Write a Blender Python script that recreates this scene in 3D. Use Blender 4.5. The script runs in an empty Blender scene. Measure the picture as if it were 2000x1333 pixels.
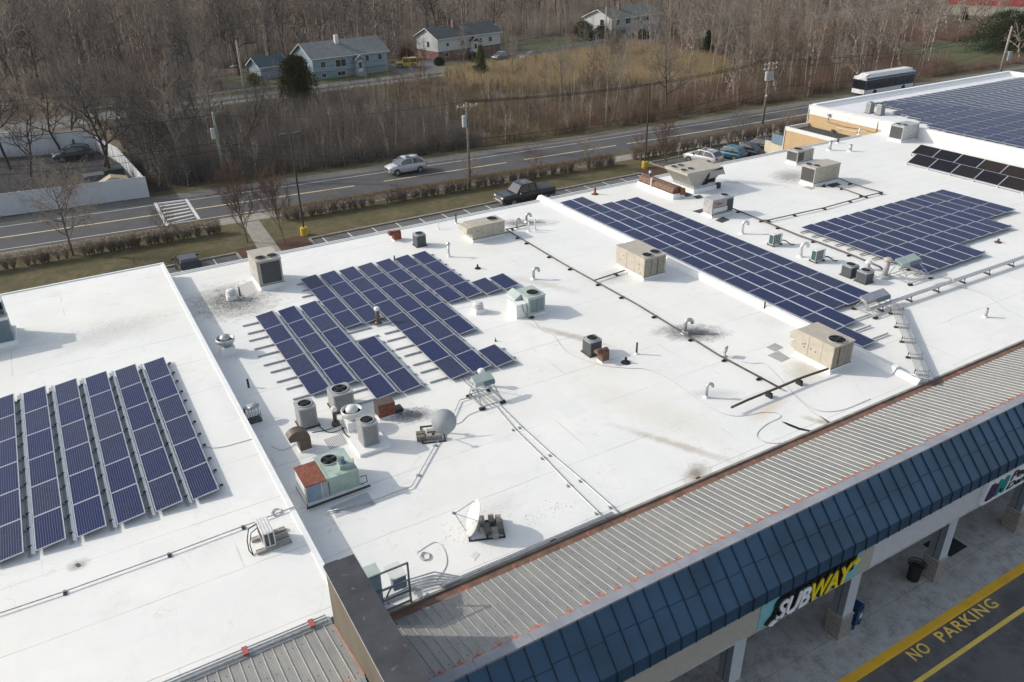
import bpy, math, random
import numpy as np
from mathutils import Vector, Matrix
rnd = random.Random(7)
S = bpy.context.scene
C = S.collection
R_ = math.radians
# ------------------------------------------------------------------ camera, sky, sun
FPX, CX, CY = 1558.0, 1000.0, 666.5            # focal length and centre in photo pixels
RM = np.array([[0.86225163, -0.24876455, 0.44117834],
               [-0.50623636, -0.39628006, 0.76595487],
               [-0.01571224, -0.88378635, -0.46762679]])
RZ = 6.5                                        # main roof height
CAM = np.array([0., 0., RZ + 19.35])
cd = bpy.data.cameras.new('camera'); cam = bpy.data.objects.new('camera', cd); C.objects.link(cam)
cd.sensor_width = 36.0; cd.lens = FPX / 2000 * 36.0; cd.clip_start = 0.5; cd.clip_end = 3000
M = Matrix(((RM[0][0], -RM[0][1], -RM[0][2], CAM[0]), (RM[1][0], -RM[1][1], -RM[1][2], CAM[1]),
            (RM[2][0], -RM[2][1], -RM[2][2], CAM[2]), (0, 0, 0, 1)))
cam.matrix_world = M
S.camera = cam
SUN = Vector((1.38, -1.15, -1.0)).normalized()   # direction the light travels
w = bpy.data.worlds.new('World'); S.world = w; w.use_nodes = True
nt = w.node_tree; bg = nt.nodes['Background']
sky = nt.nodes.new('ShaderNodeTexSky'); sky.sky_type = 'NISHITA'; sky.sun_disc = False
sky.sun_elevation = math.asin(-SUN.z)
sky.sun_rotation = math.atan2(-SUN.x, -SUN.y)
sky.air_density = 1.2; sky.dust_density = 2.2; sky.ozone_density = 1.0
hs = nt.nodes.new('ShaderNodeHueSaturation'); hs.inputs['Saturation'].default_value = .62
nt.links.new(sky.outputs[0], hs.inputs['Color']); nt.links.new(hs.outputs[0], bg.inputs[0]); bg.inputs[1].default_value = 0.15
sl = bpy.data.lights.new('sun', 'SUN'); so = bpy.data.objects.new('sun', sl); C.objects.link(so)
sl.energy = 2.7; sl.angle = R_(0.7); sl.color = (1.0, 0.93, 0.83)
so.rotation_euler = SUN.to_track_quat('-Z', 'Y').to_euler(); so.location = (-40, 40, 60)
S.view_settings.view_transform = 'Standard'; S.view_settings.look = 'None'
S.view_settings.gamma = 1.0; S.view_settings.exposure = 0.24
S.render.engine = 'CYCLES'

# ------------------------------------------------------------------ measuring helpers
def at(px, py, z=RZ):
    r = RM @ np.array([px - CX, py - CY, FPX]); t = (z - CAM[2]) / r[2]
    p = CAM + r * t
    return Vector((float(p[0]), float(p[1]), float(p[2])))
def hgt(b, px, py):                              # height over b where the sight line passes above it
    r = RM @ np.array([px - CX, py - CY, FPX]); t = math.hypot(b[0], b[1]) / math.hypot(r[0], r[1])
    return float(CAM[2] + r[2] * t - b[2])

# ------------------------------------------------------------------ mesh builder
class MB:
    def __init__(s): s.v = []; s.f = []; s.m = []
    def add(s, vs, fs, mi=0):
        o = len(s.v); s.v += [tuple(v) for v in vs]
        for f in fs: s.f.append(tuple(i + o for i in f)); s.m.append(mi)
        return s
    def box(s, x0, y0, z0, x1, y1, z1, mi=0):
        return s.add([(x0,y0,z0),(x1,y0,z0),(x1,y1,z0),(x0,y1,z0),(x0,y0,z1),(x1,y0,z1),(x1,y1,z1),(x0,y1,z1)],
              [(3,2,1,0),(4,5,6,7),(0,1,5,4),(1,2,6,5),(2,3,7,6),(3,0,4,7)], mi)
    def obox(s, c, ax, ay, az, mi=0):            # oriented box: centre and three half vectors
        c, ax, ay, az = map(Vector, (c, ax, ay, az)); vs = []
        for k in (-1, 1):
            for a, b in ((-1,-1),(1,-1),(1,1),(-1,1)): vs.append(c + ax*a + ay*b + az*k)
        return s.add(vs, [(3,2,1,0),(4,5,6,7),(0,1,5,4),(1,2,6,5),(2,3,7,6),(3,0,4,7)], mi)
    def bar(s, a, b, w, h, mi=0, up=(0,0,1)):    # square bar from a to b
        a, b = Vector(a), Vector(b); d = b - a
        if d.length < 1e-6: return s
        u = Vector(up); sd = d.cross(u)
        if sd.length < 1e-6: sd = d.cross(Vector((1,0,0)))
        sd.normalize(); u = sd.cross(d).normalized()
        return s.obox((a+b)/2, d/2, sd*w/2, u*h/2, mi)
    def tube(s, pts, r, n=6, mi=0, caps=True, r2=None):
        pts = [Vector(p) for p in pts]; k = len(pts); o = len(s.v); px = None
        for i, p in enumerate(pts):
            d = (pts[min(i+1, k-1)] - pts[max(i-1, 0)])
            if d.length < 1e-9: d = Vector((0,0,1))
            d.normalize()
            if px is None: px = d.cross(Vector((0,0,1)) if abs(d.z) < .9 else Vector((1,0,0))).normalized()
            px = (px - d * px.dot(d)).normalized(); py = d.cross(px)
            rr = r if r2 is None else r + (r2 - r) * i / (k - 1)
            for j in range(n):
                a = 2*math.pi*j/n; s.v.append(tuple(p + (px*math.cos(a) + py*math.sin(a))*rr))
        for i in range(k-1):
            for j in range(n):
                s.f.append((o+i*n+j, o+i*n+(j+1) % n, o+(i+1)*n+(j+1) % n, o+(i+1)*n+j)); s.m.append(mi)
        if caps:
            s.f.append(tuple(o+j for j in range(n))[::-1]); s.m.append(mi)
            s.f.append(tuple(o+(k-1)*n+j for j in range(n))); s.m.append(mi)
        return s
    def cyl(s, x, y, z0, z1, r0, r1=None, n=14, mi=0): return s.tube([(x,y,z0),(x,y,z1)], r0, n, mi, True, r1)
    def lathe(s, prof, c=(0,0,0), n=16, mi=0, scy=1.0):
        o = len(s.v); k = len(prof)
        for r, z in prof:
            for j in range(n):
                a = 2*math.pi*j/n; s.v.append((c[0]+r*math.cos(a), c[1]+r*math.sin(a)*scy, c[2]+z))
        for i in range(k-1):
            for j in range(n): s.f.append((o+i*n+j, o+i*n+(j+1) % n, o+(i+1)*n+(j+1) % n, o+(i+1)*n+j)); s.m.append(mi)
        s.f.append(tuple(o+j for j in range(n))[::-1]); s.m.append(mi)
        s.f.append(tuple(o+(k-1)*n+j for j in range(n))); s.m.append(mi)
        return s
    def prism(s, poly, a, b, ax='z', mi=0):      # polygon extruded from a to b along an axis
        def P(p, t):
            return {'z': (p[0],p[1],t), 'x': (t,p[0],p[1]), 'y': (p[0],t,p[1])}[ax]
        n = len(poly); vs = [P(p, a) for p in poly] + [P(p, b) for p in poly]
        return s.add(vs, [tuple(range(n))[::-1], tuple(range(n, 2*n))] + [(i, (i+1) % n, n+(i+1) % n, n+i) for i in range(n)], mi)
    def quad(s, *p, mi=0): return s.add(p, [tuple(range(len(p)))], mi)
    def build(s, name, mat, parent=None, smooth=False, loc=None):
        me = bpy.data.meshes.new(name); me.from_pydata(s.v, [], s.f); me.update()
        mats = mat if isinstance(mat, (list, tuple)) else [mat]
        for m_ in mats: me.materials.append(m_)
        if len(mats) > 1: me.polygons.foreach_set('material_index', s.m)
        if smooth: me.polygons.foreach_set('use_smooth', [True]*len(s.f))
        o = bpy.data.objects.new(name, me); C.objects.link(o)
        if parent: o.parent = parent
        if loc: o.location = loc
        return o
def wire(verts, faces, name, mat, parent=None):   # numpy mesh
    me = bpy.data.meshes.new(name)
    n = len(verts); me.vertices.add(n); me.vertices.foreach_set('co', verts.astype(np.float32).ravel())
    k = faces.shape[1]; nf = len(faces)
    me.loops.add(nf*k); me.loops.foreach_set('vertex_index', faces.astype(np.int32).ravel())
    me.polygons.add(nf); me.polygons.foreach_set('loop_start', np.arange(0, nf*k, k, dtype=np.int32))
    me.update(calc_edges=True); me.validate()
    me.materials.append(mat)
    o = bpy.data.objects.new(name, me); C.objects.link(o)
    if parent: o.parent = parent
    return o
def thing(name, label, cat, loc=(0,0,0), rz=0, group=None):
    o = bpy.data.objects.new(name, None); C.objects.link(o); o.empty_display_size = .3
    o.location = loc; o.rotation_euler = (0,0,rz); o['label'] = label; o['category'] = cat
    if group: o['group'] = group
    return o
def tag(o, label, cat, group=None, kind=None):
    o['label'] = label; o['category'] = cat
    if group: o['group'] = group
    if kind: o['kind'] = kind
    return o
def struct(o, label=None):
    o['kind'] = 'structure'
    o['label'] = label or o.name.split('.')[0].replace('_', ' ')
    o['category'] = o.name.split('.')[0].replace('_', ' ')
    return o
def kids(o): return [c for c in bpy.data.objects if c.parent == o]
def dup(root, loc, rz, label, group=None, tree=None, scale=None):
    r = root.copy(); C.objects.link(r); r.location = loc; r.rotation_euler = (0,0,rz); r['label'] = label
    if group: r['group'] = group
    if scale: r.scale = scale
    for ch, gs in tree:
        c = ch.copy(); C.objects.link(c); c.parent = r
        for g in gs: d = g.copy(); C.objects.link(d); d.parent = c
    return r
def tree_of(root): return [(c, kids(c)) for c in kids(root)]

# ------------------------------------------------------------------ materials
MC = {}
def mat(name, col, rough=.7, metal=0., var=.12, nscale=3., bump=0., coat=0., spots=None, spec=.5):
    if name in MC: return MC[name]
    m = bpy.data.materials.new(name); m.use_nodes = True; t = m.node_tree; N = t.nodes; L = t.links
    b = N['Principled BSDF']; b.inputs['Roughness'].default_value = rough; b.inputs['Metallic'].default_value = metal
    b.inputs['Specular IOR Level'].default_value = spec
    if coat: b.inputs['Coat Weight'].default_value = coat; b.inputs['Coat Roughness'].default_value = .08
    geo = N.new('ShaderNodeNewGeometry')
    nz = N.new('ShaderNodeTexNoise'); nz.inputs['Scale'].default_value = nscale; nz.inputs['Detail'].default_value = 5
    L.new(geo.outputs['Position'], nz.inputs['Vector'])
    mr = N.new('ShaderNodeMapRange'); mr.inputs[1].default_value = .3; mr.inputs[2].default_value = .7
    mr.inputs[3].default_value = 1-var; mr.inputs[4].default_value = 1+var
    L.new(nz.outputs['Fac'], mr.inputs[0])
    mx = N.new('ShaderNodeVectorMath'); mx.operation = 'SCALE'; mx.inputs[0].default_value = col
    L.new(mr.outputs[0], mx.inputs['Scale']); out = mx.outputs[0]
    if spots:                                     # rust or dirt patches: (colour, scale, threshold)
        n2 = N.new('ShaderNodeTexNoise'); n2.inputs['Scale'].default_value = spots[1]; n2.inputs['Detail'].default_value = 6
        L.new(geo.outputs['Position'], n2.inputs['Vector'])
        rm = N.new('ShaderNodeMapRange'); rm.inputs[1].default_value = spots[2]; rm.inputs[2].default_value = spots[2]+.08
        L.new(n2.outputs['Fac'], rm.inputs[0])
        mm = N.new('ShaderNodeMix'); mm.data_type = 'RGBA'; L.new(rm.outputs[0], mm.inputs[0]); L.new(out, mm.inputs[6])
        mm.inputs[7].default_value = (*spots[0], 1); out = mm.outputs[2]
    L.new(out, b.inputs['Base Color'])
    if bump:
        bp = N.new('ShaderNodeBump'); bp.inputs['Strength'].default_value = bump; bp.inputs['Distance'].default_value = .05
        L.new(nz.outputs['Fac'], bp.inputs['Height']); L.new(bp.outputs[0], b.inputs['Normal'])
    MC[name] = m; return m
def math_node(t, op, a, b=None):
    n = t.nodes.new('ShaderNodeMath'); n.operation = op
    for i, v in enumerate((a, b)):
        if v is None: continue
        if isinstance(v, (int, float)): n.inputs[i].default_value = v
        else: t.links.new(v, n.inputs[i])
    return n.outputs[0]
def mixc(t, f, a, b):
    n = t.nodes.new('ShaderNodeMix'); n.data_type = 'RGBA'
    if isinstance(f, (int, float)): n.inputs[0].default_value = f
    else: t.links.new(f, n.inputs[0])
    for i, v in ((6, a), (7, b)):
        if isinstance(v, tuple): n.inputs[i].default_value = (*v[:3], 1)
        else: t.links.new(v, n.inputs[i])
    return n.outputs[2]
def noise(t, vec, sc, det=5, rough=.6):
    n = t.nodes.new('ShaderNodeTexNoise'); n.inputs['Scale'].default_value = sc; n.inputs['Detail'].default_value = det
    n.inputs['Roughness'].default_value = rough; t.links.new(vec, n.inputs['Vector']); return n.outputs['Fac']
def maprange(t, v, a, b, c=0., d=1.):
    n = t.nodes.new('ShaderNodeMapRange'); t.links.new(v, n.inputs[0])
    for i, x in zip((1,2,3,4), (a,b,c,d)): n.inputs[i].default_value = x
    return n.outputs[0]
# white membrane roof with seams, dirt and the stains it really carries
def membrane(name, base, stains, seam=3.05, seam_dark=.80):
    m = bpy.data.materials.new(name); m.use_nodes = True; t = m.node_tree; N = t.nodes; L = t.links
    b = N['Principled BSDF']; b.inputs['Roughness'].default_value = .62; b.inputs['Specular IOR Level'].default_value = .3
    geo = N.new('ShaderNodeNewGeometry'); P = geo.outputs['Position']
    sep = N.new('ShaderNodeSeparateXYZ'); L.new(P, sep.inputs[0]); X, Y = sep.outputs[0], sep.outputs[1]
    col = mixc(t, maprange(t, noise(t, P, .22, 6, .65), .35, .7), base, tuple(c*k for c, k in zip(base, (.90,.925,.945))))
    col = mixc(t, maprange(t, noise(t, P, 1.3, 7, .75), .5, .72, 0, .55), col, tuple(c*k for c, k in zip(base, (.86,.865,.85))))
    col = mixc(t, maprange(t, noise(t, P, .11, 3, .6), .5, .7, 0, .5), col, tuple(c*k for c, k in zip(base, (.96,.93,.86))))
    # streaky wear running with the seams
    mp = N.new('ShaderNodeMapping'); mp.inputs['Scale'].default_value = (.25, 2.2, 1); L.new(P, mp.inputs[0])
    st = maprange(t, noise(t, mp.outputs[0], .8, 6, .7), .56, .8, 0, .5)
    col = mixc(t, st, col, tuple(c*k for c, k in zip(base, (.86,.86,.84))))
    wob = math_node(t, 'MULTIPLY', noise(t, P, .5, 2), .12)
    fy = math_node(t, 'FRACT', math_node(t, 'DIVIDE', math_node(t, 'ADD', Y, wob), seam))
    ln = math_node(t, 'LESS_THAN', fy, .012)
    ln = math_node(t, 'MULTIPLY', ln, maprange(t, noise(t, P, .35, 3), .36, .6, .12, 1))
    rowi = math_node(t, 'FLOOR', math_node(t, 'DIVIDE', Y, seam))
    fx = math_node(t, 'FRACT', math_node(t, 'DIVIDE', math_node(t, 'ADD', X, math_node(t, 'MULTIPLY', rowi, 5.7)), 14.))
    l2 = math_node(t, 'MULTIPLY', math_node(t, 'LESS_THAN', fx, .003), maprange(t, noise(t, P, .6, 3), .45, .6, 0, .8))
    col = mixc(t, math_node(t, 'MAXIMUM', ln, l2), col, tuple(c*seam_dark*.82 for c in base))
    # tide marks where water has stood, and broad grey wear
    n1 = noise(t, P, .33, 4, .55); rg = math_node(t, 'SUBTRACT', 1., math_node(t, 'DIVIDE', math_node(t, 'ABSOLUTE', math_node(t, 'SUBTRACT', n1, .52)), .006))
    rg = math_node(t, 'MULTIPLY', math_node(t, 'MAXIMUM', rg, 0.), maprange(t, noise(t, P, .7, 4), .45, .65, 0, .45))
    col = mixc(t, rg, col, tuple(c*k for c, k in zip(base, (.62,.60,.54))))
    col = mixc(t, maprange(t, noise(t, P, .5, 8, .8), .56, .76, 0, .5), col, tuple(c*k for c, k in zip(base, (.74,.74,.73))))
    vr = N.new('ShaderNodeTexVoronoi'); vr.inputs['Scale'].default_value = .28; vr.distance = 'CHEBYCHEV'; L.new(P, vr.inputs['Vector'])
    sv = N.new('ShaderNodeSeparateColor'); L.new(vr.outputs['Color'], sv.inputs[0])
    pt = math_node(t, 'MULTIPLY', math_node(t, 'LESS_THAN', vr.outputs['Distance'], .16), math_node(t, 'GREATER_THAN', sv.outputs[0], .72))
    col = mixc(t, math_node(t, 'MULTIPLY', pt, .55), col, tuple(c*k for c, k in zip(base, (.90,.91,.93))))
    # small dark specks
    sp = math_node(t, 'MULTIPLY', maprange(t, noise(t, P, 9., 3, .8), .70, .74), maprange(t, noise(t, P, .45, 3), .56, .66))
    col = mixc(t, math_node(t, 'MULTIPLY', sp, .75), col, (.25,.24,.22))
    nb = noise(t, P, 1.7, 7, .75)
    nf = noise(t, P, 6., 4, .8)
    for (cx, cy, rx, ry, rot, stg, sc) in stains:
        mp = N.new('ShaderNodeMapping'); mp.vector_type = 'TEXTURE'; L.new(P, mp.inputs[0])
        mp.inputs['Location'].default_value = (cx, cy, 0); mp.inputs['Rotation'].default_value = (0,0,R_(rot)); mp.inputs['Scale'].default_value = (rx, ry, 1e6)
        ln_ = N.new('ShaderNodeVectorMath'); ln_.operation = 'LENGTH'; L.new(mp.outputs[0], ln_.inputs[0])
        d = math_node(t, 'ADD', ln_.outputs['Value'], math_node(t, 'MULTIPLY', math_node(t, 'SUBTRACT', nb, .5), 1.5))
        d = math_node(t, 'ADD', d, math_node(t, 'MULTIPLY', math_node(t, 'SUBTRACT', nf, .5), .9))
        f = maprange(t, d, .25, 1.15, stg, 0)
        col = mixc(t, f, col, sc)
    L.new(col, b.inputs['Base Color'])
    bp = N.new('ShaderNodeBump'); bp.inputs['Strength'].default_value = .35; bp.inputs['Distance'].default_value = .04
    L.new(noise(t, P, .9, 5), bp.inputs['Height']); L.new(bp.outputs[0], b.inputs['Normal'])
    return m
def V2(p): return (p.x, p.y)
stB = []
def stn(px, py, rx, ry, rot, k, c, z=RZ): p = at(px, py, z); stB.append((p.x, p.y, rx, ry, rot, k, c))
SOOT = (.10,.10,.11); DIRT = (.40,.35,.27); GREY = (.36,.36,.36); RUSTY = (.62,.47,.30)
stn(1352, 650, 1.9, 1.0, -35, 1.0, SOOT); stn(1020, 436, 2.4, .9, -30, .8, SOOT)
stn(452, 588, 2.4, 2.8, 20, .95, (.20,.195,.18)); stn(808, 812, 1.1, .6, -20, .85, SOOT)
stn(1325, 870, 2.9, .28, 118, .6, DIRT); stn(1362, 925, .8, .5, 30, .9, (.26,.22,.17))
stn(1455, 357, 3.2, .7, -50, .75, GREY); stn(1545, 345, 2.2, 1.6, 40, .85, (.33,.32,.30))
stn(1110, 655, 2.6, .35, 118, .7, DIRT); stn(1205, 540, 1.3, .9, 20, .5, GREY)
stn(1572, 722, 1.5, .9, 30, .65, (.45,.41,.33)); stn(1500, 800, 1.6, .35, 10, .5, RUSTY)
stn(1270, 805, 3.6, 1.3, 110, .35, (.62,.58,.47)); stn(1395, 770, 1.3, .5, -30, .4, GREY)
stn(960, 1000, 1.6, .7, 10, .22, (.35,.34,.33)); stn(1620, 828, 1.2, .25, -60, .8, DIRT)
stn(1060, 555, 2.6, .5, 118, .4, DIRT); stn(1520, 625, 1.4, 1.0, 0, .2, GREY)
M_ROOF = membrane('white_membrane', (.80,.795,.765), stB)
stA = [(at(152,1105,7.37).x, at(152,1105,7.37).y, .35, .3, 0, .8, (.3,.27,.25)), (at(210,650,7.37).x, at(210,650,7.37).y, 3.4, 1.6, 10, .38, GREY),
       (at(600,1255,7.37).x, at(600,1255,7.37).y, .9, .4, 0, .5, DIRT), (at(470,770,7.37).x, at(470,770,7.37).y, 1.2, 3.2, 0, .15, GREY)]
M_ROOFA = membrane('white_membrane_west', (.81,.805,.77), stA)
M_ROOFD = membrane('white_membrane_east', (.74,.74,.75), [])
M_WHITE = mat('white_flashing', (.78,.78,.77), .5, var=.05)
M_WMETAL = mat('white_metal', (.62,.63,.62), .4, var=.08)
M_LGREY = mat('light_grey_metal', (.42,.44,.44), .4, .3, var=.1)
M_GALV = mat('galvanised_steel', (.46,.47,.48), .38, .6, var=.2, nscale=8)
M_ALU = mat('aluminium', (.66,.68,.69), .35, .45, var=.06)
M_DARK = mat('dark_metal', (.035,.037,.04), .5)
M_BLACK = mat('black_rubber', (.012,.012,.012), .7)
M_VOID = mat('dark_opening', (.006,.006,.007), .9)
M_BEIGE = mat('beige_painted_metal', (.42,.385,.32), .55, var=.1, nscale=2.5, spots=((.30,.25,.19), 7., .66))
M_BEIGED = mat('ribbed_beige_shade_side', (.27,.24,.20), .6, var=.25, nscale=9)  # ribbed beige, darkened to carry the shade of the sunless face
M_BEIGE2 = mat('grey_beige_metal', (.38,.36,.33), .55, var=.12, nscale=2, spots=((.24,.21,.18), 5., .68))
M_UGREY = mat('unit_grey', (.36,.36,.37), .5, var=.1)
M_COIL = mat('coil_fins', (.07,.075,.08), .5, .4, var=.25, nscale=20)
M_BROWN = mat('brown_painted_metal', (.085,.062,.048), .5, var=.25, nscale=4, spots=((.20,.10,.06), 5., .62))
M_RUST = mat('rusted_metal', (.21,.065,.035), .75, var=.35, nscale=5, spots=((.10,.05,.035), 6., .55))
M_RUST2 = mat('rusty_brown_metal', (.16,.085,.055), .7, var=.35, nscale=5, spots=((.06,.04,.03), 6., .55))
M_MINT = mat('faded_green_paint', (.35,.44,.385), .6, var=.12, nscale=2.5, spots=((.20,.33,.27), 4., .6))
M_SAGE = mat('pale_sage_paint', (.38,.45,.42), .55, var=.1)
M_SLATE = mat('slate_blue_metal', (.12,.17,.21), .5, var=.12)
M_BLUEG = mat('blue_grey_panel', (.22,.30,.38), .5, var=.1)
M_CONC = mat('concrete_block', (.30,.28,.25), .9, var=.25, nscale=9, bump=.3)
M_CONC2 = mat('brown_block', (.17,.15,.125), .9, var=.25, nscale=9, bump=.3)
M_PVC = mat('white_pvc', (.68,.68,.66), .4, var=.06)
M_PAD = mat('grey_walk_pad', (.36,.37,.37), .8, var=.1)
M_WOODB = mat('timber_block', (.10,.085,.07), .9, var=.3, nscale=10)
M_GASP = mat('dark_steel_pipe', (.085,.07,.06), .6, .2, var=.35, nscale=3)
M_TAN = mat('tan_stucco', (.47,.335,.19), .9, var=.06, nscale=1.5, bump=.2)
# ================================================================== SETTING
def ground_mat(name, cols, scs, bump=.4, seams=None, rough=.9):
    m = bpy.data.materials.new(name); m.use_nodes = True; t = m.node_tree; N = t.nodes; L = t.links
    b = N['Principled BSDF']; b.inputs['Roughness'].default_value = rough; b.inputs['Specular IOR Level'].default_value = .25
    geo = N.new('ShaderNodeNewGeometry'); P = geo.outputs['Position']
    col = mixc(t, maprange(t, noise(t, P, scs[0], 6, .65), .38, .62), cols[0], cols[1])
    col = mixc(t, maprange(t, noise(t, P, scs[1], 6, .75), .42, .62), col, cols[2])
    col = mixc(t, maprange(t, noise(t, P, scs[2], 3, .8), .45, .7, 0, .6), col, cols[3])
    if seams:                                    # joints of poured slabs
        sep = N.new('ShaderNodeSeparateXYZ'); L.new(P, sep.inputs[0])
        a = math_node(t, 'LESS_THAN', math_node(t, 'FRACT', math_node(t, 'DIVIDE', math_node(t, 'ADD', sep.outputs[0], seams[2]), seams[0])), .018/seams[0]*1.2)
        c = math_node(t, 'LESS_THAN', math_node(t, 'FRACT', math_node(t, 'DIVIDE', math_node(t, 'ADD', sep.outputs[1], seams[3]), seams[1])), .018/seams[1]*1.2)
        col = mixc(t, math_node(t, 'MULTIPLY', math_node(t, 'MAXIMUM', a, c), .7), col, tuple(x*.35 for x in cols[0]))
    L.new(col, b.inputs['Base Color'])
    bp = N.new('ShaderNodeBump'); bp.inputs['Strength'].default_value = bump; bp.inputs['Distance'].default_value = .06
    L.new(noise(t, P, scs[2], 5), bp.inputs['Height']); L.new(bp.outputs[0], b.inputs['Normal'])
    return m
G_LITTER = ground_mat('leaf_litter', [(.09,.068,.047), (.17,.13,.088), (.045,.038,.028), (.24,.185,.125)], (.05, .35, 3))
G_GRASS = ground_mat('winter_grass', [(.085,.075,.034), (.16,.12,.068), (.055,.068,.024), (.20,.16,.10)], (.22, 1.0, 9))
G_LAWN = ground_mat('green_lawn', [(.075,.095,.035), (.11,.11,.05), (.06,.08,.03), (.14,.13,.08)], (.2, 1.0, 10))
G_ASPH = ground_mat('asphalt', [(.13,.13,.125), (.155,.153,.147), (.11,.111,.11), (.20,.195,.185)], (.12, .8, 30))
G_ASPH2 = ground_mat('asphalt_front', [(.13,.13,.128), (.075,.08,.086), (.15,.148,.145), (.19,.18,.17)], (.35, 1.1, 40))
G_STREET = ground_mat('asphalt_street', [(.085,.086,.091), (.10,.10,.102), (.073,.074,.081), (.13,.128,.125)], (.1, .5, 25))
G_OLDROAD = ground_mat('pale_old_asphalt', [(.15,.145,.135), (.19,.18,.17), (.12,.12,.11), (.22,.21,.19)], (.1, .6, 10))
G_CONC = ground_mat('concrete_slabs', [(.46,.455,.435), (.56,.545,.515), (.30,.29,.27), (.62,.59,.53)], (.35, 1.4, 12), .15, (3.04, 1.95, .35, .3))
G_WALK = ground_mat('concrete_walk', [(.27,.255,.225), (.33,.31,.27), (.22,.21,.185), (.36,.34,.3)], (.4, 1.5, 12), .15, (1.5, 1.5, .2, .4))
G_MULCH = ground_mat('bark_mulch', [(.085,.045,.032), (.11,.06,.042), (.06,.034,.026), (.14,.09,.06)], (.6, 3, 18))
G_GRAVEL = ground_mat('gravel_shoulder', [(.15,.145,.13), (.19,.18,.16), (.11,.11,.10), (.26,.25,.22)], (.3, 2, 20))
def paint(name, c, wear=.6):
    m = bpy.data.materials.new(name); m.use_nodes = True; t = m.node_tree; b = t.nodes['Principled BSDF']
    b.inputs['Roughness'].default_value = .7
    geo = t.nodes.new('ShaderNodeNewGeometry'); P = geo.outputs['Position']
    col = mixc(t, maprange(t, noise(t, P, 7, 6, .8), wear-.06, wear+.06, 0, .75), c, tuple(x*.32 for x in c))
    col = mixc(t, maprange(t, noise(t, P, 1.1, 4), .45, .7, 0, .35), col, tuple(x*.55 for x in c))
    t.links.new(col, b.inputs['Base Color']); return m
P_WHITE = paint('road_paint_white', (.62,.62,.60), .62); P_YEL = paint('road_paint_yellow', (.95,.66,.13), .64)
P_YEL2 = paint('pale_yellow_line', (.62,.52,.30), .6); P_KERB = paint('yellow_kerb_paint', (.90,.50,.03), .68)
# ground sheet with one step under the building
g = MB(); g.quad((-900,-600,-.17),(1600,-600,-.17),(1600,30,-.17),(-900,30,-.17)); g.quad((-900,30,-.03),(1600,30,-.03),(1600,1800,-.03),(-900,1800,-.03))
g.quad((-900,30,-.17),(1600,30,-.17),(1600,30,-.03),(-900,30,-.03))
struct(g.build('ground', G_LITTER), 'brown leaf covered ground')
YC = [(-60,90.6),(-30,88.2),(-6,86.0),(10,84.8),(27,83.4),(44,82.4),(64,81.4),(84,80.7),(110,80.3),(160,80.0),(260,80.0)]
FR = [(-80,134.5),(-30,136.5),(2.5,139.4),(44,142.6),(78,145.0),(98,149.2),(124,153.2),(170,161),(260,178)]
def interp(pl, x):
    for (a, b), (c, d) in zip(pl, pl[1:]):
        if x <= c: return b + (d-b)*(x-a)/(c-a)
    return pl[-1][1]
def band(name, pl, o0, o1, z, m, x0=None, x1=None, st=4.0, th=0, make_struct=True):
    x0 = pl[0][0] if x0 is None else x0; x1 = pl[-1][0] if x1 is None else x1
    n = max(1, int(abs(x1-x0)/st)); b = MB()
    pr = None
    for i in range(n+1):
        x = x0 + (x1-x0)*i/n; y = interp(pl, x)
        cur = ((x, y+o0, z), (x, y+o1, z))
        if pr:
            b.quad(pr[0], cur[0], cur[1], pr[1])
            if th: b.quad((pr[0][0],pr[0][1],z-th),(cur[0][0],cur[0][1],z-th),cur[0],pr[0]); b.quad(pr[1],cur[1],(cur[1][0],cur[1][1],z-th),(pr[1][0],pr[1][1],z-th))
        pr = cur
    o = b.build(name, m)
    return struct(o) if make_struct else o
def sheet(name, pts, z, m, label=None):
    b = MB(); b.quad(*[(p[0], p[1], z) for p in pts]); return struct(b.build(name, m), label)
band('street', YC, -4.4, 4.6, 0.0, G_STREET)
band('gravel_shoulder', YC, 4.6, 6.6, -.004, G_GRAVEL)
band('sidewalk', YC, -6.6, -4.55, .03, G_WALK, th=.06)
band('street_line', YC, 3.45, 3.57, .006, P_WHITE)
band('street_line', YC, -3.75, -3.63, .006, P_WHITE)
for i, (a, b_) in enumerate([(-60, 8.0), (11.5, 28.2), (31.6, 47.0), (49.4, 62.8), (64.5, 260)]):
    band('centre_line', YC, -.12, .12, .006, P_YEL2, a, b_)
band('street_verge', YC, 6.6, 8.4, -.010, G_GRASS)
# crosswalk: two bars and the rungs between
cwm = MB(); cA = [Vector((8.29,89.2,0)), Vector((8.05,80.6,0)), Vector((11.3,88.8,0)), Vector((11.15,81.2,0))]
def strip(b, p, q, wd, z):
    d = (q-p).normalized(); s_ = Vector((-d.y, d.x, 0))*wd/2
    b.quad(*[(v.x, v.y, z) for v in (p-s_, q-s_, q+s_, p+s_)])
strip(cwm, cA[0], cA[1], .32, .008); strip(cwm, cA[2], cA[3], .32, .008)
for k in range(7):
    f = (k+.25)/7; strip(cwm, cA[0].lerp(cA[1], f)+Vector((.25,0,0)), cA[2].lerp(cA[3], f)-Vector((.25,0,0)), .38 if k < 6 else .2, .008)
struct(cwm.build('crosswalk', P_WHITE), 'white ladder crosswalk painted across the street')
band('far_road', FR, -3.3, 3.4, 0.0, G_OLDROAD); band('far_road_line', FR, -2.9, -2.75, .006, P_WHITE)
band('far_verge', FR, 3.4, 8.5, -.008, G_LAWN, 10, 122); band('far_verge', FR, -4.6, -3.3, -.012, G_GRAVEL)
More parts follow.
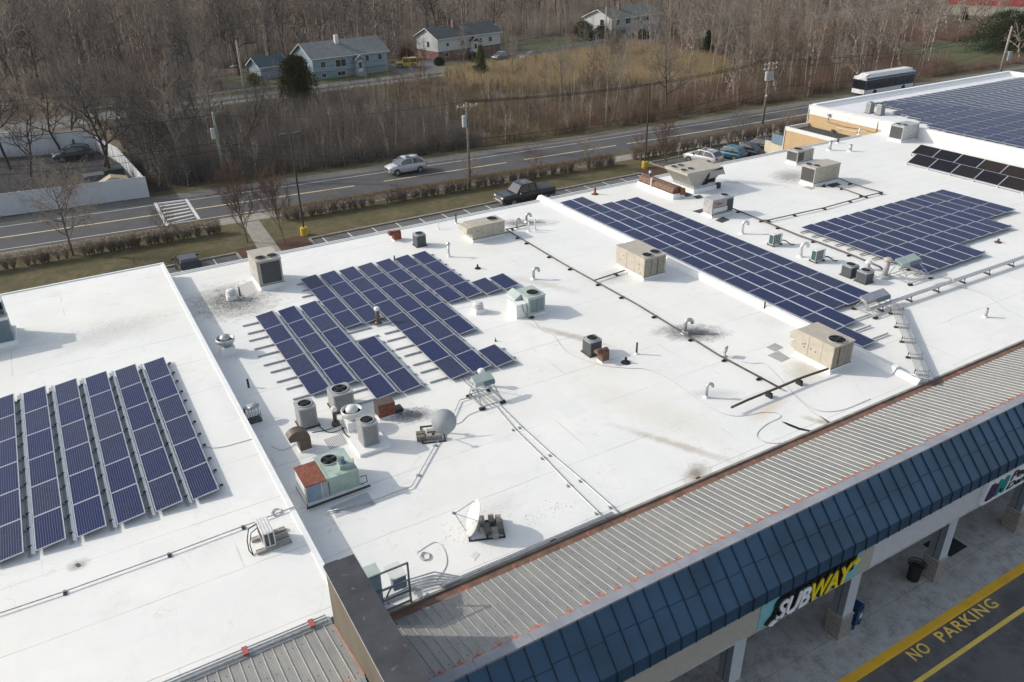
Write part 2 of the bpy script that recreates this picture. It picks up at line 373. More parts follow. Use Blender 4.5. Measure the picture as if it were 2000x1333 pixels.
# lawns round the houses
sheet('lawn', [(85,152),(121,157),(118,176),(84,170)], -.006, G_LAWN, 'green lawn behind the low pale fence')
sheet('lawn', [(31,152),(43,153),(43,166),(31,164)], -.006, G_LAWN, 'lawn beside the small shed')
sheet('lawn', [(150,92),(300,100),(300,128),(150,112)], -.006, G_LAWN, 'green lawn in front of the red house')
sheet('driveway', [(61.5,146.5),(74,147.5),(74,160),(62,160)], .004, G_OLDROAD, 'driveway beside the blue house')
sheet('driveway', [(92,150.5),(96,151.5),(98,166),(91,166)], .004, G_OLDROAD, 'driveway beside the white house')
# back lot
pk = MB(); pk.quad((-60,40,0.),(61,40,0.),(61,69.55,0.),(-60,69.55,0.)); pk.quad((61,40,0.),(140,40,0.),(140,72.6,0.),(61,72.6,0.))
struct(pk.build('parking_lot', G_ASPH), 'asphalt parking lot behind the shops')
sheet('grass_verge', [(-60,69.75),(61,69.75),(61,73.2),(70,78),(-60,84)], .02, G_GRASS, 'winter grass strip along the parking lot')
sheet('grass_verge', [(61.2,72.8),(260,72.8),(260,75),(61.2,76.5)], .024, G_GRASS, 'grass strip behind the parking signs')
for (x0, x1, y0, y1) in ((12.2,13.9,67.2,70.6), (15.6,18.6,67.2,70.9), (57.6,61,66.4,71.2)):
    sheet('mulch_bed', [(x0,y0),(x1,y0),(x1,y1),(x0,y1)], .045, G_MULCH)
sheet('garden_path', [(13.75,66.5),(15.55,66.5),(16.1,77.4),(14.5,77.4)], .05, G_WALK, 'concrete path from the lot to the sidewalk')
M_KERB = mat('kerb_concrete', (.26,.24,.20), .9, var=.2, nscale=4, bump=.2)
kb = MB()
for (x0, x1) in ((-60, 12.0), (18.8, 57.4)): kb.box(x0, 69.5, -.02, x1, 69.75, .13)
for x in (12.0, 18.6, 57.3): kb.box(x, 66.3, -.02, x+.2, 69.5, .13)
kb.box(61.1, 72.5, -.02, 140, 72.72, .13); kb.box(60.9, 66.3, -.02, 61.1, 72.5, .13)
struct(kb.build('kerb', M_KERB), 'concrete kerb of the back lot')
pl_ = MB(); x0 = at(906, 410, 0).x
for k in range(-22, 13):
    x = x0 + k*2.46
    if 12.5 < x < 18.6 or x > 57: continue
    pl_.quad((x-.06,64.6,.006),(x+.06,64.6,.006),(x+.06,69.45,.006),(x-.06,69.45,.006))
struct(pl_.build('parking_lines', P_WHITE), 'white parking bay lines')
# front pavement and lot
fs = MB(); fs.box(-60, 11.86, -.16, 120, 17.80, 0.0); struct(fs.build('front_pavement', G_CONC), 'concrete pavement under the shop canopy')
fk = MB(); fk.box(-60, 11.55, -.165, 120, 11.86, .004); struct(fk.build('kerb', P_KERB), 'yellow painted kerb before the shops')
sheet('front_lot', [(-200,-150),(300,-150),(300,11.6),(-200,11.6)], -.16, G_ASPH2, 'asphalt lot in front of the shops')
y1 = at(1798, 1218, -.15).y; ym = at(1800,1330,-.15).y
YL = at(*(1560+1990/5, 1080+690/5), -.15).y
fl = MB(); fl.quad((-60,YL-.09,-.154),(120,YL-.09,-.154),(120,YL+.09,-.154),(-60,YL+.09,-.154)); struct(fl.build('fire_lane_line', P_YEL), 'yellow line along the front lot')
def text_mesh(txt, size, ext, m, name, parent=None, shear=0., bold=0., align='LEFT', spacing=1.):
    cu = bpy.data.curves.new('t', 'FONT'); cu.body = txt; cu.size = size; cu.extrude = ext; cu.shear = shear; cu.offset = bold
    cu.align_x = align; cu.space_character = spacing; cu.resolution_u = 3
    to = bpy.data.objects.new('t', cu); C.objects.link(to); bpy.context.view_layer.update()
    dg = bpy.context.evaluated_depsgraph_get(); me = bpy.data.meshes.new_from_object(to.evaluated_get(dg))
    bpy.data.objects.remove(to); me.materials.clear(); me.materials.append(m)
    o = bpy.data.objects.new(name, me); C.objects.link(o)
    if parent: o.parent = parent
    return o
def fit_text(o, w, h):
    xs = [v.co.x for v in o.data.vertices]; ys = [v.co.y for v in o.data.vertices]
    for v in o.data.vertices:
        v.co.x = (v.co.x-min(xs))/(max(xs)-min(xs))*w; v.co.y = (v.co.y-min(ys))/(max(ys)-min(ys))*h
# NO PARKING, read from the lot: two words stretched along Y
nA = at(1560+1170/5, 1080+1045/5, -.15); gA = at(1560+1950/5, 1080+500/5, -.15); ntop = at(1560+1060/5, 1080+955/5, -.15)
print('NOPARK', nA, gA, ntop)
hh = ntop.y - nA.y
for wd, px0, px1 in (('NO', (1170,1045), (1320,960)), ('PARKING', (1450,865), (1950,500))):
    a = at(1560+px0[0]/5-(20 if wd == 'NO' else 22), 1080+px0[1]/5-9, -.15); b_ = at(1560+px1[0]/5, 1080+px1[1]/5, -.15)
    o = text_mesh(wd, 1, 0, P_YEL, 'pavement_lettering', bold=.018, spacing=1.15); fit_text(o, b_.x-a.x, hh)
    o.location = (a.x, nA.y, -.152); struct(o, 'yellow painted words %s on the asphalt' % wd)
# ================================================================== BUILDINGS
def bmat(name, c1, c2, w_, h_, mort):
    m = bpy.data.materials.new(name); m.use_nodes = True; t = m.node_tree; b = t.nodes['Principled BSDF']; b.inputs['Roughness'].default_value = .9
    geo = t.nodes.new('ShaderNodeNewGeometry'); s_ = t.nodes.new('ShaderNodeSeparateXYZ'); t.links.new(geo.outputs['Position'], s_.inputs[0])
    cb = t.nodes.new('ShaderNodeCombineXYZ'); t.links.new(math_node(t, 'ADD', s_.outputs[0], s_.outputs[1]), cb.inputs[0]); t.links.new(s_.outputs[2], cb.inputs[1])
    br = t.nodes.new('ShaderNodeTexBrick'); t.links.new(cb.outputs[0], br.inputs['Vector'])
    br.inputs['Color1'].default_value = (*c1, 1); br.inputs['Color2'].default_value = (*c2, 1); br.inputs['Mortar'].default_value = (*mort, 1)
    br.inputs['Scale'].default_value = 1; br.inputs['Brick Width'].default_value = w_; br.inputs['Row Height'].default_value = h_; br.inputs['Mortar Size'].default_value = .012
    t.links.new(br.outputs['Color'], b.inputs['Base Color']); return m
M_PIER = bmat('split_face_block', (.27,.235,.215), (.22,.19,.175), .40, .20, (.36,.34,.31))
M_WALLG = bmat('painted_block', (.33,.32,.30), (.36,.35,.33), .40, .20, (.28,.27,.26))
M_STOREF = mat('dark_shop_glass', (.012,.014,.016), .12, var=.2, spec=.7)
M_BLUE = mat('blue_standing_seam', (.026,.072,.130), .42, .15, var=.24, nscale=.7)
M_BLUED = mat('blue_seam_dark_joint', (.02,.035,.06), .5)  # dark blue of the standing seams and pan joints
M_CAP = mat('ridge_cap_grey', (.27,.28,.31), .5, var=.12, nscale=2)
M_REDC = mat('red_closure', (.34,.14,.105), .7, var=.3, nscale=8)
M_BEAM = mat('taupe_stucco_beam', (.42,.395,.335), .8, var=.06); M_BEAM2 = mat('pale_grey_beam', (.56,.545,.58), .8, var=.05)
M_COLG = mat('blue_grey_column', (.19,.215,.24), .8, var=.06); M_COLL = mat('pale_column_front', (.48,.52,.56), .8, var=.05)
M_GUT = mat('rusty_gutter', (.17,.095,.065), .7, var=.3, nscale=2.2, spots=((.36,.13,.08), 3., .6))
# weathered ribbed metal
def ribmat():
    m = bpy.data.materials.new('weathered_ribbed_metal'); m.use_nodes = True; t = m.node_tree; b = t.nodes['Principled BSDF']
    b.inputs['Roughness'].default_value = .5; b.inputs['Metallic'].default_value = .15
    geo = t.nodes.new('ShaderNodeNewGeometry'); P = geo.outputs['Position']
    mp = t.nodes.new('ShaderNodeMapping'); mp.inputs['Scale'].default_value = (6, .5, .5); t.links.new(P, mp.inputs[0])
    col = mixc(t, maprange(t, noise(t, mp.outputs[0], 2.0, 6, .75), .38, .62), (.265,.27,.265), (.195,.20,.20))
    col = mixc(t, maprange(t, noise(t, P, .5, 4), .4, .7, 0, .5), col, (.36,.35,.30))
    s_ = t.nodes.new('ShaderNodeSeparateXYZ'); t.links.new(P, s_.inputs[0])
    fx = math_node(t, 'FRACT', math_node(t, 'DIVIDE', s_.outputs[0], .0775)); col = mixc(t, math_node(t, 'MULTIPLY', math_node(t, 'LESS_THAN', fx, .2), .35), col, (.12,.12,.115))
    t.links.new(col, b.inputs['Base Color']); return m
M_RIB = ribmat()
M_RIBT = mat('rib_crest', (.295,.29,.272), .5, .1, var=.12, nscale=3)
def ribbed(parent, x0, x1, ya, za, yb, zb):      # ribbed sheet from gutter (ya,za) up to ridge (yb,zb)
    b = MB(); b.quad((x0,ya,za),(x1,ya,za),(x1,yb,zb),(x0,yb,zb)); b.quad((x0,ya,za-.05),(x0,yb,zb-.05),(x1,yb,zb-.05),(x1,ya,za-.05))
    b.build('metal_roof', M_RIB, parent); r = MB(); n = int((x1-x0)/.31)
    for k in range(n+1):
        x = x0 + .05 + k*.31
        if x > x1-.05: break
        h = .024
        r.add([(x-.026,ya,za+.002),(x-.011,ya,za+h),(x+.011,ya,za+h),(x+.026,ya,za+.002),(x-.026,yb,zb+.002),(x-.011,yb,zb+h),(x+.011,yb,zb+h),(x+.026,yb,zb+.002)],
              [(0,1,5,4),(1,2,6,5),(2,3,7,6),(0,3,2,1)])
    r.build('roof_rib', M_RIBT, parent)['kind'] = 'stuff'
    sc = MB()                                     # rows of screw heads
    for f in (.14, .42, .7, .9):
        for k in range(n):
            x = x0 + .2 + k*.31 + (k % 3)*.02; y = ya+(yb-ya)*f; z = za+(zb-za)*f
            if rnd.random() < .55: sc.box(x-.012, y-.012, z, x+.012, y+.012, z+.012)
    sc.build('screw', M_DARK, parent)['kind'] = 'stuff'
def mansard(parent, x0, x1, dz=0, ry=14.33, rz=7.2):
    b = MB(); T = (14.05, 7.2+dz); K = (12.76, 5.86+dz); Bt = (12.73, 5.34+dz)
    b.prism([(T[0],T[1]), (K[0],K[1]), (Bt[0],Bt[1]), (12.86,Bt[1]), (12.9,K[1]-.06), (T[0]+.1,T[1]-.12)][::-1], x0, x1, 'x')
    b.build('mansard_roof', M_BLUE, parent)
    s_ = MB(); j = MB(); n = int((x1-x0)/.62)
    for k in range(n+1):
        x = 13.907 + .6235*math.floor((x0-13.907)/.6235+1) + k*.6235
        if x > x1: break
        for (p, q) in ((T, K), (K, Bt)):
            s_.bar((x, p[0]-.02, p[1]+.02), (x, q[0]-.02, q[1]+.012), .022, .045)
        mo = .055 if k % 2 else 0
        f = .46 + .06*((k*7) % 3 - 1)*.4
        yj = T[0]+(K[0]-T[0])*f; zj = T[1]+(K[1]-T[1])*f
        j.bar((x+.02, yj-.006, zj+.006), (min(x+.60, x1), yj-.006, zj+.006), .016, .012)
        j.bar((x+.02, K[0]-.006, K[1]+.006), (min(x+.60, x1), K[0]-.006, K[1]+.006), .012, .01)
    s_.build('standing_seam', M_BLUED, parent)['kind'] = 'stuff'; j.build('pan_joint', M_BLUED, parent)['kind'] = 'stuff'
    c = MB(); x = x0; k = 0
    while x < x1:
        xe = min(x+1.87, x1); c.prism([(ry+.03,rz+.055+dz), (T[0]-.03,T[1]+.055), (T[0]-.035,T[1]-.02), (T[0]+.02,T[1]), (ry+.03, rz+dz)][::-1], x, xe-.012, 'x'); x = xe
    c.build('ridge_cap', M_CAP, parent)
    rc = MB(); x = x0+.1
    while x < x1-.3:
        if rnd.random() < .97:
            wd = rnd.uniform(.34, .55); rc.add([(x,ry+.16,rz-.02+dz),(x+wd,ry+.16+rnd.uniform(-.03,.04),rz-.02+dz),(x+wd,ry+.02,rz+.052+dz),(x,ry+.02,rz+.052+dz)], [(0,1,2,3)])
            rc.add([(x+wd/2-.05,ry+.26,rz-.03+dz),(x+wd/2+.05,ry+.26,rz-.03+dz),(x+wd/2+.03,ry+.05,rz+.05+dz),(x+wd/2-.03,ry+.05,rz+.05+dz)], [(0,1,2,3)])
        x += .62
    rc.build('red_closure_strip', M_REDC, parent)['kind'] = 'stuff'
# --- main building
sc_ = thing('shopping_centre', 'long white flat roofed shopping centre with blue metal mansard canopy', 'shopping centre', (38, 34, 0))
def under(o, root=None):
    o.location = Vector(o.location) - Vector(root.location); return o
class Root:                                      # lets parts keep world coordinates under a thing
    pass
def settle(root):
    off = -Vector(root.location)
    for c in kids(root): c.location = Vector(c.location) + off
b = MB(); b.box(4.36, 17.95, 5.9, 72.33, 50.6, RZ); b.build('roof', M_ROOF, sc_)
b = MB(); b.box(4.36, 17.9, -.1, 72.2, 50.5, 5.9); b.build('wall', M_WALLG, sc_)
b = MB()                                          # metal edge at the back
b.box(4.4, 50.6, 6.2, 31.9, 50.72, 6.58); b.box(32.0, 50.6, 6.2, 68.9, 50.74, 6.60); b.box(4.4,50.42,6.5,68.9,50.6,6.545)
b.build('edge_flashing', M_WMETAL, sc_)
b = MB(); b.prism([(31.78,6.5),(31.98,6.80),(32.26,6.82),(32.55,6.5)][::-1], 19.2, 51.0, 'y')
b.prism([(31.9,6.5),(32.05,6.72),(32.2,6.72),(32.4,6.5)][::-1], 17.97, 19.2, 'y'); b.build('expansion_curb', M_WHITE, sc_)
b = MB(); b.box(4.9, 17.85, 6.3, 60, 17.95, 6.53); b.build('gutter_lip', mat('bronze_edge', (.30,.28,.24), .5, .2, var=.25), sc_)
b = MB(); b.box(4.9, 17.42, 6.38, 60, 17.85, 6.46); b.build('gutter', M_GUT, sc_)
ribbed(sc_, 4.72, 60, 17.52, 6.47, 14.33, 7.2)
mansard(sc_, 4.9, 60)
bb = MB(); bb.box(4.7, 12.95, 3.86, 22.95, 13.25, 5.4); bb.box(22.95, 12.96, 3.86, 22.96, 13.25, 5.4)
bb.build('fascia_beam', M_BEAM, sc_)
bb = MB(); bb.box(22.96, 12.945, 3.86, 60, 13.25, 5.4); bb.build('fascia_beam', M_BEAM2, sc_)
bb = MB(); bb.box(4.7, 12.91, 3.82, 60, 12.97, 3.87); bb.build('beam_trim', mat('pale_trim', (.52,.51,.46), .6), sc_)
bb = MB(); bb.box(4.7, 12.8, 5.28, 60, 12.95, 5.34); bb.box(4.7, 13.25, 3.95, 60, 17.85, 4.05); bb.build('soffit', mat('soffit_paint', (.30,.30,.29), .9), sc_)
sfm = MB()
for k in range(9):
    x = 5 + 6.08*k; sfm.box(x, 17.78, .45, x+5.0, 17.88, 2.9)
sfm.build('shop_window', M_STOREF, sc_)
dm = MB()
for x in (29.6, 42.0, 17.6): dm.box(x, 17.74, 0.01, x+1.9, 17.86, 2.5)
dm.build('shop_door', M_VOID, sc_)
for k, x in enumerate((10.28, 16.36, 22.44, 28.52, 34.60, 40.68, 46.76, 52.84)):
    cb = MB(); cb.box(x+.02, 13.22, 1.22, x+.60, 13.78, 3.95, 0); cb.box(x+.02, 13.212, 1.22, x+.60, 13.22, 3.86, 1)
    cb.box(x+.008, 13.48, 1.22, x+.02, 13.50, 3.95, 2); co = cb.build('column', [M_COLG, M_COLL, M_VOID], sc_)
    pb = MB(); pb.box(x-.02, 13.16, 0, x+.64, 13.84, 1.17); pb.build('brick_pier', M_PIER, co)
    pc = MB(); pc.box(x-.04, 13.14, 1.17, x+.66, 13.86, 1.22); pc.build('pier_cap', mat('cast_stone', (.38,.355,.32), .8), co)
    if k == 3:
        n_ = text_mesh('1023', .2, .004, M_PVC, 'street_number', co); n_.rotation_euler = (R_(90), R_(90), 0); n_.location = (x+.25, 13.205, 2.6)
settle(sc_)
# --- shop signs
sg = thing('shop_sign', 'SUBWAY sign of white and yellow letters on a teal panel', 'sign', (17.08, 12.95, 3.9))
b = MB(); b.box(0, -.03, .0, 5.05, 0, 1.42); b.build('sign_panel', mat('teal_panel', (.22,.52,.56), .5), sg)
M_LW = mat('white_letter', (.9,.9,.92), .4); M_LY = mat('yellow_letter', (.95,.72,.02), .4); M_LK = mat('black_letter_side', (.008,.008,.01), .5)
def word(txt, x0, x1, z0, z1, m, y, name, par, bold=.02, shear=.25, ext=.03):
    o = text_mesh(txt, 1, ext, m, name, par, shear=shear, bold=bold, spacing=.95); fit_text(o, x1-x0, z1-z0)
    o.rotation_euler = (R_(90), 0, 0); o.location = (x0, y, z0); return o
word('SUB', .66, 2.32, .17, 1.02, M_LW, -.17, 'white_letters', sg, .018)
word('WAY', 2.36, 4.50, .17, 1.04, M_LY, -.17, 'yellow_letters', sg, .018)
word('SUB', .54, 2.36, .13, 1.12, M_LK, -.10, 'letter_backing', sg, .05, ext=.06); word('WAY', 2.28, 4.62, .13, 1.16, M_LK, -.10, 'letter_backing', sg, .05, ext=.06)
b = MB()
b.prism([(.36,.10),(.56,.04),(.58,.10),(.86,.17),(.86,.27),(.60,.22),(.61,.29)], -.20, -.14, 'y'); b.build('arrow', M_LW, sg)
b = MB(); b.prism([(4.45,.92),(4.62,.92),(4.62,.82),(4.86,1.0),(4.66,1.18),(4.64,1.07),(4.35,1.05)], -.20, -.14, 'y'); b.build('arrow', M_LY, sg)
b = MB(); b.prism([(.24,.14),(.52,.0),(.9,.12),(.9,.34),(.5,.36)], -.135, -.05, 'y'); b.prism([(.62,.4),(4.7,.5),(4.78,1.24),(.95,1.16),(.66,.9)], -.09, -.035, 'y'); b.build('sign_backing', M_LK, sg)
s2 = thing('shop_sign', 'white sign with purple B and teal M and black italic words', 'sign', (29.7, 12.94, 3.95))
b = MB(); b.box(0, -.16, .05, 5.2, 0, 1.25); b.build('sign_panel', mat('sign_white', (.75,.76,.78), .5), s2)
word('B', .08, .72, .3, 1.02, mat('purple_letter', (.06,.02,.09), .4), -.2, 'purple_letter', s2, .06, .3); word('M', .66, 1.55, .3, 1.06, mat('teal_letter', (.01,.26,.24), .4), -.19, 'teal_letter', s2, .06, .3)
word('Pediatric', 1.72, 4.6, .66, 1.1, M_LK, -.175, 'black_letters', s2, .012, .3, .01); word('Dentistry', 1.6, 4.6, .14, .56, M_LK, -.175, 'black_letters', s2, .012, .3, .01)
# --- west wing
wa = thing('west_wing', 'raised west wing with a white membrane roof and ribbed metal front slope', 'building', (-15, 34, 0))
b = MB(); b.box(-45, 17.85, 7.0, 4.36, 50.5, 7.37); b.build('roof', M_ROOFA, wa)
b = MB(); b.box(-45, 17.7, -.1, 4.33, 50.4, 7.0); b.build('wall', M_WALLG, wa)
b = MB(); b.box(4.2, 17.9, 7.37, 4.39, 50.62, 7.41); b.box(4.36, 17.9, 6.5, 4.385, 50.5, 7.37); b.box(-45, 50.5, 7.0, 4.39, 50.62, 7.43); b.build('edge_flashing', M_WHITE, wa)
b = MB(); b.box(-45, 17.6, 7.2, 3.8, 17.85, 7.36); b.build('gutter', M_LGREY, wa)
ribbed(wa, -30, 3.80, 17.62, 7.36, 14.75, 8.0)
mansard(wa, -30, 3.78, .8, 14.73, 7.2)
bb = MB(); bb.box(-30, 12.95, 3.86, 3.8, 13.3, 6.2); bb.build('fascia_beam', M_BEAM, wa)
settle(wa)
fw = thing('fin_wall', 'tall tan fin wall with a dark weathered membrane top between two metal roofs', 'wall', (4.24, 14.6, 0))
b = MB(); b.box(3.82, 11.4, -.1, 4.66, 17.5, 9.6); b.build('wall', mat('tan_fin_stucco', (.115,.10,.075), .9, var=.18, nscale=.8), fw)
b = MB(); b.box(3.78, 11.36, 9.6, 4.70, 17.54, 9.70); b.box(3.84, 17.54, 9.5, 4.24, 17.66, 9.62)
b.build('wall_cap', mat('dark_membrane', (.045,.048,.056), .8, var=.3, nscale=1.6, spots=((.10,.10,.105), 6., .62)), fw)
b = MB(); b.bar((3.79,17.5,9.62),(3.79,11.4,9.62),.03,.06); b.build('drip_edge', M_UGREY, fw)
b = MB(); b.bar((3.80,17.45,7.42),(3.80,14.8,8.04),.03,.05); b.build('red_sealant', M_REDC, fw)
settle(fw)
# --- east store
de = thing('east_store', 'taller east store with tan stucco wall and white roof full of solar panels', 'store', (90, 38, 0))
b = MB(); b.box(72.34, 5, 6.6, 108.9, 59.9, 7.2); b.build('roof', M_ROOFD, de)
b = MB(); b.box(72.36, 50.75, -.1, 108.8, 59.95, 7.1); b.box(72.36,17.9,-.1,108.8,50.75,7.0); b.build('wall', M_TAN, de)
b = MB(); b.box(72.28, 5, 6.45, 72.36, 50.72, 7.5); b.box(72.3, 5, 7.1, 72.75, 60, 7.56); b.box(72.75, 59.55, 7.2, 108.9, 60.0, 7.62); b.box(108.4, 5, 7.2, 108.95, 59.55, 7.62)
b.prism([(59.56,7.2),(59.56,7.58),(58.95,7.2)], 72.8, 108.3, 'x'); b.build('parapet', M_WHITE, de)
b = MB(); b.box(72.26, 50.74, 7.42, 72.345, 60.05, 7.57); b.box(72.28, 60.0, 3.0, 72.42, 60.06, 7.56); b.build('white_trim', M_PVC, de)
b = MB(); b.box(72.24, 57.1, 6.9, 72.34, 57.45, 7.1); b.box(72.1, 57.15, 6.86, 72.24, 57.4, 7.06); b.build('wall_light', M_LGREY, de)
b = MB(); b.tube([(72.31,57.3,6.9),(72.31,57.3,6.2),(72.31,55,6.1),(72.31,53,6.25),(72.31,50.9,6.2)], .02, 5); b.tube([(72.30,51.3,7.5),(72.30,51.3,5.9)], .03, 5); b.build('conduit', M_BROWN, de)
b = MB(); b.tube([(72.31,56,5.85),(72.31,53.6,5.85),(72.31,53.2,6.15),(72.31,52.4,6.15)], .03, 5); b.build('white_pipe', M_PVC, de)
settle(de)
an = thing('low_annex', 'low tan annex with dark roof membrane beside the east store', 'building', (70.6, 55.3, 0))
b = MB(); b.box(68.95, 50.78, -.1, 72.3, 59.85, 5.3); b.build('wall', M_TAN, an)
b = MB(); b.box(69.2, 50.8, 5.3, 72.28, 59.6, 5.34); b.build('roof', mat('dark_roof', (.045,.045,.05), .9, var=.3, nscale=2), an)
b = MB(); b.box(68.9, 50.78, 5.3, 69.08, 59.9, 5.69); b.box(69.08, 59.72, 5.3, 72.3, 59.9, 5.69); b.box(68.86,59.86,2,68.97,59.94,5.69); b.build('parapet', M_PVC, an)
for y in (56.2, 52.6):
    v = MB(); v.box(72.0, y, 5.34, 72.2, y+.3, 5.62); v.build('roof_drain_box', M_BROWN, an)
settle(an)
aw = thing('blue_awning', 'pale blue seamed awning roof beside the low annex', 'awning', (73.6, 62.5, 0))
b = MB(); b.prism([(72.6,2.4),(72.6,3.5),(74.9,2.7),(74.9,2.4)][::-1], 60.2, 64.9, 'y'); b.build('awning_roof', mat('pale_blue_metal', (.14,.22,.28), .5), aw)
b = MB()
for k in range(8): b.bar((72.6,60.3+k*.64,3.52),(74.9,60.3+k*.64,2.72),.04,.05)
b.build('seam', M_SLATE, aw)
b = MB(); b.box(72.7,60.2,0,74.8,64.7,2.4); b.build('wall', mat('cream_wall', (.55,.5,.38), .9), aw)
settle(aw)
cw = thing('screen_wall', 'small cream enclosure wall behind the parked cars', 'wall', (75, 66, 0))
b = MB(); b.box(73.9, 65.0, 0, 76.2, 65.2, 2.1); b.box(73.9,65.2,0,74.1,67.0,2.1); b.build('wall', mat('cream_wall', (.55,.5,.38), .9), cw)
b = MB(); b.box(73.86,64.96,2.1,76.24,65.24,2.18); b.build('cap', M_WMETAL, cw)
settle(cw)
# ================================================================== SOLAR PANELS
def cellmat(name, base, line, lw=.0075):
    m = bpy.data.materials.new(name); m.use_nodes = True; t = m.node_tree; b = t.nodes['Principled BSDF']
    b.inputs['Roughness'].default_value = .3; b.inputs['Specular IOR Level'].default_value = .12
    b.inputs['Coat Weight'].default_value = .02; b.inputs['Coat Roughness'].default_value = .12
    tc = t.nodes.new('ShaderNodeTexCoord'); s_ = t.nodes.new('ShaderNodeSeparateXYZ'); t.links.new(tc.outputs['Object'], s_.inputs[0])
    X, Y = s_.outputs[0], s_.outputs[1]
    fx = math_node(t, 'FRACT', math_node(t, 'DIVIDE', math_node(t, 'ADD', X, 5.0), .0785)); a = math_node(t, 'LESS_THAN', fx, lw/.0785)
    fy = math_node(t, 'FRACT', math_node(t, 'DIVIDE', math_node(t, 'ADD', Y, 5.0), .16)); c = math_node(t, 'MULTIPLY', math_node(t, 'LESS_THAN', fy, .003/.16), .5)
    oi = t.nodes.new('ShaderNodeObjectInfo')
    v = maprange(t, oi.outputs['Random'], 0, 1, .0, 1.0)
    v = math_node(t, 'POWER', v, 1.6); bc = mixc(t, v, base, (base[0]*2.4+.012, base[1]*1.8+.008, base[2]*.9+.004))
    # each cell a slightly different blue
    vo = t.nodes.new('ShaderNodeTexWhiteNoise'); cb = t.nodes.new('ShaderNodeCombineXYZ')
    t.links.new(math_node(t, 'FLOOR', math_node(t, 'DIVIDE', X, .157)), cb.inputs[0]); t.links.new(math_node(t, 'FLOOR', math_node(t, 'DIVIDE', Y, .16)), cb.inputs[1]); t.links.new(oi.outputs['Random'], cb.inputs[2])
    t.links.new(cb.outputs[0], vo.inputs[0]); bc = mixc(t, math_node(t, 'MULTIPLY', vo.outputs[0], .5), bc, tuple(x*.6 for x in base))
    col = mixc(t, math_node(t, 'MAXIMUM', a, c), bc, line); t.links.new(col, b.inputs['Base Color'])
    return m
M_CELL = cellmat('solar_cells', (.006,.013,.070), (.20,.23,.34), .0065)
M_CELLD = cellmat('solar_cells_dark', (.010,.011,.018), (.05,.05,.055), .006)
M_CELLE = cellmat('solar_cells_east', (.014,.023,.085), (.09,.10,.17))
M_FRAME = mat('panel_frame', (.40,.42,.48), .4, .3, var=.04)
def panel_proto(name, label, W, Lh, tilt, cell, frame=M_FRAME):
    # origin at the low west, far edge; x east, y towards the shops is negative
    t = thing(name, label, 'solar panel')
    sn, cs = math.sin(tilt), math.cos(tilt); f = .028; th = .04
    def P(x, y, z): return (x*cs - z*sn, y, x*sn + z*cs)
    b = MB()
    def bx(x0, y0, z0, x1, y1, z1):
        b.add([P(x0,y0,z0),P(x1,y0,z0),P(x1,y1,z0),P(x0,y1,z0),P(x0,y0,z1),P(x1,y0,z1),P(x1,y1,z1),P(x0,y1,z1)], [(3,2,1,0),(4,5,6,7),(0,1,5,4),(1,2,6,5),(2,3,7,6),(3,0,4,7)])
    bx(0,-Lh,0,f,0,th); bx(W-f,-Lh,0,W,0,th); bx(f,-f,0,W-f,0,th); bx(f,-Lh,0,W-f,-Lh+f,th)
    b.build('panel_frame', frame, t)
    g = MB(); g.add([P(f,-Lh+f,th-.006),P(W-f,-Lh+f,th-.006),P(W-f,-f,th-.006),P(f,-f,th-.006)], [(0,1,2,3)])
    g.add([P(f,-Lh+f,th-.02),P(W-f,-Lh+f,th-.02),P(W-f,-f,th-.02),P(f,-f,th-.02)], [(3,2,1,0)])
    g.build('cell_sheet', cell, t)
    return t
ORD = ['zeroth','first','second','third','fourth','fifth','sixth','seventh','eighth','ninth','tenth','eleventh','twelfth','thirteenth','fourteenth','fifteenth','sixteenth','seventeenth','eighteenth']
def array(cols, z, W, Lh, tilt, cell, where, group, rail=True, defl=True, frame=M_FRAME, pitch_y=None, ext=0, maxn=999):
    """cols: list of (x, ytop, count). Each panel is a thing; one racking thing carries the array."""
    py = pitch_y or Lh+.02
    proto = panel_proto('solar_module', '', W, Lh, tilt, cell, frame); tr = tree_of(proto); first = True; n = 0
    for ci, (x, yt, cnt, r0) in enumerate(cols):
        cn = ORD[ci+1] if ci < 18 else 'last'
        for k in range(cnt):
            lab = where % ((ORD[r0+k+1]), cn)
            if first:
                proto.location = (x, yt-k*py, z); proto['label'] = lab; proto['group'] = group; first = False
            else: dup(proto, (x, yt-k*py, z), 0, lab, group, tr)
            n += 1
    return n
def racking(label, rails, defls, z, blocks=()):
    t = thing('solar_racking', label, 'racking', (rails[0][0], rails[0][2], RZ if z < 7 else 7.37))
    b = MB()
    for (x0, x1, y) in rails: b.box(x0, y-.03, z-.13, x1, y+.03, z-.05)
    b.build('rail', M_UGREY, t)
    if defls:
        d = MB()
        for (x, w_, y0, y1, h0, h1) in defls:     # sloping sheet in the gap behind a raised edge
            d.quad((x,y0,h0),(x+w_,y0,h1),(x+w_,y1,h1),(x,y1,h0)); d.quad((x,y0,h0-.01),(x,y1,h0-.01),(x+w_,y1,h1-.01),(x+w_,y0,h1-.01))
        d.build('wind_deflector', M_ALU, t)
        if z > 7:
            d = MB()
            for (x, w_, y0, y1, h0, h1) in defls: d.box(x-.12, y0, 7.38, x-.01, y1, 7.41)
            d.build('gap_shade_strip', M_PAD, t)  # grey strip laid in for the shade between panel columns
    c = MB()
    for (x, y) in blocks: c.box(x-.07, y-.025, z-.07, x+.05, y+.025, z+.01)
    if blocks: c.build('clamp', M_DARK, t)['kind'] = 'stuff'
    settle(t); return t
NP = 0
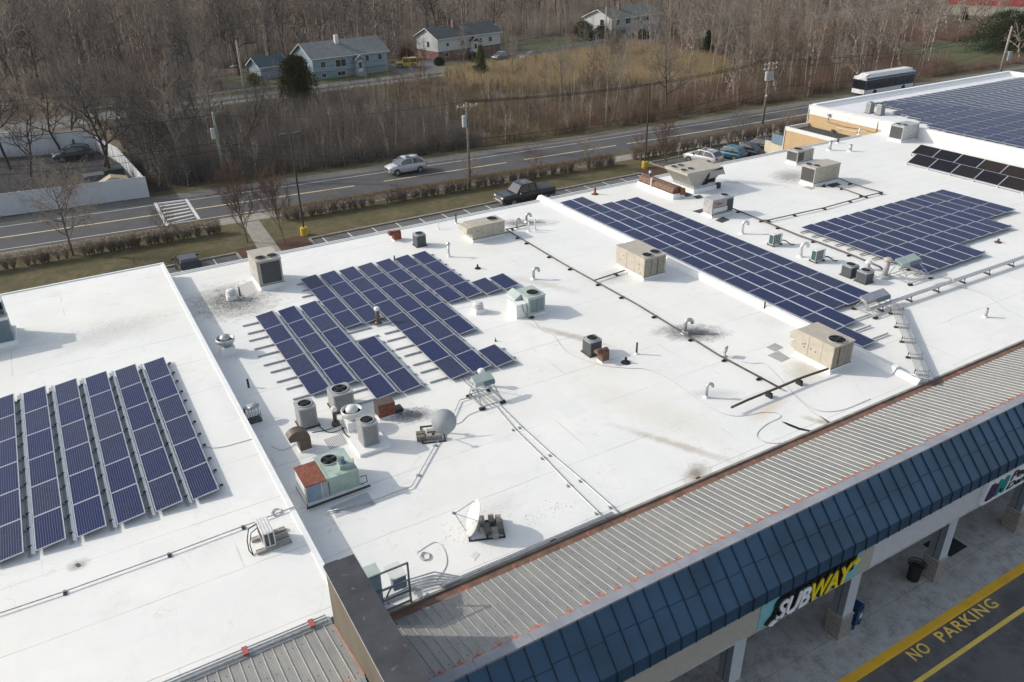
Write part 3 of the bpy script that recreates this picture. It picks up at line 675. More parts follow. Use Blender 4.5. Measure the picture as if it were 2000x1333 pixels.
# west wing array: seven columns of six
colsA = [(1.34-1.258*k, 37.27, 6, 0) for k in range(6, -1, -1)]
NP += array(colsA, 7.50, .95, 1.935, R_(7), M_CELL, 'blue solar panel %s from the street in %s column of west wing array', 'solar panels on the west wing', pitch_y=1.955)
railA = [(-7.2, 2.42, 37.27-1.955*k-d) for k in range(6) for d in (.45, 1.5)]
racking('grey racking with light deflector strips under the west wing solar panels', railA,
        [(x+1.12, .10, 25.5, 37.45, 7.50, 7.46) for (x, *_r) in colsA[:-1]] , 7.50, [(x+1.1, y) for (x, *_r) in colsA for (_a, _b, y) in railA])
# centre array
cB = [(7.55,41.5,5,2), (8.79,41.5,5,2), (10.03,41.5,6,2), (11.25,45.22,4,0), (11.25,35.6,3,5), (12.45,45.22,4,0), (13.68,45.22,8,0), (14.89,45.22,8,0),
      (16.12,45.22,6,0), (16.12,31.45,1,7), (17.38,45.18,4,0), (18.6,45.18,4,0), (19.82,39.2,1,3), (21.05,39.2,1,3)]
ix = [1,2,3,4,4,5,6,7,8,8,9,10,11,12]
proto = panel_proto('solar_module', '', .985, 1.935, R_(6), M_CELL); tr = tree_of(proto); first = True
for (x, yt, cnt, r0), ci in zip(cB, ix):
    for k in range(cnt):
        lab = 'blue solar panel %s from the street in %s column of centre roof array' % (ORD[r0+k+1], ORD[ci]); loc = (x, yt-k*1.95, RZ+.13)
        if first: proto.location = loc; proto['label'] = lab; proto['group'] = 'solar panels on the centre roof'; first = False
        else: dup(proto, loc, 0, lab, 'solar panels on the centre roof', tr)
        NP += 1
rB = []
for k in range(8):
    for d in (.42, 1.5):
        y = 45.22-1.95*k-d
        if k < 2: rB.append((10.6 if k else 10.9, 20.0, y))
        elif k < 4: rB.append((6.55 if k > 2 else 6.7, 20.0 if k == 2 else 22.3, y))
        elif k == 4: rB.append((6.5, 12.6, y)); rB.append((12.9, 17.4, y))
        elif k == 5: rB.append((6.6, 12.6, y)); rB.append((12.7, 17.4, y))
        elif k == 6: rB.append((6.8, 12.6, y)); rB.append((12.8, 16.2, y))
        else: rB.append((8.9, 12.6, y)); rB.append((12.8, 17.5, y))
racking('grey rails and deflectors under the centre roof solar panels', rB,
        [(x+1.0, .2, yt-cnt*1.95, yt, RZ+.22, RZ+.08) for (x, yt, cnt, r0) in cB if x < 20.9], RZ+.13, [(x+1.1, y) for (x, yt, cnt, r0) in cB for (_a, _b, y) in rB if yt-cnt*1.95 < y < yt])
# long strip along the expansion curb
cC = [(32.56,48.85,14,0), (33.72,48.95,13,0), (34.88,46.72,11,1), (36.04,46.66,11,1), (37.2,46.62,11,1)]
NP += array(cC, RZ+.18, 1.0, 1.935, R_(3), M_CELL, 'blue solar panel %s from the street in %s column of long strip array', 'solar panels of the long strip')
rC = [(32.3, 38.5 if 1 < k < 12 else (34.9 if k < 2 or k == 12 else 33.9), 48.85-1.955*k-d) for k in range(14) for d in (.45, 1.5)]
rC[-3:] = [(a, b_+1.2, y) for a, b_, y in rC[-3:]]
racking('rails under the long strip of solar panels beside the curb', rC, [(x+1.0, .16, yt-1.955*n_, yt, RZ+.24, RZ+.19) for (x, yt, n_, r0) in cC[:-1]], RZ+.18)
# east field array
cE = [(43.48+1.215*k, 35.2, 5 if k < 5 else (4 if k < 10 else 3), 0) for k in range(13)]
NP += array(cE, RZ+.18, 1.04, 1.90, R_(3), M_CELL, 'blue solar panel %s from the street in %s column of right roof array', 'solar panels right of the long strip', pitch_y=1.92)
racking('rails under the solar panels right of the long strip', [(42.9, 43.48+1.215*(5 if k == 4 else (10 if k == 3 else 13))+(.5 if k > 2 else 0), 35.2-1.92*k-d) for k in range(5) for d in (.45, 1.45)],
        [(x+1.04, .17, yt-1.92*n_, yt, RZ+.24, RZ+.19) for (x, yt, n_, r0) in cE[:-1]], RZ+.18)
# steeply tilted black panels: two rows
TB = R_(27)
pb = panel_proto('solar_module', '', 1.32, 1.98, TB, M_CELLD, M_FRAME); trb = tree_of(pb); first = True
gb = 'tilted black solar panels'
for r, (x, yt, n_) in enumerate(((63.85, 41.72, 9), (66.55, 43.3, 9))):
    for k in range(n_):
        lab = 'tilted black solar panel %s from the street in the %s row before the white wall' % (ORD[k+1], ['lower', 'upper'][r]); loc = (x, yt-k*2.02, RZ+.14 + (.1 if r else 0))
        if first: pb.location = loc; pb['label'] = lab; pb['group'] = gb; first = False
        else: dup(pb, loc, 0, lab, gb, trb)
        NP += 1
for r, (x, yt, n_) in enumerate(((63.85, 41.72, 9), (66.55, 43.3, 9))):
    t = thing('tilt_frame', 'metal legs holding the %s row of tilted black solar panels' % ['lower', 'upper'][r], 'racking', (x, yt, RZ))
    for k in range(n_+1):
        b = MB(); y = yt-k*2.02+.01; b.bar((x,y,RZ+.12),(x+1.18,y,RZ+.72),.04,.05); b.bar((x+1.16,y,RZ),(x+1.16,y,RZ+.7),.04,.04); b.bar((x-.06,y,RZ+.02),(x+1.25,y,RZ+.02),.05,.04); b.box(x-.1,y-.05,RZ,x+.02,y+.05,RZ+.14); b.build('leg', M_ALU, t)
    b = MB(); b.box(x-.03, yt-2.02*n_, RZ+.08, x+.0, yt, RZ+.13); b.build('rail', M_ALU, t); settle(t)
# east store field: nearest ones as things, the rest as one mass
starts = {0:78.8, 1:78.9, 2:76.9, 3:76.5, 4:75.6, 5:74.3, 6:74.1, 7:74.1, 8:74.1, 9:74.1, 10:74.1, 11:74.1}
cand = []
for r in range(12):
    y = 57.1-1.93*r; x = starts[r]
    while x < 107: cand.append((x, y, r)); x += 1.235
def px_of(x, y, z):
    c = RM.T @ (np.array([x, y, z])-CAM); return CX+FPX*c[0]/c[2], CY+FPX*c[1]/c[2]
vis = [c for c in cand if px_of(*c[:2], 7.4)[0] < 1995 and px_of(c[0], c[1]-1, 7.4)[0] < 2060]
rest = [c for c in cand if c not in vis]
vis.sort(key=lambda c: c[0]**2+c[1]**2)
nv = max(0, 298-NP); near, far = vis[:nv], vis[nv:]+rest
print('panels', NP, 'east', len(near), len(far))
pd = panel_proto('solar_module', '', 1.06, 1.87, R_(3), M_CELLE); trd = tree_of(pd); first = True
cnt = {}
for (x, y, r) in sorted(near, key=lambda c: (c[2], c[0])):
    i = cnt.get(r, 0); cnt[r] = i+1
    lab = 'blue grey solar panel %s from the west in row %s of the east store array' % (ORD[i+1] if i < 18 else 'far', ORD[r+1])
    if first: pd.location = (x, y, 7.36); pd['label'] = lab; pd['group'] = 'solar panels on the east store'; first = False
    else: dup(pd, (x, y, 7.36), 0, lab, 'solar panels on the east store', trd)
fb = MB(); fc = MB()
for (x, y, r) in far:
    fb.box(x, y-1.87, 7.37, x+1.06, y, 7.40); fc.quad((x+.03,y-1.84,7.404),(x+1.03,y-1.84,7.404),(x+1.03,y-.03,7.404),(x+.03,y-.03,7.404))
fo = thing('solar_field', 'far mass of blue grey solar panels on the east store roof', 'solar panels', (95, 48, 7.2)); fo['kind'] = 'stuff'
fb.build('panel_frame', M_FRAME, fo)['kind'] = 'stuff'; fc.build('cell_sheet', M_CELLE, fo)['kind'] = 'stuff'; settle(fo)
racking('rails under the east store solar panels', [(starts[r]-.3, 107, 57.1-1.93*r-d) for r in range(12) for d in (.4, 1.4)], [], 7.38)
# ================================================================== ROOF EQUIPMENT
def fan(par, x, y, z, r, n='fan'):
    b = MB(); b.lathe([(r+.04,0),(r+.04,.05),(r,.05),(r,.0)], (x,y,z), 20); b.build('fan_ring', M_UGREY, par)
    b = MB(); b.lathe([(r,0),(0.01,0)], (x,y,z+.012), 20); o = b.build('fan', M_VOID, par)
    b = MB()
    for k in range(4):
        a = k*math.pi/2+.4; c, s_ = math.cos(a), math.sin(a)
        b.quad((x+c*.07,y+s_*.07,z+.022),(x+c*r*.9-s_*r*.22,y+s_*r*.9+c*r*.22,z+.018),(x+c*r*.9+s_*r*.25,y+s_*r*.9-c*r*.25,z+.03))
    b.cyl(x,y,z+.015,z+.04,.09); b.build('fan_blade', M_COIL, o)
    b = MB()
    for q in (.35,.65,.95): b.tube([(x+r*q*math.cos(j*math.pi/8),y+r*q*math.sin(j*math.pi/8),z+.055) for j in range(17)], .006, 4, caps=False)
    for k in range(6):
        a = k*math.pi/6; b.bar((x-r*math.cos(a),y-r*math.sin(a),z+.055),(x+r*math.cos(a),y+r*math.sin(a),z+.055),.01,.01)
    b.build('fan_guard', M_DARK, o)
def rtu(name, label, x0, y0, x1, y1, h, m, fans=(), curb=.22, coil=(), lines=(), z=RZ, group=None, hood=None, over=.08, roofm=None):
    """rooftop unit: curb, cabinet, lid, fans (u,v,r), coil faces ('W','S','E'), door seams, hood side"""
    t = thing(name, label, 'rooftop unit', ((x0+x1)/2, (y0+y1)/2, z), 0, group)
    b = MB(); b.box(x0+.03, y0+.03, z, x1-.03, y1-.03, z+curb); b.box(x0-.06, y0-.06, z, x1+.06, y1+.06, z+.035); b.build('curb', M_WHITE, t)
    zb, zt = z+curb, z+curb+h
    b = MB(); b.box(x0, y0, zb, x1, y1, zt-.05); b.box(x0+.04,y0-.008,zb+.05,x0+.05,y0,zt-.1)
    for f in lines: b.box(x0+(x1-x0)*f-.04, y0-.012, zb+.05, x0+(x1-x0)*f+.01, y0, zt-.1)
    for f in (lines if not (coil and coil[0][0] == 'W') else ()): b.box(x0-.012, y0+(y1-y0)*f-.02, zb+.05, x0, y0+(y1-y0)*f+.02, zt-.1)
    b.build('cabinet', m, t)
    b = MB(); b.box(x0-.03, y0-.03, zt-.05, x1+.03, y1+.03, zt); b.build('lid', roofm or m, t)
    s_ = MB()
    for f in lines: s_.box(x0+(x1-x0)*f+.012, y0-.005, zb+.04, x0+(x1-x0)*f+.024, y0+.002, zt-.08)
    for k in range(5):
        xx = x0+(x1-x0)*rnd.uniform(.1,.9); zz = zb+h*rnd.uniform(.1,.8); s_.box(xx, y0-.01, zz, xx+.07, y0, zz+.05)
        yy = y0+(y1-y0)*rnd.uniform(.1,.9); zz = zb+h*rnd.uniform(.1,.8); s_.box(x0-.01, yy, zz, x0, yy+.06, zz+.06)
    s_.box(x0-.02, y0-.02, zb-.025, x1+.02, y0+.01, zb+.01)
    s_.build('panel_seam', M_DARK, t)
    if coil and coil[0][0] != 'D':
        b = MB()
        for (sd, a, c) in coil:
            if sd == 'S': b.box(x0+(x1-x0)*a, y0-.01, zb+.08, x0+(x1-x0)*c, y0+.02, zt-.16)
            if sd == 'W': b.box(x0-.01, y0+(y1-y0)*a, zb+.08, x0+.02, y0+(y1-y0)*c, zt-.16)
            if sd == 'E': b.box(x1-.02, y0+(y1-y0)*a, zb+.08, x1+.01, y0+(y1-y0)*c, zt-.16)
        b.build('coil_grille', M_COIL, t)
    if coil:
        b = MB()
        for (sd, a, c) in coil:
            if sd == 'D':
                n_ = 12
                for k in range(n_):
                    xa = x0+(x1-x0)*(a+(c-a)*k/n_); b.box(xa, y0-.012, zb+.06, xa+(x1-x0)*(c-a)/n_*.72, y0+.01, zt-.12)
        if b.v: b.build('side_panel', M_BEIGED, t)
    for (u, v, r) in fans: fan(t, x0+(x1-x0)*u, y0+(y1-y0)*v, zt, r)
    if hood == 'W':
        b = MB(); yy0, yy1 = y0+.05, y1-.05
        b.prism([(x0,zt-.05),(x0,zb+h*.45),(x0-.42,zb+h*.52),(x0-.35,zt-.08)], yy0, yy1, 'y'); b.build('intake_hood', m, t)
    if hood == 'N':
        b = MB(); b.prism([(y1,zt-.05),(y1+.45,zt-.35),(y1+.4,zb+h*.45),(y1,zb+h*.5)], x0+.05, x1-.05, 'x')
        b.prism([(y1,zb+h*.42),(y1+.3,zb+h*.3),(y1+.28,zb+.1),(y1,zb+.05)], x0+.05, x1-.05, 'x'); b.build('intake_hood', m, t)
    settle(t); return t
GR = 'packaged rooftop units'
u = rtu('rooftop_unit', 'tall beige rooftop unit with two fans near the back edge left of the centre panels', 8.8, 45.1, 10.25, 47.2, 1.55, M_BEIGE2, [(.27,.22,.3),(.75,.22,.3)], .32, [('S',.14,.93)], (), group=GR, roofm=M_BEIGE)
u = rtu('rooftop_unit', 'low peeling beige rooftop unit with one fan and an intake hood beside hooked pipes', 23.2, 45.35, 25.7, 46.65, .9, M_BEIGE, [(.78,.6,.36)], .22, (), (.3,.62), group=GR, hood='W')
u = rtu('rooftop_unit', 'weathered beige rooftop unit with two fans standing left of the long solar strip', 28.85, 34.15, 30.5, 36.9, 1.2, M_BEIGE, [(.3,.14,.3),(.74,.2,.3)], .22, [('D',.04,.96)], (.33,.62), group=GR)
u = rtu('rooftop_unit', 'weathered beige rooftop unit with one fan nearest the metal roof beside solar panels', 29.35, 20.78, 30.75, 23.0, 1.18, M_BEIGE, [(.5,.2,.40)], .26, [('D',.04,.96)], (.3,.66), group=GR, hood='N')
u = rtu('rooftop_unit', 'grey rooftop unit with red lettering and one fan beside the brown duct housing', 40.1, 40.4, 42.1, 41.35, 1.12, M_UGREY, [(.78,.55,.28)], .2, [('S',.68,1.)], (.06,), group=GR)
b = MB(); b.box(-.75, -.59, .95, -.15, -.585, 1.05); b.build('red_lettering', mat('red_logo_paint', (.45,.05,.06), .5), u)
b = MB(); b.box(-.98, -.59, .42, .35, -.583, .72); b.build('open_panel', M_ALU, u)
u = rtu('rooftop_unit', 'grey beige rooftop unit with dark coil nearest the back edge by the tan annex', 55.8, 46.75, 57.8, 47.95, .98, M_BEIGE2, [(.3,.5,.36)], .22, [('W',.05,.95),('S',.05,.4)], (.5,.62,.75,.87), group=GR)
u = rtu('rooftop_unit', 'beige rooftop unit with two fans and a dark coil face beside a small black mat', 52.0, 41.6, 54.9, 43.0, 1.28, M_BEIGE, [(.14,.74,.26),(.2,.3,.26)], .26, [('W',.05,.95)], (.5,.85), group=GR)
u = rtu('rooftop_unit', 'silver grey rooftop unit standing before the white wall of the east store', 69.8, 46.7, 72.1, 48.1, 1.3, M_LGREY, [(.2,.7,.26),(.25,.25,.26)], .24, [('W',.05,.95)], (.4,.9), group=GR)
# big unit flared like a trapezoid with four fans
t = thing('rooftop_unit', 'largest beige rooftop unit with flared sides and four round fans on top', 'rooftop unit', (44.0, 47.0, RZ), 0, GR)
b = MB(); b.box(42.9, 45.45, RZ, 45.3, 48.1, RZ+.32); b.build('curb', M_WHITE, t)
b = MB(); b.box(42.95, 45.5, RZ+.32, 45.25, 48.05, RZ+.55); b.box(44.0,45.52,RZ+.55,45.2,48.0,RZ+1.05); b.build('base_rail', M_LGREY, t)
b = MB(); zc, zt = RZ+.55, RZ+1.80
b.add([(42.95,45.55,zc),(43.75,45.55,zc),(43.75,48.0,zc),(42.95,48.0,zc),(42.0,45.32,zt-.2),(44.3,45.32,zt-.2),(44.3,47.95,zt-.2),(42.0,47.95,zt-.2)], [(3,2,1,0),(4,5,6,7),(0,1,5,4),(1,2,6,5),(2,3,7,6),(3,0,4,7)])
b.build('cabinet', M_BEIGE2, t)
b = MB(); b.box(41.95, 45.28, zt-.2, 45.6, 47.99, zt); b.build('lid', M_BEIGE, t)
b = MB(); b.prism([(45.6,zt-.02),(44.3,zt-.2),(44.3,zt-.62),(45.75,zt-.62),(45.95,zt-.7)][::-1], 45.28, 47.98, 'y'); b.prism([(44.35,zt-.62),(44.35,zc+.35),(45.2,zc+.35),(45.55,zt-.64)], 45.5, 47.9, 'y'); b.build('intake_hood', M_BEIGE2, t)
b = MB(); b.add([(43.75,45.42,zc+.02),(44.25,45.42,zc+.02),(44.25,45.30,zt-.3)], [(0,1,2)]); b.box(44.1,45.5,RZ+.62,45.1,45.515,RZ+.95); b.build('dark_gap', M_VOID, t)
for (x, y) in ((42.35,47.35),(43.05,47.35),(42.35,46.2),(43.05,46.2)): fan(t, x, y, zt, .25)
b = MB(); b.box(45.4,45.4,RZ,45.7,45.7,RZ+.45); b.build('support_post', M_DARK, t)
settle(t)
# brown rounded duct housing on white curb
t = thing('duct_housing', 'long rusty brown rounded duct housing on a white curb beside the largest unit', 'duct', (41.2, 46.8, RZ))
b = MB(); b.box(40.6, 45.2, RZ, 41.75, 49.6, RZ+.38); b.build('curb', M_WHITE, t)
b = MB(); n = 8; b.prism([(40.65,RZ+.38)]+[(41.15-.52*math.cos(math.pi*k/n), RZ+.55+.38*math.sin(math.pi*k/n)) for k in range(n+1)]+[(41.65,RZ+.38)], 45.35, 49.5, 'y'); b.build('housing', M_RUST2, t)
b = MB(); b.cyl(40.62, 47.9, RZ+.3, RZ+1.05, .07); b.build('white_pipe', M_PVC, t)
b = MB(); b.cyl(41.5, 45.2, RZ+.3, RZ+.75, .26, .2); b.build('duct_end', M_RUST, t); settle(t)
# faded green and red unit
t = thing('rooftop_unit', 'old rooftop unit half faded green and half rusty red with one rusted fan', 'rooftop unit', (6.0, 24.6, RZ), 0, GR)
x0, x1, y0, y1, zt = 5.05, 7.12, 24.25, 25.6, RZ+.98
b = MB(); b.box(x0-.05, y0-.08, RZ, x1+.15, y1, RZ+.2); b.build('curb', M_WHITE, t)
b = MB(); b.box(5.92, y0, RZ+.2, x1, y1+.25, zt); b.box(5.86, y0-.01, RZ+.2, 5.95, y1+.25, zt+.02); b.build('green_cabinet', M_MINT, t)
b = MB(); b.box(x0, y0-.02, RZ+.2, 5.86, y1-.02, zt-.03); b.build('cabinet', M_PVC, t)
b = MB(); b.box(x0-.02, y0-.05, zt-.03, 5.87, y1, zt+.02); b.build('red_lid', M_RUST, t)
b = MB(); b.box(x0+.02, y0-.035, RZ+.22, x0+.58, y0-.02, zt-.06); b.build('blue_panel', M_BLUEG, t)
b = MB(); b.box(x0+.62, y0-.04, RZ+.22, 5.9, y0-.02, zt-.08); b.build('grey_panel', M_UGREY, t)
b = MB(); b.bar((x0-.1,y0-.18,RZ+.12),(x1+.35,y0-.12,RZ+.12),.06,.06); b.bar((x0-.04,y0-.15,RZ+.1),(x0-.05,y1,RZ+.1),.03,.03); b.bar((x0-.04,y0-.1,RZ+.1),(x0-.04,y0-.1,zt),.02,.02); b.box(5.9,y0-.045,RZ+.25,5.93,y0-.03,zt-.1); b.build('frame_bar', M_DARK, t)
b = MB(); b.tube([(x1+.05,y0+.1,RZ+.5),(x1+.3,y0+.1,RZ+.5),(x1+.3,y0+.0,RZ+.25),(x1,y0-.02,RZ+.25)], .02, 5); b.build('pipe', M_DARK, t)
fan(t, 6.35, 25.35, zt, .32)
b = MB(); b.prism([(6.5,24.5),(7.05,24.45),(7.15,24.75),(6.5,24.85)], zt, zt+.18, 'z'); b.build('flue_box', M_MINT, t)
b = MB(); b.cyl(6.68, 24.68, zt+.18, zt+.42, .09); b.cyl(6.68,24.68,zt+.18,zt+.2,.15); b.build('flue', M_SLATE, t); settle(t)
# pale green unit with white box
t = thing('rooftop_unit', 'pale green rooftop unit with louvred side and a white box attached to its left', 'rooftop unit', (20.7, 34.2, RZ), 0, GR)
b = MB(); b.box(20.42, 33.6, RZ+.12, 21.5, 34.95, RZ+1.12); b.build('cabinet', M_SAGE, t)
b = MB(); b.box(20.36,33.55,RZ,21.56,35,RZ+.12); b.build('curb', M_WHITE, t)
b = MB()
for k in range(7): b.box(20.55, 33.585, RZ+.25+k*.11, 21.4, 33.6, RZ+.31+k*.11)
b.box(20.95,33.58,RZ+.2,20.98,33.6,RZ+1.02); b.build('louvre', M_SLATE, t)
b = MB(); b.box(20.4, 33.56, RZ+1.12, 21.53, 34.98, RZ+1.16); b.prism([(20.42,RZ+1.16),(20.0,RZ+.9),(19.95,RZ+.84),(20.42,RZ+.84)], 34.3, 35.3, 'y'); b.build('lid', M_SAGE, t)
b = MB(); b.box(19.75, 33.75, RZ, 20.4, 34.75, RZ+.82); b.build('white_box', M_WHITE, t)
b = MB(); b.tube([(20.1,33.75,RZ+.8),(20.15,33.6,RZ+.4),(20.35,33.4,RZ+.05)], .02, 5); b.cyl(20.55,33.45,RZ,RZ+.08,.13); b.build('cable_coil', M_DARK, t)
fan(t, 21.0, 34.1, RZ+1.16, .34); settle(t)
# unit cut by the left frame edge
t = thing('rooftop_unit', 'dark slate green rooftop unit cut by the left photo edge on the west wing', 'rooftop unit', (-5, 43.7, 7.37), 0, GR)
b = MB(); b.box(-7.5, 43.1, 7.37, -3.75, 45.3, 7.62); b.build('curb', M_WHITE, t)
b = MB(); b.box(-7.4, 43.2, 7.62, -3.85, 44.1, 8.75); b.box(-7.4, 44.1, 7.62, -3.95, 45.2, 9.0); b.build('cabinet', M_SLATE, t)
b = MB(); b.box(-7.43, 43.17, 8.75, -3.82, 44.0, 8.79); b.box(-7.43, 44.25, 9.3, -3.92, 45.25, 9.36); b.build('lid', M_LGREY, t)
b = MB(); b.box(-7.4, 44.12, 8.8, -3.97, 44.2, 9.3); b.build('dark_gap', M_VOID, t)
b = MB(); b.box(-7.4,44.3,9.0,-3.95,45.2,9.3); b.build('upper_cabinet', M_SLATE, t); settle(t)
# mini split on west wing
t = thing('ac_unit', 'white mini split air conditioner resting on grey concrete blocks on the west wing', 'air conditioner', (3.1, 22.1, 7.37))
b = MB(); b.box(2.9, 21.72, 7.47, 3.28, 22.62, 8.08); b.build('cabinet', M_PVC, t)
b = MB()
for k in range(9):
    for q in (0, 1): b.box(2.95+q*.16, 21.705, 7.55+k*.055, 3.07+q*.17, 21.722, 7.585+k*.055)
for k in range(7): b.box(2.89,21.8+k*.11,7.6,2.902,21.87+k*.11,7.98)
b.build('grille', M_DARK, t)
b = MB()
for k in range(4): b.box(2.92+k*.1, 21.75, 8.08, 2.95+k*.1, 22.6, 8.09)
b.build('top_rib', M_WMETAL, t)
for k, yy in enumerate((21.66, 22.0, 22.36)):
    b = MB(); b.box(2.62 if k != 1 else 3.0, yy, 7.37, 3.78, yy+.17, 7.47); b.build('concrete_block', M_CONC, t)
b = MB(); b.tube([(2.9,22.5,8.0),(2.6,22.4,7.95),(2.45,22.1,7.75),(2.42,21.9,7.5),(2.5,21.7,7.39)], .02, 5); b.tube([(2.9,22.45,7.85),(2.65,22.35,7.8),(2.5,22.05,7.6),(2.5,21.8,7.38)], .018, 5); b.build('line_set', M_BLACK, t); settle(t)
# residential style condensers
def condenser(label, x, y, w_, h, m, slats='lines', z=RZ, pad=None, d=None, slatm=None, group='air conditioning condensers'):
    d = d or w_; t = thing('condenser', label, 'air conditioner', (x, y, z), 0, group)
    b = MB(); b.box(x-w_/2-.05, y-d/2-.05, z, x+w_/2+.05, y+d/2+.05, z+.06); b.build('base_pad', M_BROWN if not pad else pad, t)
    r = w_*.12; zb = z+.06
    def rr(q): return [(x+cx_+q*math.cos(a), y+cy_+q*math.sin(a)) for (cx_, cy_, a0) in ((w_/2-r, d/2-r, 0), (-w_/2+r, d/2-r, 90), (-w_/2+r, -d/2+r, 180), (w_/2-r, -d/2+r, 270)) for a in (R_(a0), R_(a0+45), R_(a0+90))]
    b = MB(); b.prism(rr(r-.02), zb, zb+h-.05, 'z'); b.build('coil', M_COIL, t)
    s_ = MB(); n = int(h/.075)
    for k in range(n): s_.prism(rr(r), zb+.02+k*.075, zb+.02+k*.075+.042, 'z')
    for sx in (-1, 1):
        for sy in (-1, 1): s_.box(x+sx*(w_/2-.05)-.035, y+sy*(d/2-.05)-.035, zb, x+sx*(w_/2-.05)+.035, y+sy*(d/2-.05)+.035, zb+h)
    s_.build('louvre', slatm or m, t)
    b = MB(); b.prism(rr(r+.015), zb+h-.05, zb+h+.02, 'z'); b.build('top_cover', m, t)
    fan(t, x, y, zb+h+.02, min(w_, d)*.37); settle(t); return t
def put(label, px, py, w_, h, m, **k): p = at(px, py); return condenser(label, p.x+w_/2*.75, p.y+w_/2*.7, w_, h, m, **k)
M_CLG = mat('condenser_light_grey', (.34,.35,.35), .5, var=.08); M_CDK = mat('condenser_dark_grey', (.085,.10,.11), .5, var=.1); M_CTOP = mat('condenser_top_grey', (.30,.33,.35), .5)
put('light grey condenser with a red fan hub left of the clustered rooftop machines', 592, 838, .78, .95, M_CLG)
put('widest light grey condenser directly behind the open silver exhaust fan', 658, 805, .95, .82, M_CLG)
put('light grey louvred condenser nearest the green and red unit on a white plinth', 714, 877, .72, 1.1, M_CLG, pad=M_BLACK)
b = MB(); b.box(7.85,26.2,RZ,9.2,27.6,RZ+.14); o = tag(b.build('white_plinth', M_WHITE), 'white plinth under the louvred condenser', 'plinth')
put('dark grey condenser beside the small rusted hood at the back edge', 816, 483, .70, .75, M_CTOP, slatm=M_CDK)
put('dark grey condenser standing behind the brown curved hood on the open white roof', 1153, 696, .72, .74, M_CTOP, slatm=M_CDK)
put('left one of two dark condensers between the long strip and the flue pipe', 1659, 543, .72, .62, M_CTOP, slatm=M_CDK, pad=M_WOODB)
put('right one of two dark condensers between the long strip and the flue pipe', 1688, 555, .72, .62, M_CTOP, slatm=M_CDK, pad=M_WOODB)
for i, (px, py, lb) in enumerate(((1700, 222, 'left one of two silver condensers on the east store roof edge'), (1721, 226, 'right one of two silver condensers on the east store roof edge'))):
    p = at(px, py, 7.25); condenser(lb, p.x+.3, p.y+.4, .75, 1.0, M_LGREY, z=7.2, d=.6)
def minisplit(label, px, py):
    p = at(px, py); x, y = p.x, p.y
    t = thing('ac_unit', label, 'air conditioner', (x, y, RZ))
    b = MB(); b.box(x-.42, y-.05, RZ+.12, x+.42, y+.3, RZ+.82); b.build('cabinet', M_PVC, t)
    b = MB(); b.box(x-.43, y-.03, RZ+.17, x-.418, y+.28, RZ+.77); b.box(x-.4,y-.062,RZ+.16,x+.22,y-.05,RZ+.78); b.build('coil_face', mat('teal_coil', (.03,.09,.10), .5), t)
    b = MB()
    for k in range(5): b.box(x-.4+k*.155, y-.07, RZ+.16, x-.385+k*.155, y-.062, RZ+.78)
    for k in range(5): b.box(x-.4, y-.07, RZ+.16+k*.15, x+.22, y-.062, RZ+.175+k*.15)
    b.build('coil_guard', M_PVC, t)
    b = MB(); b.box(x-.4,y-.15,RZ,x-.3,y+.45,RZ+.12); b.box(x+.3,y-.15,RZ,x+.4,y+.45,RZ+.12); b.build('foot', M_WOODB, t)
    b = MB(); b.tube([(x+.42,y,RZ+.3),(x+.62,y-.15,RZ+.28),(x+.8,y-.5,RZ+.08),(x+1.0,y-.6,RZ+.06)], .035, 6); b.build('line_set', M_BLACK, t); t.location = t.location
    settle(t)
minisplit('white mini split air conditioner nearer the grey lettered unit', 1516, 480)
minisplit('white mini split air conditioner nearer the pair of dark condensers', 1599, 512)
# vents and pipes
def jpipe(label, px, py, tx, ty, r=.09, m=None, name='gooseneck_vent', dirx=1, s=1.):
    m = m or M_GALV
    p = at(px, py); h = hgt(p, tx, ty)-r; R = r*1.9; t = thing(name, label, 'vent pipe', p, 0, 'gooseneck vents')
    b = MB(); b.tube([(0,0,0),(0,0,h-R)]+[(R-R*math.cos(math.pi*k/8), -.0, h-R+R*math.sin(math.pi*k/8)) for k in range(1,8)]+[(2*R,0,h-R-.04)], r, 10); o = b.build('bent_pipe', m, t, True); o.rotation_euler = (0,0,R_(-20 if dirx > 0 else 160))
    b = MB(); b.lathe([(r*2.1,0),(r*1.6,.05),(r*1.05,.12)], (0,0,0), 12); b.build('flashing', M_WHITE, t)
    b = MB(); b.lathe([(r*.86,0),(.001,0)], (0,0,0), 10); v = b.build('opening', M_VOID, t); v.rotation_euler = (math.pi,0,0); rr = o.rotation_euler.z
    v.location = (2*R*math.cos(rr), 2*R*math.sin(rr), h-R-.045); return t
jpipe('ribbed grey gooseneck vent behind the lone pair of centre panels', 1042, 546, 1044, 522, .09)
jpipe('ribbed grey gooseneck vent inside the dark soot stain beside the long pipe', 1337, 651, 1341, 622, .10)
jpipe('small grey gooseneck vent left of the short dark pipe branch', 1379, 777, 1383, 748, .07)
jpipe('silver gooseneck vent in front of the grey lettered unit', 1449, 457, 1455, 431, .10, M_ALU)
jpipe('silver gooseneck vent between the two mini splits', 1563, 502, 1569, 473, .115, M_ALU)
jpipe('tall grey gooseneck vent in the soot beside the peeling beige unit', 1028, 434, 1030, 416, .09)
jpipe('short grey gooseneck vent in the soot left of the tall one', 1009, 447, 1012, 426, .07)
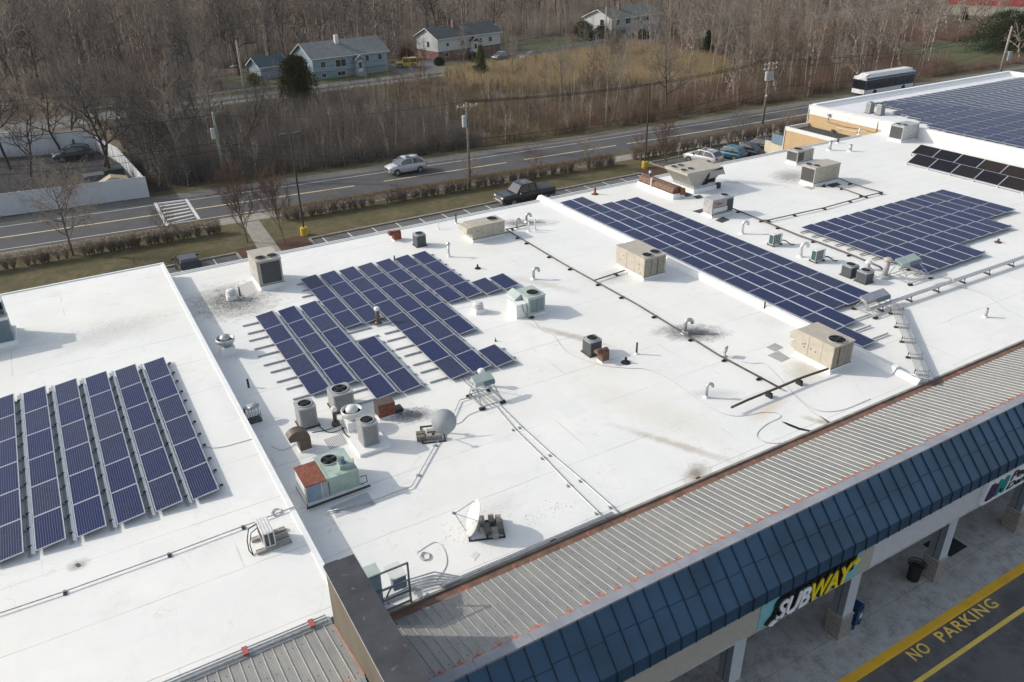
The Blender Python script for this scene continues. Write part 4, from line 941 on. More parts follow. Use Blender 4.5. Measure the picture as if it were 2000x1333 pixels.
def pipe(label, px, py, tx, ty, r, m, name='vent_pipe', cap=None, base=True, cat='vent pipe', group='plain vent pipes'):
    p = at(px, py); h = hgt(p, tx, ty); t = thing(name, label, cat, p, 0, group)
    b = MB(); b.cyl(0,0,0,h,r,n=10); b.build('pipe', m, t, True)
    if base: b = MB(); b.lathe([(r*2.4,0),(r*1.9,.03),(r*1.15,.1)], (0,0,0), 12); b.build('flashing', M_WHITE if base is True else base, t)
    b = MB(); b.lathe([(r*.85,0),(.001,0)], (0,0,h+.003), 10); b.build('opening', M_VOID, t)
    return t
pipe('short black pipe in the shadow of the west wing wall', 486, 757, 484, 741, .05, M_BLACK, base=False)
pipe('thin black pipe right of the brown curved hood', 1243, 692, 1244, 670, .05, M_DARK)
pipe('thin black pipe against the expansion curb beside the long strip', 1492, 607, 1495, 591, .045, M_DARK)
pipe('grey pipe with a white boot alone on the right roof', 1924, 620, 1927, 602, .075, M_UGREY, base=M_PVC)
pipe('black pipe between the small hood and the peeling beige unit', 891, 437, 891, 419, .05, M_BLACK)
pipe('thin white pipe behind the rusted hood', 857, 448, 857, 435, .03, M_PVC)
pipe('thin black pipe at the top of the centre panels', 771, 512, 770, 500, .045, M_DARK)
pipe('black pipe beside the spinning vent in the debris stain', 470, 582, 468, 561, .045, M_DARK)
pipe('left one of two white pipes beside the hooked vents', 1033, 453, 1032, 433, .05, M_PVC)
pipe('right one of two white pipes beside the hooked vents', 1045, 450, 1045, 429, .05, M_PVC)
pipe('left one of two grey stacks behind the beige two fan unit', 1620, 294, 1622, 276, .14, M_LGREY)
pipe('right one of two grey stacks behind the beige two fan unit', 1660, 296, 1662, 283, .14, M_LGREY)
pipe('short brown stack beside the tan annex parapet', 1636, 280, 1637, 272, .10, M_BROWN)
pipe('thin white pipe against the tan store wall', 1677, 264, 1678, 250, .08, M_PVC)
def flue(label, px, py, tx, ty, r, m, capm, capr=1.9, base=None, group='capped flues'):
    p = at(px, py); h = hgt(p, tx, ty); t = thing('flue_pipe', label, 'flue', p, 0, group)
    b = MB(); b.cyl(0,0,0,h-.16,r,n=12); b.build('pipe', m, t, True)
    b = MB(); b.lathe([(r*1.1,h-.2),(r*capr,h-.17),(r*capr,h-.07),(r*capr*.6,h),(.01,h+.01)], (0,0,0), 14); b.build('rain_cap', capm, t)
    b = MB(); b.lathe([(r*2.1,0),(r*1.9,.14),(r*1.15,.2)], (0,0,0), 12); b.build('flashing', base or M_WHITE, t)
    return t
flue('white capped brown flue in the gap of the centre panels', 739, 634, 736, 600, .10, M_BROWN, M_PVC, 1.6, M_BROWN)
flue('white capped grey flue behind the inverter rack', 941, 754, 940, 721, .11, M_LGREY, M_PVC, 1.6)
flue('slim grey flue with mushroom cap between centre panels and beige unit', 877, 502, 876, 474, .06, M_GALV, M_GALV, 2.0)
flue('brown vent with flat cap on a dark base among the condensers', 656, 830, 655, 795, .09, M_BROWN, M_PVC, 1.5, M_BROWN)
flue('tallest grey flue with a wide cap right of the dark condensers', 1727, 543, 1729, 503, .16, M_UGREY, M_BEIGE, 1.6, M_LGREY)
flue('short grey flue with a wide cap behind the dark condensers', 1694, 527, 1696, 509, .12, M_UGREY, M_PVC, 1.7, M_LGREY)
flue('slender black flue with white cap beside the brown duct housing', 1268, 366, 1269, 334, .08, M_DARK, M_PVC, 1.4)
def cone(label, px, py, r, h, m):
    p = at(px, py); t = thing('roof_vent', label, 'vent', p, 0, 'conical pipe boots')
    b = MB(); b.lathe([(r,0),(r*.9,.05),(r*.38,.10)], (0,0,0), 14); b.build('boot', m, t, False)
    b = MB(); b.cyl(0,0,.08,h,r*.32,r*.25,10); b.build('stub_pipe', m, t); return t
cone('black rubber boot vent right of the centre panels', 933, 525, .2, .28, M_BLACK); cone('black rubber boot vent right of the brown curved hood', 1222, 709, .24, .3, M_BLACK)
cone('brown boot vent near the right roof array', 1949, 474, .24, .25, M_BROWN); cone('red brown boot vent at the back edge before the curb', 1162, 380, .3, .55, M_RUST)
cone('small black boot vent beside the right hand pipe and white wall unit', 1609, 365, .2, .22, M_BLACK)
cone('tiny black boot vent right of the lone centre panel', 968, 667, .06, .22, M_DARK)
def upblast(label, px, py, r, h, m, s=1., open_=True):
    p = at(px, py); t = thing('exhaust_fan', label, 'exhaust fan', p, 0, 'round exhaust fans')
    b = MB(); b.box(-r*.85,-r*.85,0,r*.85,r*.85,h*.42); b.build('curb', M_WHITE, t)
    if open_:
        b = MB(); b.lathe([(r*.62,h*.42),(r*.8,h*.55),(r*1.05,h*.62),(r*1.12,h*.82),(r*1.0,h*.84),(r*.95,h*.66),(r*.7,h*.62)], (0,0,0), 24); b.build('housing', m, t, True)
        b = MB(); b.lathe([(r*.93,h*.70),(.01,h*.70)], (0,0,0), 20); b.build('opening', M_VOID, t)
        b = MB(); b.lathe([(r*.62,h*.72),(r*.62,h*.86),(r*.45,h*.97),(.01,h)], (0,0,0), 20); b.build('motor_dome', m, t, True)
    else:
        b = MB(); b.lathe([(r*.5,h*.42),(r*.55,h*.55),(r*.95,h*.6),(r*.95,h*.66),(r*.6,h*.72),(r*.6,h*.8),(r*.85,h*.83),(r*.8,h*.9),(r*.5,h),(.01,h)], (0,0,0), 18); b.build('housing', m, t, False)
    return t
upblast('largest silver exhaust fan on a white curb beside the west wing wall', 445, 690, .42, 1.05, M_GALV)
upblast('silver exhaust fan with pale dome among the condensers', 691, 833, .42, 1.05, M_WMETAL)
upblast('white mushroom vent right of the centre panels', 934, 610, .33, .62, M_WMETAL, open_=False); upblast('white mushroom vent in the dark debris stain', 453, 584, .32, .62, M_WMETAL, open_=False)
def hood(label, px, py, w_, h, m, face=-1, big=False):
    p = at(px, py); t = thing('exhaust_hood', label, 'exhaust hood', (p.x, p.y, RZ), 0, 'curved exhaust hoods')
    b = MB(); b.box(-.02,-.02,0,w_+.02,w_*.9+.02,.07); b.build('curb', M_WHITE, t)
    d = w_*.9; hb = h-w_*.95; prof = []
    if face < 0:      # throat opens west
        b = MB(); R1 = w_*1.0; cx_ = 0
        out = [(cx_+ (w_)*math.cos(a), hb+ (w_*.95)*math.sin(a)) for a in [R_(x) for x in range(0, 151, 15)]]
        b.prism([(w_,.07)]+out+[(-w_*.75, hb+.02),(0, hb-.02),(0,.07)], 0, d, 'y'); b.build('duct', m, t)
    else:
        b = MB(); out = [(d*.5+.5*d*math.cos(a), hb+.5*d*math.sin(a)) for a in [R_(x) for x in range(0, 181, 20)]]
        b.prism([(d,.07)]+out+[(0,.07)], 0, w_, 'x'); b.build('duct', m, t)
        b = MB(); b.prism([(d*.5+.55*d*math.cos(R_(x))*1.0, hb+.55*d*math.sin(R_(x))) for x in range(0,181,20)], -w_*.6, 0, 'x'); b.build('hood_mouth', m, t)
    return t
hood('large dark brown curved exhaust hood left of the condensers', 588, 885, .48, 1.05, M_BROWN)
hood('brown curved exhaust hood standing before a dark condenser', 1176, 710, .42, .92, M_RUST2, face=1)
hood('small rusted curved exhaust hood at the back edge', 771, 472, .52, .95, M_RUST, face=1)
p = at(742, 821); t = thing('exhaust_hood', 'square brown metal exhaust box above a soot stain', 'exhaust hood', (p.x, p.y, RZ))
b = MB(); b.box(0,0,0,.74,.55,.1); b.build('curb', M_WHITE, t); b = MB(); b.prism([(-.02,.1),(-.02,.72),(.76,.72),(.76,.1)], -.02, .55, 'y'); b.build('box', M_BROWN, t)
b = MB(); b.box(.0,-.035,.1,.74,-.02,.66); b.build('rusty_face', M_RUST, t); b = MB(); b.box(.76,.05,.05,1.15,.45,.22); b.build('grease_tray', M_DARK, t)
# ================================================================== PIPE RUNS, CABLES, RACKS, DISHES
def run(name, label, pts, r, m, cat, sup=None, supz=None, z=RZ, h=.14, supm=None, smooth=False, group=None):
    """pts: photo pixels on the roof; the pipe runs h above it on little supports"""
    P = [at(a, b_, z) for a, b_ in pts]; o0 = P[0].copy()
    t = thing(name, label, cat, (o0.x, o0.y, z), 0, group)
    b = MB(); b.tube([(p.x-o0.x, p.y-o0.y, h) for p in P], r, 6); b.build('pipe', m, t, True)
    for (a, c) in (sup or []):
        q = at(a, c, z)
        # nearest point of the run
        best = None
        for p0, p1 in zip(P, P[1:]):
            d = p1-p0; f = max(0, min(1, (q-p0).dot(d)/max(d.length_squared, 1e-9))); c_ = p0+d*f
            if best is None or (q-c_).length < (q-best[0]).length: best = (c_, math.atan2(d.y, d.x))
        sw_ = .17 if r > .03 else .10; s_ = MB(); s_.prism([(-.06,0),(.06,0),(.04,h-r),(-.04,h-r)], -sw_, sw_, 'y'); so_ = s_.build('pipe_support', supm or M_BLACK, t)
        so_.location = (best[0].x-o0.x, best[0].y-o0.y, 0); so_.rotation_euler = (0, 0, best[1])
    return t
run('gas_pipe', 'long dark gas pipe on black supports running across the centre roof', [(988,452),(1101,520),(1240,597),(1300,634),(1400,697),(1524,764)], .045, M_GASP, 'pipe',
    [(1009,467),(1024,478),(1071,504),(1111,528),(1164,559),(1207,585),(1270,623),(1345,667),(1416,705),(1477,744)])
run('gas_pipe', 'short dark gas pipe branch with two large supports to the nearest beige unit', [(1427,808),(1460,793),(1526,766),(1566,749),(1615,732)], .06, M_GASP, 'pipe', [(1510,781),(1567,755)], h=.32)
run('gas_pipe', 'short dark pipe joining the peeling beige unit to the long pipe', [(963,463),(996,457)], .03, M_GASP, 'pipe'); run('gas_pipe', 'thin dark pipe from the long pipe to the hooked vents', [(988,452),(1010,448),(1027,444)], .035, M_GASP, 'pipe', [(1004,452)])
run('gas_pipe', 'short dark pipe from the long pipe to the weathered two fan unit', [(1158,553),(1213,535),(1221,532)], .04, M_GASP, 'pipe', [(1207,540)])
run('gas_pipe', 'dark pipe from the grey lettered unit past the mini splits to the tall flue', [(1430,411),(1487,434),(1560,464),(1600,478),(1665,503),(1717,525),(1722,530)], .05, M_GASP, 'pipe', [(1441,416),(1486,434),(1520,447),(1590,473),(1660,500)])
run('gas_pipe', 'dark pipe running toward the right units from the mini split pipe', [(1487,434),(1500,434),(1553,422),(1608,410),(1662,395),(1690,387),(1724,379)], .04, M_GASP, 'pipe', [(1502,434),(1553,423),(1608,409),(1661,396),(1692,387),(1720,380)])
run('gas_pipe', 'dark pipe from the beige two fan unit to the right hand corner', [(1634,350),(1660,361),(1695,372),(1724,380)], .035, M_GASP, 'pipe', [(1660,361)]); run('gas_pipe', 'second dark pipe beside the small black mat', [(1625,362),(1643,371),(1690,388)], .03, M_GASP, 'pipe', [(1643,371),(1684,384)])
run('conduit', 'left one of two parallel conduits crossing the open white roof to the gutter', [(893,738),(968,798),(1003,840),(1060,896),(1112,951),(1165,1003),(1183,1020)], .022, M_GALV, 'conduit', [(911,768),(1004,840),(1060,896),(1112,949),(1166,1003)], h=.09, supm=M_UGREY)
run('conduit', 'right one of two parallel conduits crossing the open white roof to the gutter', [(899,736),(975,795),(1016,836),(1075,890),(1134,940),(1192,991),(1211,1008)], .022, M_GALV, 'conduit', [(925,765),(1016,836),(1075,890),(1134,940),(1193,991)], h=.09, supm=M_UGREY)
run('conduit', 'bent conduit from the inverter rack past the flat dish to the green and red unit', [(940,772),(898,785),(885,815),(868,848),(852,870),(818,930),(804,954),(780,962),(745,976),(718,985),(640,1003)], .022, M_GALV, 'conduit', [(852,872),(818,930),(722,980),(657,1003)], h=.08, supm=M_UGREY)
run('conduit', 'long conduit crossing the west wing roof to the centre roof', [(-40,1213),(0,1202),(125,1160),(330,1086),(475,1032),(500,1023),(575,994)], .022, M_GALV, 'conduit', [(127,1159),(331,1086),(475,1031)], z=7.37, h=.08, supm=M_DARK)
def cable(label, pts, z=RZ, r=.012, m=None, h=.015):
    P = [at(a, b_, z) for a, b_ in pts]; Q = []
    for i in range(len(P)-1):
        p0, p1, p2, p3 = P[max(i-1,0)], P[i], P[i+1], P[min(i+2,len(P)-1)]
        for k in range(5):
            t_ = k/5; Q.append(.5*((2*p1)+(-p0+p2)*t_+(2*p0-5*p1+4*p2-p3)*t_*t_+(-p0+3*p1-3*p2+p3)*t_**3))
    Q.append(P[-1]); o0 = P[0]
    b = MB(); b.tube([(q.x-o0.x, q.y-o0.y, h) for q in Q], r, 4); o = b.build('cable', m or M_UGREY); o.location = (o0.x, o0.y, z)
    return tag(o, label, 'cable')
cable('grey cable winding from the pale green unit to the metal roof gutter', [(1010,606),(1030,622),(1042,628),(1058,645),(1080,655),(1093,672),(1110,690),(1150,707),(1185,716),(1225,720),(1262,722),(1300,737),(1330,757),(1365,782),(1400,803),(1430,813),(1460,812),(1492,806),(1518,808),(1524,816),(1500,828),(1482,843),(1480,856),(1500,866),(1530,866)])
cable('grey cable looping from the brown curved hood across the west wing edge', [(585,862),(565,876),(548,880),(530,872)], h=.02)
cable('grey cable lying on the west wing beside its solar panels', [(515,852),(480,862),(440,873),(415,876),(400,872)], z=7.37)
cable('thin cable from the small floodlight to the metal roof gutter', [(1447,707),(1470,711),(1498,714),(1545,765),(1575,795),(1612,826)]); cable('thin cable running along the gutter by the conduit bundle', [(1550,770),(1590,800),(1640,803),(1700,780)])
cable('thin cable curving from the conduit tray to the right photo edge', [(1850,556),(1890,566),(1930,580),(1960,602),(2000,622)]); cable('thin grey cable under the flat satellite dish', [(945,800),(915,812),(900,826),(880,832)])
cable('cable coil tail beside the white dish and electrical rack', [(815,1080),(850,1060),(868,1075),(872,1105),(850,1140)]); cable('black cable among the clustered condensers', [(614,823),(640,845),(670,838),(690,820)], m=M_BLACK, r=.02)
cable('thick black cable to the louvred condenser', [(668,835),(676,850),(690,858),(706,857)], m=M_BLACK, r=.03); cable('black paired line between the brown hood and the clustered condensers', [(610,846),(640,840),(668,830)], m=M_BLACK, r=.018)
p = at(831,1088); b = MB()
for k in range(4): b.tube([(.2*math.cos(a/8*math.pi)*(1-.1*k), .2*math.sin(a/8*math.pi), .02+.01*k) for a in range(17)], .012, 4)
o = b.build('cable_coil', M_UGREY); o.location = p; tag(o, 'small coil of grey cable on the white roof before the electrical rack', 'cable coil')
p = at(541,1002,7.37); b = MB()
for k in range(3): b.tube([(.2*math.cos(a/8*math.pi)*(1-.1*k), .2*math.sin(a/8*math.pi), .02+.01*k) for a in range(17)], .012, 4)
o = b.build('cable_coil', M_UGREY); o.location = p; tag(o, 'coil of white cable on the west wing behind the mini split', 'cable coil')
# gutter conduits
def along(name, label, x0, x1, lines, m, cat='conduit', tape=()):
    t = thing(name, label, cat, (x0, lines[0][0], lines[0][1])); b = MB()
    for (y, z, r) in lines: b.tube([(x0,y,z),(x1,y,z)], r, 6)
    b.build('pipe', m, t)
    for tx in tape: c = MB(); c.box(tx, lines[0][0]-.03, lines[0][1]-.02, tx+.16, lines[-1][0]+.03, lines[0][1]+.036); c.build('red_tape', mat('red_tape', (.36,.09,.09), .6), t)
    settle(t)
along('conduit_bundle', 'bundle of grey conduits with red tape along the west wing gutter', -30, 3.7, [(17.72,7.45,.03),(17.84,7.45,.03),(17.96,7.43,.025)], M_GALV, tape=(1.2, 3.15))
along('conduit', 'grey conduit laid along the gutter lip by the electrical rack', 7.5, 14.5, [(17.98,6.6,.035),(18.07,6.56,.03)], M_GALV)
for k in range(5):
    b = MB(); y0 = 18.15+.12*k; b.tube([(6.3,y0+.1,RZ+.35-.04*k),(6.7,y0+.15,RZ+.12),(7.2+.1*k,y0+.05,RZ+.1),(7.9+.1*k,17.98,RZ+.1)], .03, 6)
    o = b.build('conduit', M_GALV); tag(o, '%s curving conduit from the gutter fanning out of the electrical rack' % ORD[k+1], 'conduit', 'conduits fanning from the electrical rack')
# electrical rack with cabinets
t = thing('electrical_rack', 'steel rack of blue grey electrical cabinets behind the dark fin wall', 'electrical rack', (5.9, 18.2, RZ))
b = MB()
for (x, y) in ((4.75,17.92),(6.42,17.92)): b.bar((x,y,RZ),(x,y,RZ+1.72),.055,.055)
for z in (.12,.55,1.0,1.7): b.bar((4.75,17.92,RZ+z),(6.42,17.92,RZ+z),.05,.05)
b.build('frame', mat('rack_grey', (.16,.17,.18), .5), t)
b = MB(); b.box(4.75,18.0,RZ+.15,5.55,18.45,RZ+1.62); b.build('cabinet', M_BLUEG, t)
b = MB(); b.box(4.72,17.97,RZ+1.62,5.58,18.5,RZ+1.66); b.build('cabinet_top', M_SAGE, t)
b = MB(); b.box(5.95,18.05,RZ+.62,6.38,18.35,RZ+1.08); b.build('small_cabinet', M_BLUEG, t)
b = MB(); b.box(5.9,18.05,RZ+1.08,6.42,18.75,RZ+1.12); b.build('shelf', M_WMETAL, t); b = MB(); b.box(5.3,18.3,RZ,6.4,18.9,RZ+.1); b.build('base_tray', M_WMETAL, t)
b = MB(); b.tube([(5.75,18.1,RZ+.1),(5.7,18.1,RZ+.5),(5.85,18.1,RZ+.75),(6.0,18.1,RZ+.8)], .03, 6)
for z in (.3,.38,.46): b.tube([(5.5,18.1,RZ+z),(6.5,18.12,RZ+z),(6.9,18.15,RZ+.1)], .028, 6)
b.build('conduit', M_GALV, t); settle(t)
# inverter racks
def inverter_rack(label, cx, cy, w_, d, h, boxm):
    t = thing('inverter_rack', label, 'inverter rack', (cx, cy, RZ)); b = MB()
    for sx in (-1,1):
        for sy in (-1,1): b.bar((sx*w_/2,sy*d/2,.12),(sx*w_/2*.8,sy*.1+d*.25,h),.035,.035)
        b.bar((sx*w_/2,-d/2,.13),(sx*w_/2,d/2,.13),.04,.04); b.bar((sx*w_*.25,-d/2,.13),(sx*w_*.25,d/2,.13),.03,.03)
    b.bar((-w_/2,-d/2,.13),(w_/2,-d/2,.13),.04,.04); b.bar((-w_/2,d/2,.13),(w_/2,d/2,.13),.04,.04); b.bar((-w_*.45,d*.3,h),(w_*.45,d*.3,h),.05,.05); b.bar((-w_*.5,-d*.2,.5*h),(w_*.5,-d*.2,.5*h),.03,.03)
    b.build('frame', M_GALV, t)
    b = MB(); b.prism([(d*.08,h-.12),(d*.42,h+.10),(d*.42,h+.26),(d*.08,h+.08)][::-1], -w_*.42, w_*.5, 'x'); b.build('inverter', boxm, t)
    b = MB(); b.prism([(d*.02,h-.16),(d*.06,h-.14),(d*.06,h+.04),(d*.02,h+.02)][::-1], 0, w_*.5, 'x'); b.build('heat_sink', M_SLATE, t)
    for sx in (-1,1):
        for sy in (-1,1):
            q = MB(); q.box(-.13,-.08,0,.13,.08,.10); o = q.build('rubber_block', M_BLACK, t); o.location = (sx*w_/2, sy*d/2, 0)
    return t
p = at(948,783); inverter_rack('inverter rack with pale green box on four black blocks by the grey flue', p.x+.05, p.y+.05, 1.05, 1.25, .85, M_SAGE)
p = at(1778,548); inverter_rack('inverter rack on black blocks between the tall flue and the conduit tray', p.x+.3, p.y+.3, 1.9, 1.5, .9, M_SAGE)
p = at(1716,606); inverter_rack('open steel rack on black blocks where the conduit tray ends', p.x, p.y+.1, 2.1, 1.4, .55, M_GALV)
# conduit tray and bundle
def tray(label, A, B, h, w_, n, sup):
    a, b2 = at(*A), at(*B); d = (b2-a); L_ = d.length; t = thing('conduit_tray', label, 'conduit tray', (a.x,a.y,RZ), math.atan2(d.y, d.x))
    b = MB()
    for k in range(n): y = (k-(n-1)/2)*w_/n; b.tube([(0,y,h),(L_,y,h)], .022 if n > 5 else .032, 6)
    b.build('conduit', M_GALV, t)
    for k in range(sup):
        x = L_*(k+.5)/sup; q = MB(); q.box(x-.05,-w_/2-.08,0,x+.05,w_/2+.08,.08); q.bar((x,-w_/2,.1),(x,-w_/2,h+.03),.03,.03); q.bar((x,w_/2,.1),(x,w_/2,h+.03),.03,.03); q.bar((x,-w_/2,h-.05),(x,w_/2,h-.05),.04,.03); q.build('tray_support', M_DARK, t)
    if n < 5: q = MB(); q.box(L_*.12,-w_/2,h+.035,L_*.98,w_/2,h+.05); q.build('tray_cover', M_GALV, t)
    return t
tray('long covered conduit tray running to the right photo edge before the array', (1690,617), (2040,497), .30, .26, 4, 7)
tray('wide open bundle of conduits descending to the gutter of the metal roof', (1745,602), (1806,752), .30, .62, 8, 5)
b = MB(); q0 = at(1800,556)
b.tube([(0,0,.45),(.6,-.1,.4),(1.1,-.5,.38),(1.3,-1.0,.38),(1.0,-1.3,.38)], .035, 6); b.tube([(0,.1,.45),(.7,0,.4),(1.2,-.45,.38),(1.4,-1.0,.38),(1.1,-1.35,.38)], .035, 6)
o = b.build('conduit', M_GALV); o.location = q0; tag(o, 'curved pair of conduits joining the inverter rack to the tray', 'conduit')
p = at(1786,741); b = MB(); b.tube([(0,0,0),(0,0,.22)], .22, 12, r2=.17); o = b.build('roof_bulge', M_WHITE, None, True); o.location = p; tag(o, 'white rounded boot under the end of the conduit bundle', 'flashing')
# satellite dishes
def dish(label, px, py, r, yaw, tilt, hgt_, blocks, off=(0,0), single=False):
    p = at(px, py); t = thing('satellite_dish', label, 'satellite dish', p, yaw, 'satellite dishes')
    b = MB(); n = 28; prof = [(r*k/6, (r*k/6)**2*.09/r) for k in range(1, 7)]
    o0 = 0; vs = [(0,0,0)]
    for rr_, z in prof:
        for j in range(n): a = 2*math.pi*j/n; vs.append((rr_*math.cos(a), rr_*math.sin(a), z))
    fs_ = [(0, 1+j, 1+(j+1) % n) for j in range(n)]
    for i in range(5):
        for j in range(n): fs_.append((1+i*n+j, 1+(i+1)*n+j, 1+(i+1)*n+(j+1) % n, 1+i*n+(j+1) % n))
    b.add(vs, fs_); b.lathe([(r*.985,.09*r-.005),(r*1.01,.09*r),(r*1.01,.09*r+.015)], (0,0,0), n)
    b.build('reflector', mat('dish_grey_white', (.38,.40,.41), .7, var=.03) if single else M_PVC, t, True)
    c = MB(); f = r*1.15
    if single: c.bar((r*.98,0,.09*r),(r*.75,0,f),.04,.03); c.box(r*.6,-.05,f-.05,r*.85,.05,f+.08)
    else:
        for a in (0, 120, 240): c.tube([(r*.98*math.cos(R_(a)), r*.98*math.sin(R_(a)), .09*r),(0,0,f)], .016, 5)
        c.cyl(0,0,f-.04,f+.1,.05)
    pass; fo_ = c.build('feed_arm', M_UGREY, t)
    c2 = MB(); c2.cyl(0,0,-.25,0,.06); c2.box(-.09,-.09,-.12,.09,.09,-.02); bo = c2.build('mount_bracket', M_GALV, t)
    m = MB(); m.cyl(-.0,-.0,0,hgt_*.8,.045); m.build('mast', M_GALV, t)
    rot = Matrix.Rotation(R_(tilt), 4, 'Y'); tr_ = Matrix.Translation((0.12,0,hgt_))
    for o in list(kids(t)):
        if o.name.split('.')[0] in ('reflector','feed_arm','mount_bracket'): o.matrix_basis = tr_ @ rot
    fr = MB(); fr.box(-.9,-.5,.0,-.85,.5,.05); fr.box(.35,-.5,0,.4,.5,.05); fr.box(-.9,-.5,0,.4,-.45,.05); fr.box(-.9,.45,0,.4,.5,.05); fr.box(-.3,-.5,.0,-.25,.5,.05); fo2 = fr.build('ballast_frame', M_DARK, t); fo2.location = (off[0], off[1], 0)
    for i, (bx_, by_, m_) in enumerate(blocks):
        q = MB(); q.box(-.10,-.2,.05,.10,.2,.25); o = q.build('ballast_block', m_, t); o.location = (bx_, by_, 0)
    return t
# dish seen from behind: flat grey disc leaning back
dish('large grey satellite dish showing its flat face on concrete ballast blocks', 868, 846, .53, R_(250), 57, .66, [(.38,-1.0,M_CONC2),(.1,-1.0,M_CONC2),(.35,-.65,M_CONC),(.38,-.35,M_CONC),(.02,-.55,M_CONC)], (.25,-.5), True)
dish('white satellite dish seen edge on with a tray of ballast blocks near the gutter', 935, 1038, .66, R_(158), 66, .62, [(-.75,-.3,M_CONC),(-.75,.1,M_CONC2),(-.55,.35,M_CONC),(-.5,-.35,M_CONC2),(-.3,.1,M_CONC2),(-.15,-.35,M_CONC)])
p = at(497,822); t = thing('satellite_dish', 'small wire backed dish tipped upward in the shadow of the west wing wall', 'satellite dish', p, 0, 'satellite dishes')
b = MB(); b.lathe([(.01,.62),(.2,.64),(.33,.70),(.34,.71)], (0,.05,0), 20, scy=.8); b.build('reflector', M_LGREY, t, True)
b = MB()
for k in range(5): b.bar((-.28+.14*k,-.2,0),(-.28+.14*k,-.2,.55),.02,.02); b.bar((-.28+.14*k,.25,0),(-.28+.14*k,.25,.55),.02,.02)
b.bar((-.3,-.2,.3),(.3,-.2,.05),.02,.02); b.bar((-.3,-.2,.05),(.3,-.2,.4),.02,.02); b.box(-.3,-.22,0,.3,.28,.05); b.build('wire_frame', M_DARK, t)
b = MB(); b.bar((-.38,.1,.2),(-.32,.1,.65),.1,.06); b.build('side_plate', M_DARK, t)
p = at(1416,697); t = thing('floodlight', 'small pale square floodlight on a bracket beside the long pipe', 'floodlight', p)
b = MB(); b.obox((0,0,.38),(.15,.06,0),(0,.04,.02),(0,-.03,.15)); b.build('lamp_housing', mat('pale_green_plastic', (.36,.38,.28), .5), t); b = MB(); b.cyl(0,0,0,.3,.03); b.box(-.12,-.08,0,.12,.08,.04); b.build('bracket', M_UGREY, t)
# flat pads, mats, patches
def pad(label, pts, m, z=RZ, dz=.012, cat='roof mat', name='roof_mat', group=None, gridlines=False):
    P = [at(a, b_, z) for a, b_ in pts]; c = sum(P, Vector())/len(P); b = MB(); b.prism([(p.x-c.x, p.y-c.y) for p in P][::-1], 0, dz, 'z')
    o = b.build(name, m); o.location = (c.x, c.y, z); return tag(o, label, cat, group)
def gridmat():
    m = bpy.data.materials.new('grid_mat'); m.use_nodes = True; t = m.node_tree; b = t.nodes['Principled BSDF']; b.inputs['Roughness'].default_value = .8
    geo = t.nodes.new('ShaderNodeNewGeometry'); s_ = t.nodes.new('ShaderNodeSeparateXYZ'); t.links.new(geo.outputs['Position'], s_.inputs[0])
    f = math_node(t, 'LESS_THAN', math_node(t, 'FRACT', math_node(t, 'DIVIDE', s_.outputs[0], .075)), .42)
    g_ = math_node(t, 'LESS_THAN', math_node(t, 'FRACT', math_node(t, 'DIVIDE', s_.outputs[1], .15)), .12)
    t.links.new(mixc(t, math_node(t, 'MAXIMUM', f, g_), (.62,.62,.61), (.28,.28,.28)), b.inputs['Base Color']); return m
M_GRID = gridmat()
pad('light slotted walkway mat before the louvred condenser', [(632,860),(667,847),(678,866),(645,878)], M_GRID); pad('light slotted walkway mat beside the tall beige unit', [(464,560),(493,548),(500,572),(480,582)], M_GRID)
pad('upper one of two grey walkway pads left of the nearest beige unit', [(1496,679),(1514,671),(1530,679),(1513,687)], M_PAD); pad('lower one of two grey walkway pads left of the nearest beige unit', [(1499,695),(1520,686),(1543,700),(1526,708)], M_PAD)
pad('grey rubber mat in shade before the green and red unit', [(645,992),(717,962),(734,985),(657,1012)], mat('pale_pad', (.47,.48,.50), .7, var=.08))
M_MAT = mat('black_mat', (.05,.05,.055), .85, var=.2)
pad('small black mat before the grey lettered unit', [(1397,431),(1412,424),(1426,430),(1410,436)], M_MAT); pad('small black mat behind the grey lettered unit', [(1352,413),(1372,408),(1374,414),(1366,417)], M_MAT)
pad('black mat beside the beige two fan unit', [(1613,362),(1634,357),(1643,361),(1626,367)], M_MAT); pad('black mat between brown duct housing and the largest unit', [(1326,380),(1340,376),(1354,381),(1342,385)], M_MAT)
pad('black slotted mat left of the grey lettered unit', [(1354,384),(1366,381),(1375,386),(1362,389)], M_MAT); pad('grey mat before the beige two fan unit', [(1569,366),(1580,364),(1592,368),(1584,371)], M_PAD)
pad('dark roof drain in a dirty stain by the gutter', [(1358,934),(1366,931),(1371,935),(1363,938)], M_VOID, dz=.005, cat='roof drain', name='roof_drain'); pad('small round roof drain on the west wing', [(146,1104),(153,1100),(159,1105),(152,1109)], M_BROWN, z=7.37, cat='roof drain', name='roof_drain')
pad('faint square patch near the white dish', [(918,1087),(929,1077),(937,1083),(926,1096)], M_PAD if False else mat('pale_patch', (.66,.66,.63), .7), cat='roof patch', name='roof_patch')
pad('dark torn seam by the gutter right of the wandering cable', [(1526,824),(1534,825),(1562,836),(1583,841),(1582,844),(1560,840),(1540,832)], M_BLACK, dz=.006, cat='roof crack', name='roof_crack')
pad('short dark torn strip where the thin cable meets the gutter', [(1600,812),(1604,814),(1622,826),(1618,827)], M_BLACK, dz=.006, cat='roof crack', name='roof_crack')
pad('dark square drain cover beside the gutter below the white dish', [(1073,1056),(1084,1053),(1088,1056),(1076,1061)], M_DARK, dz=.02, cat='drain cover', name='drain_cover')
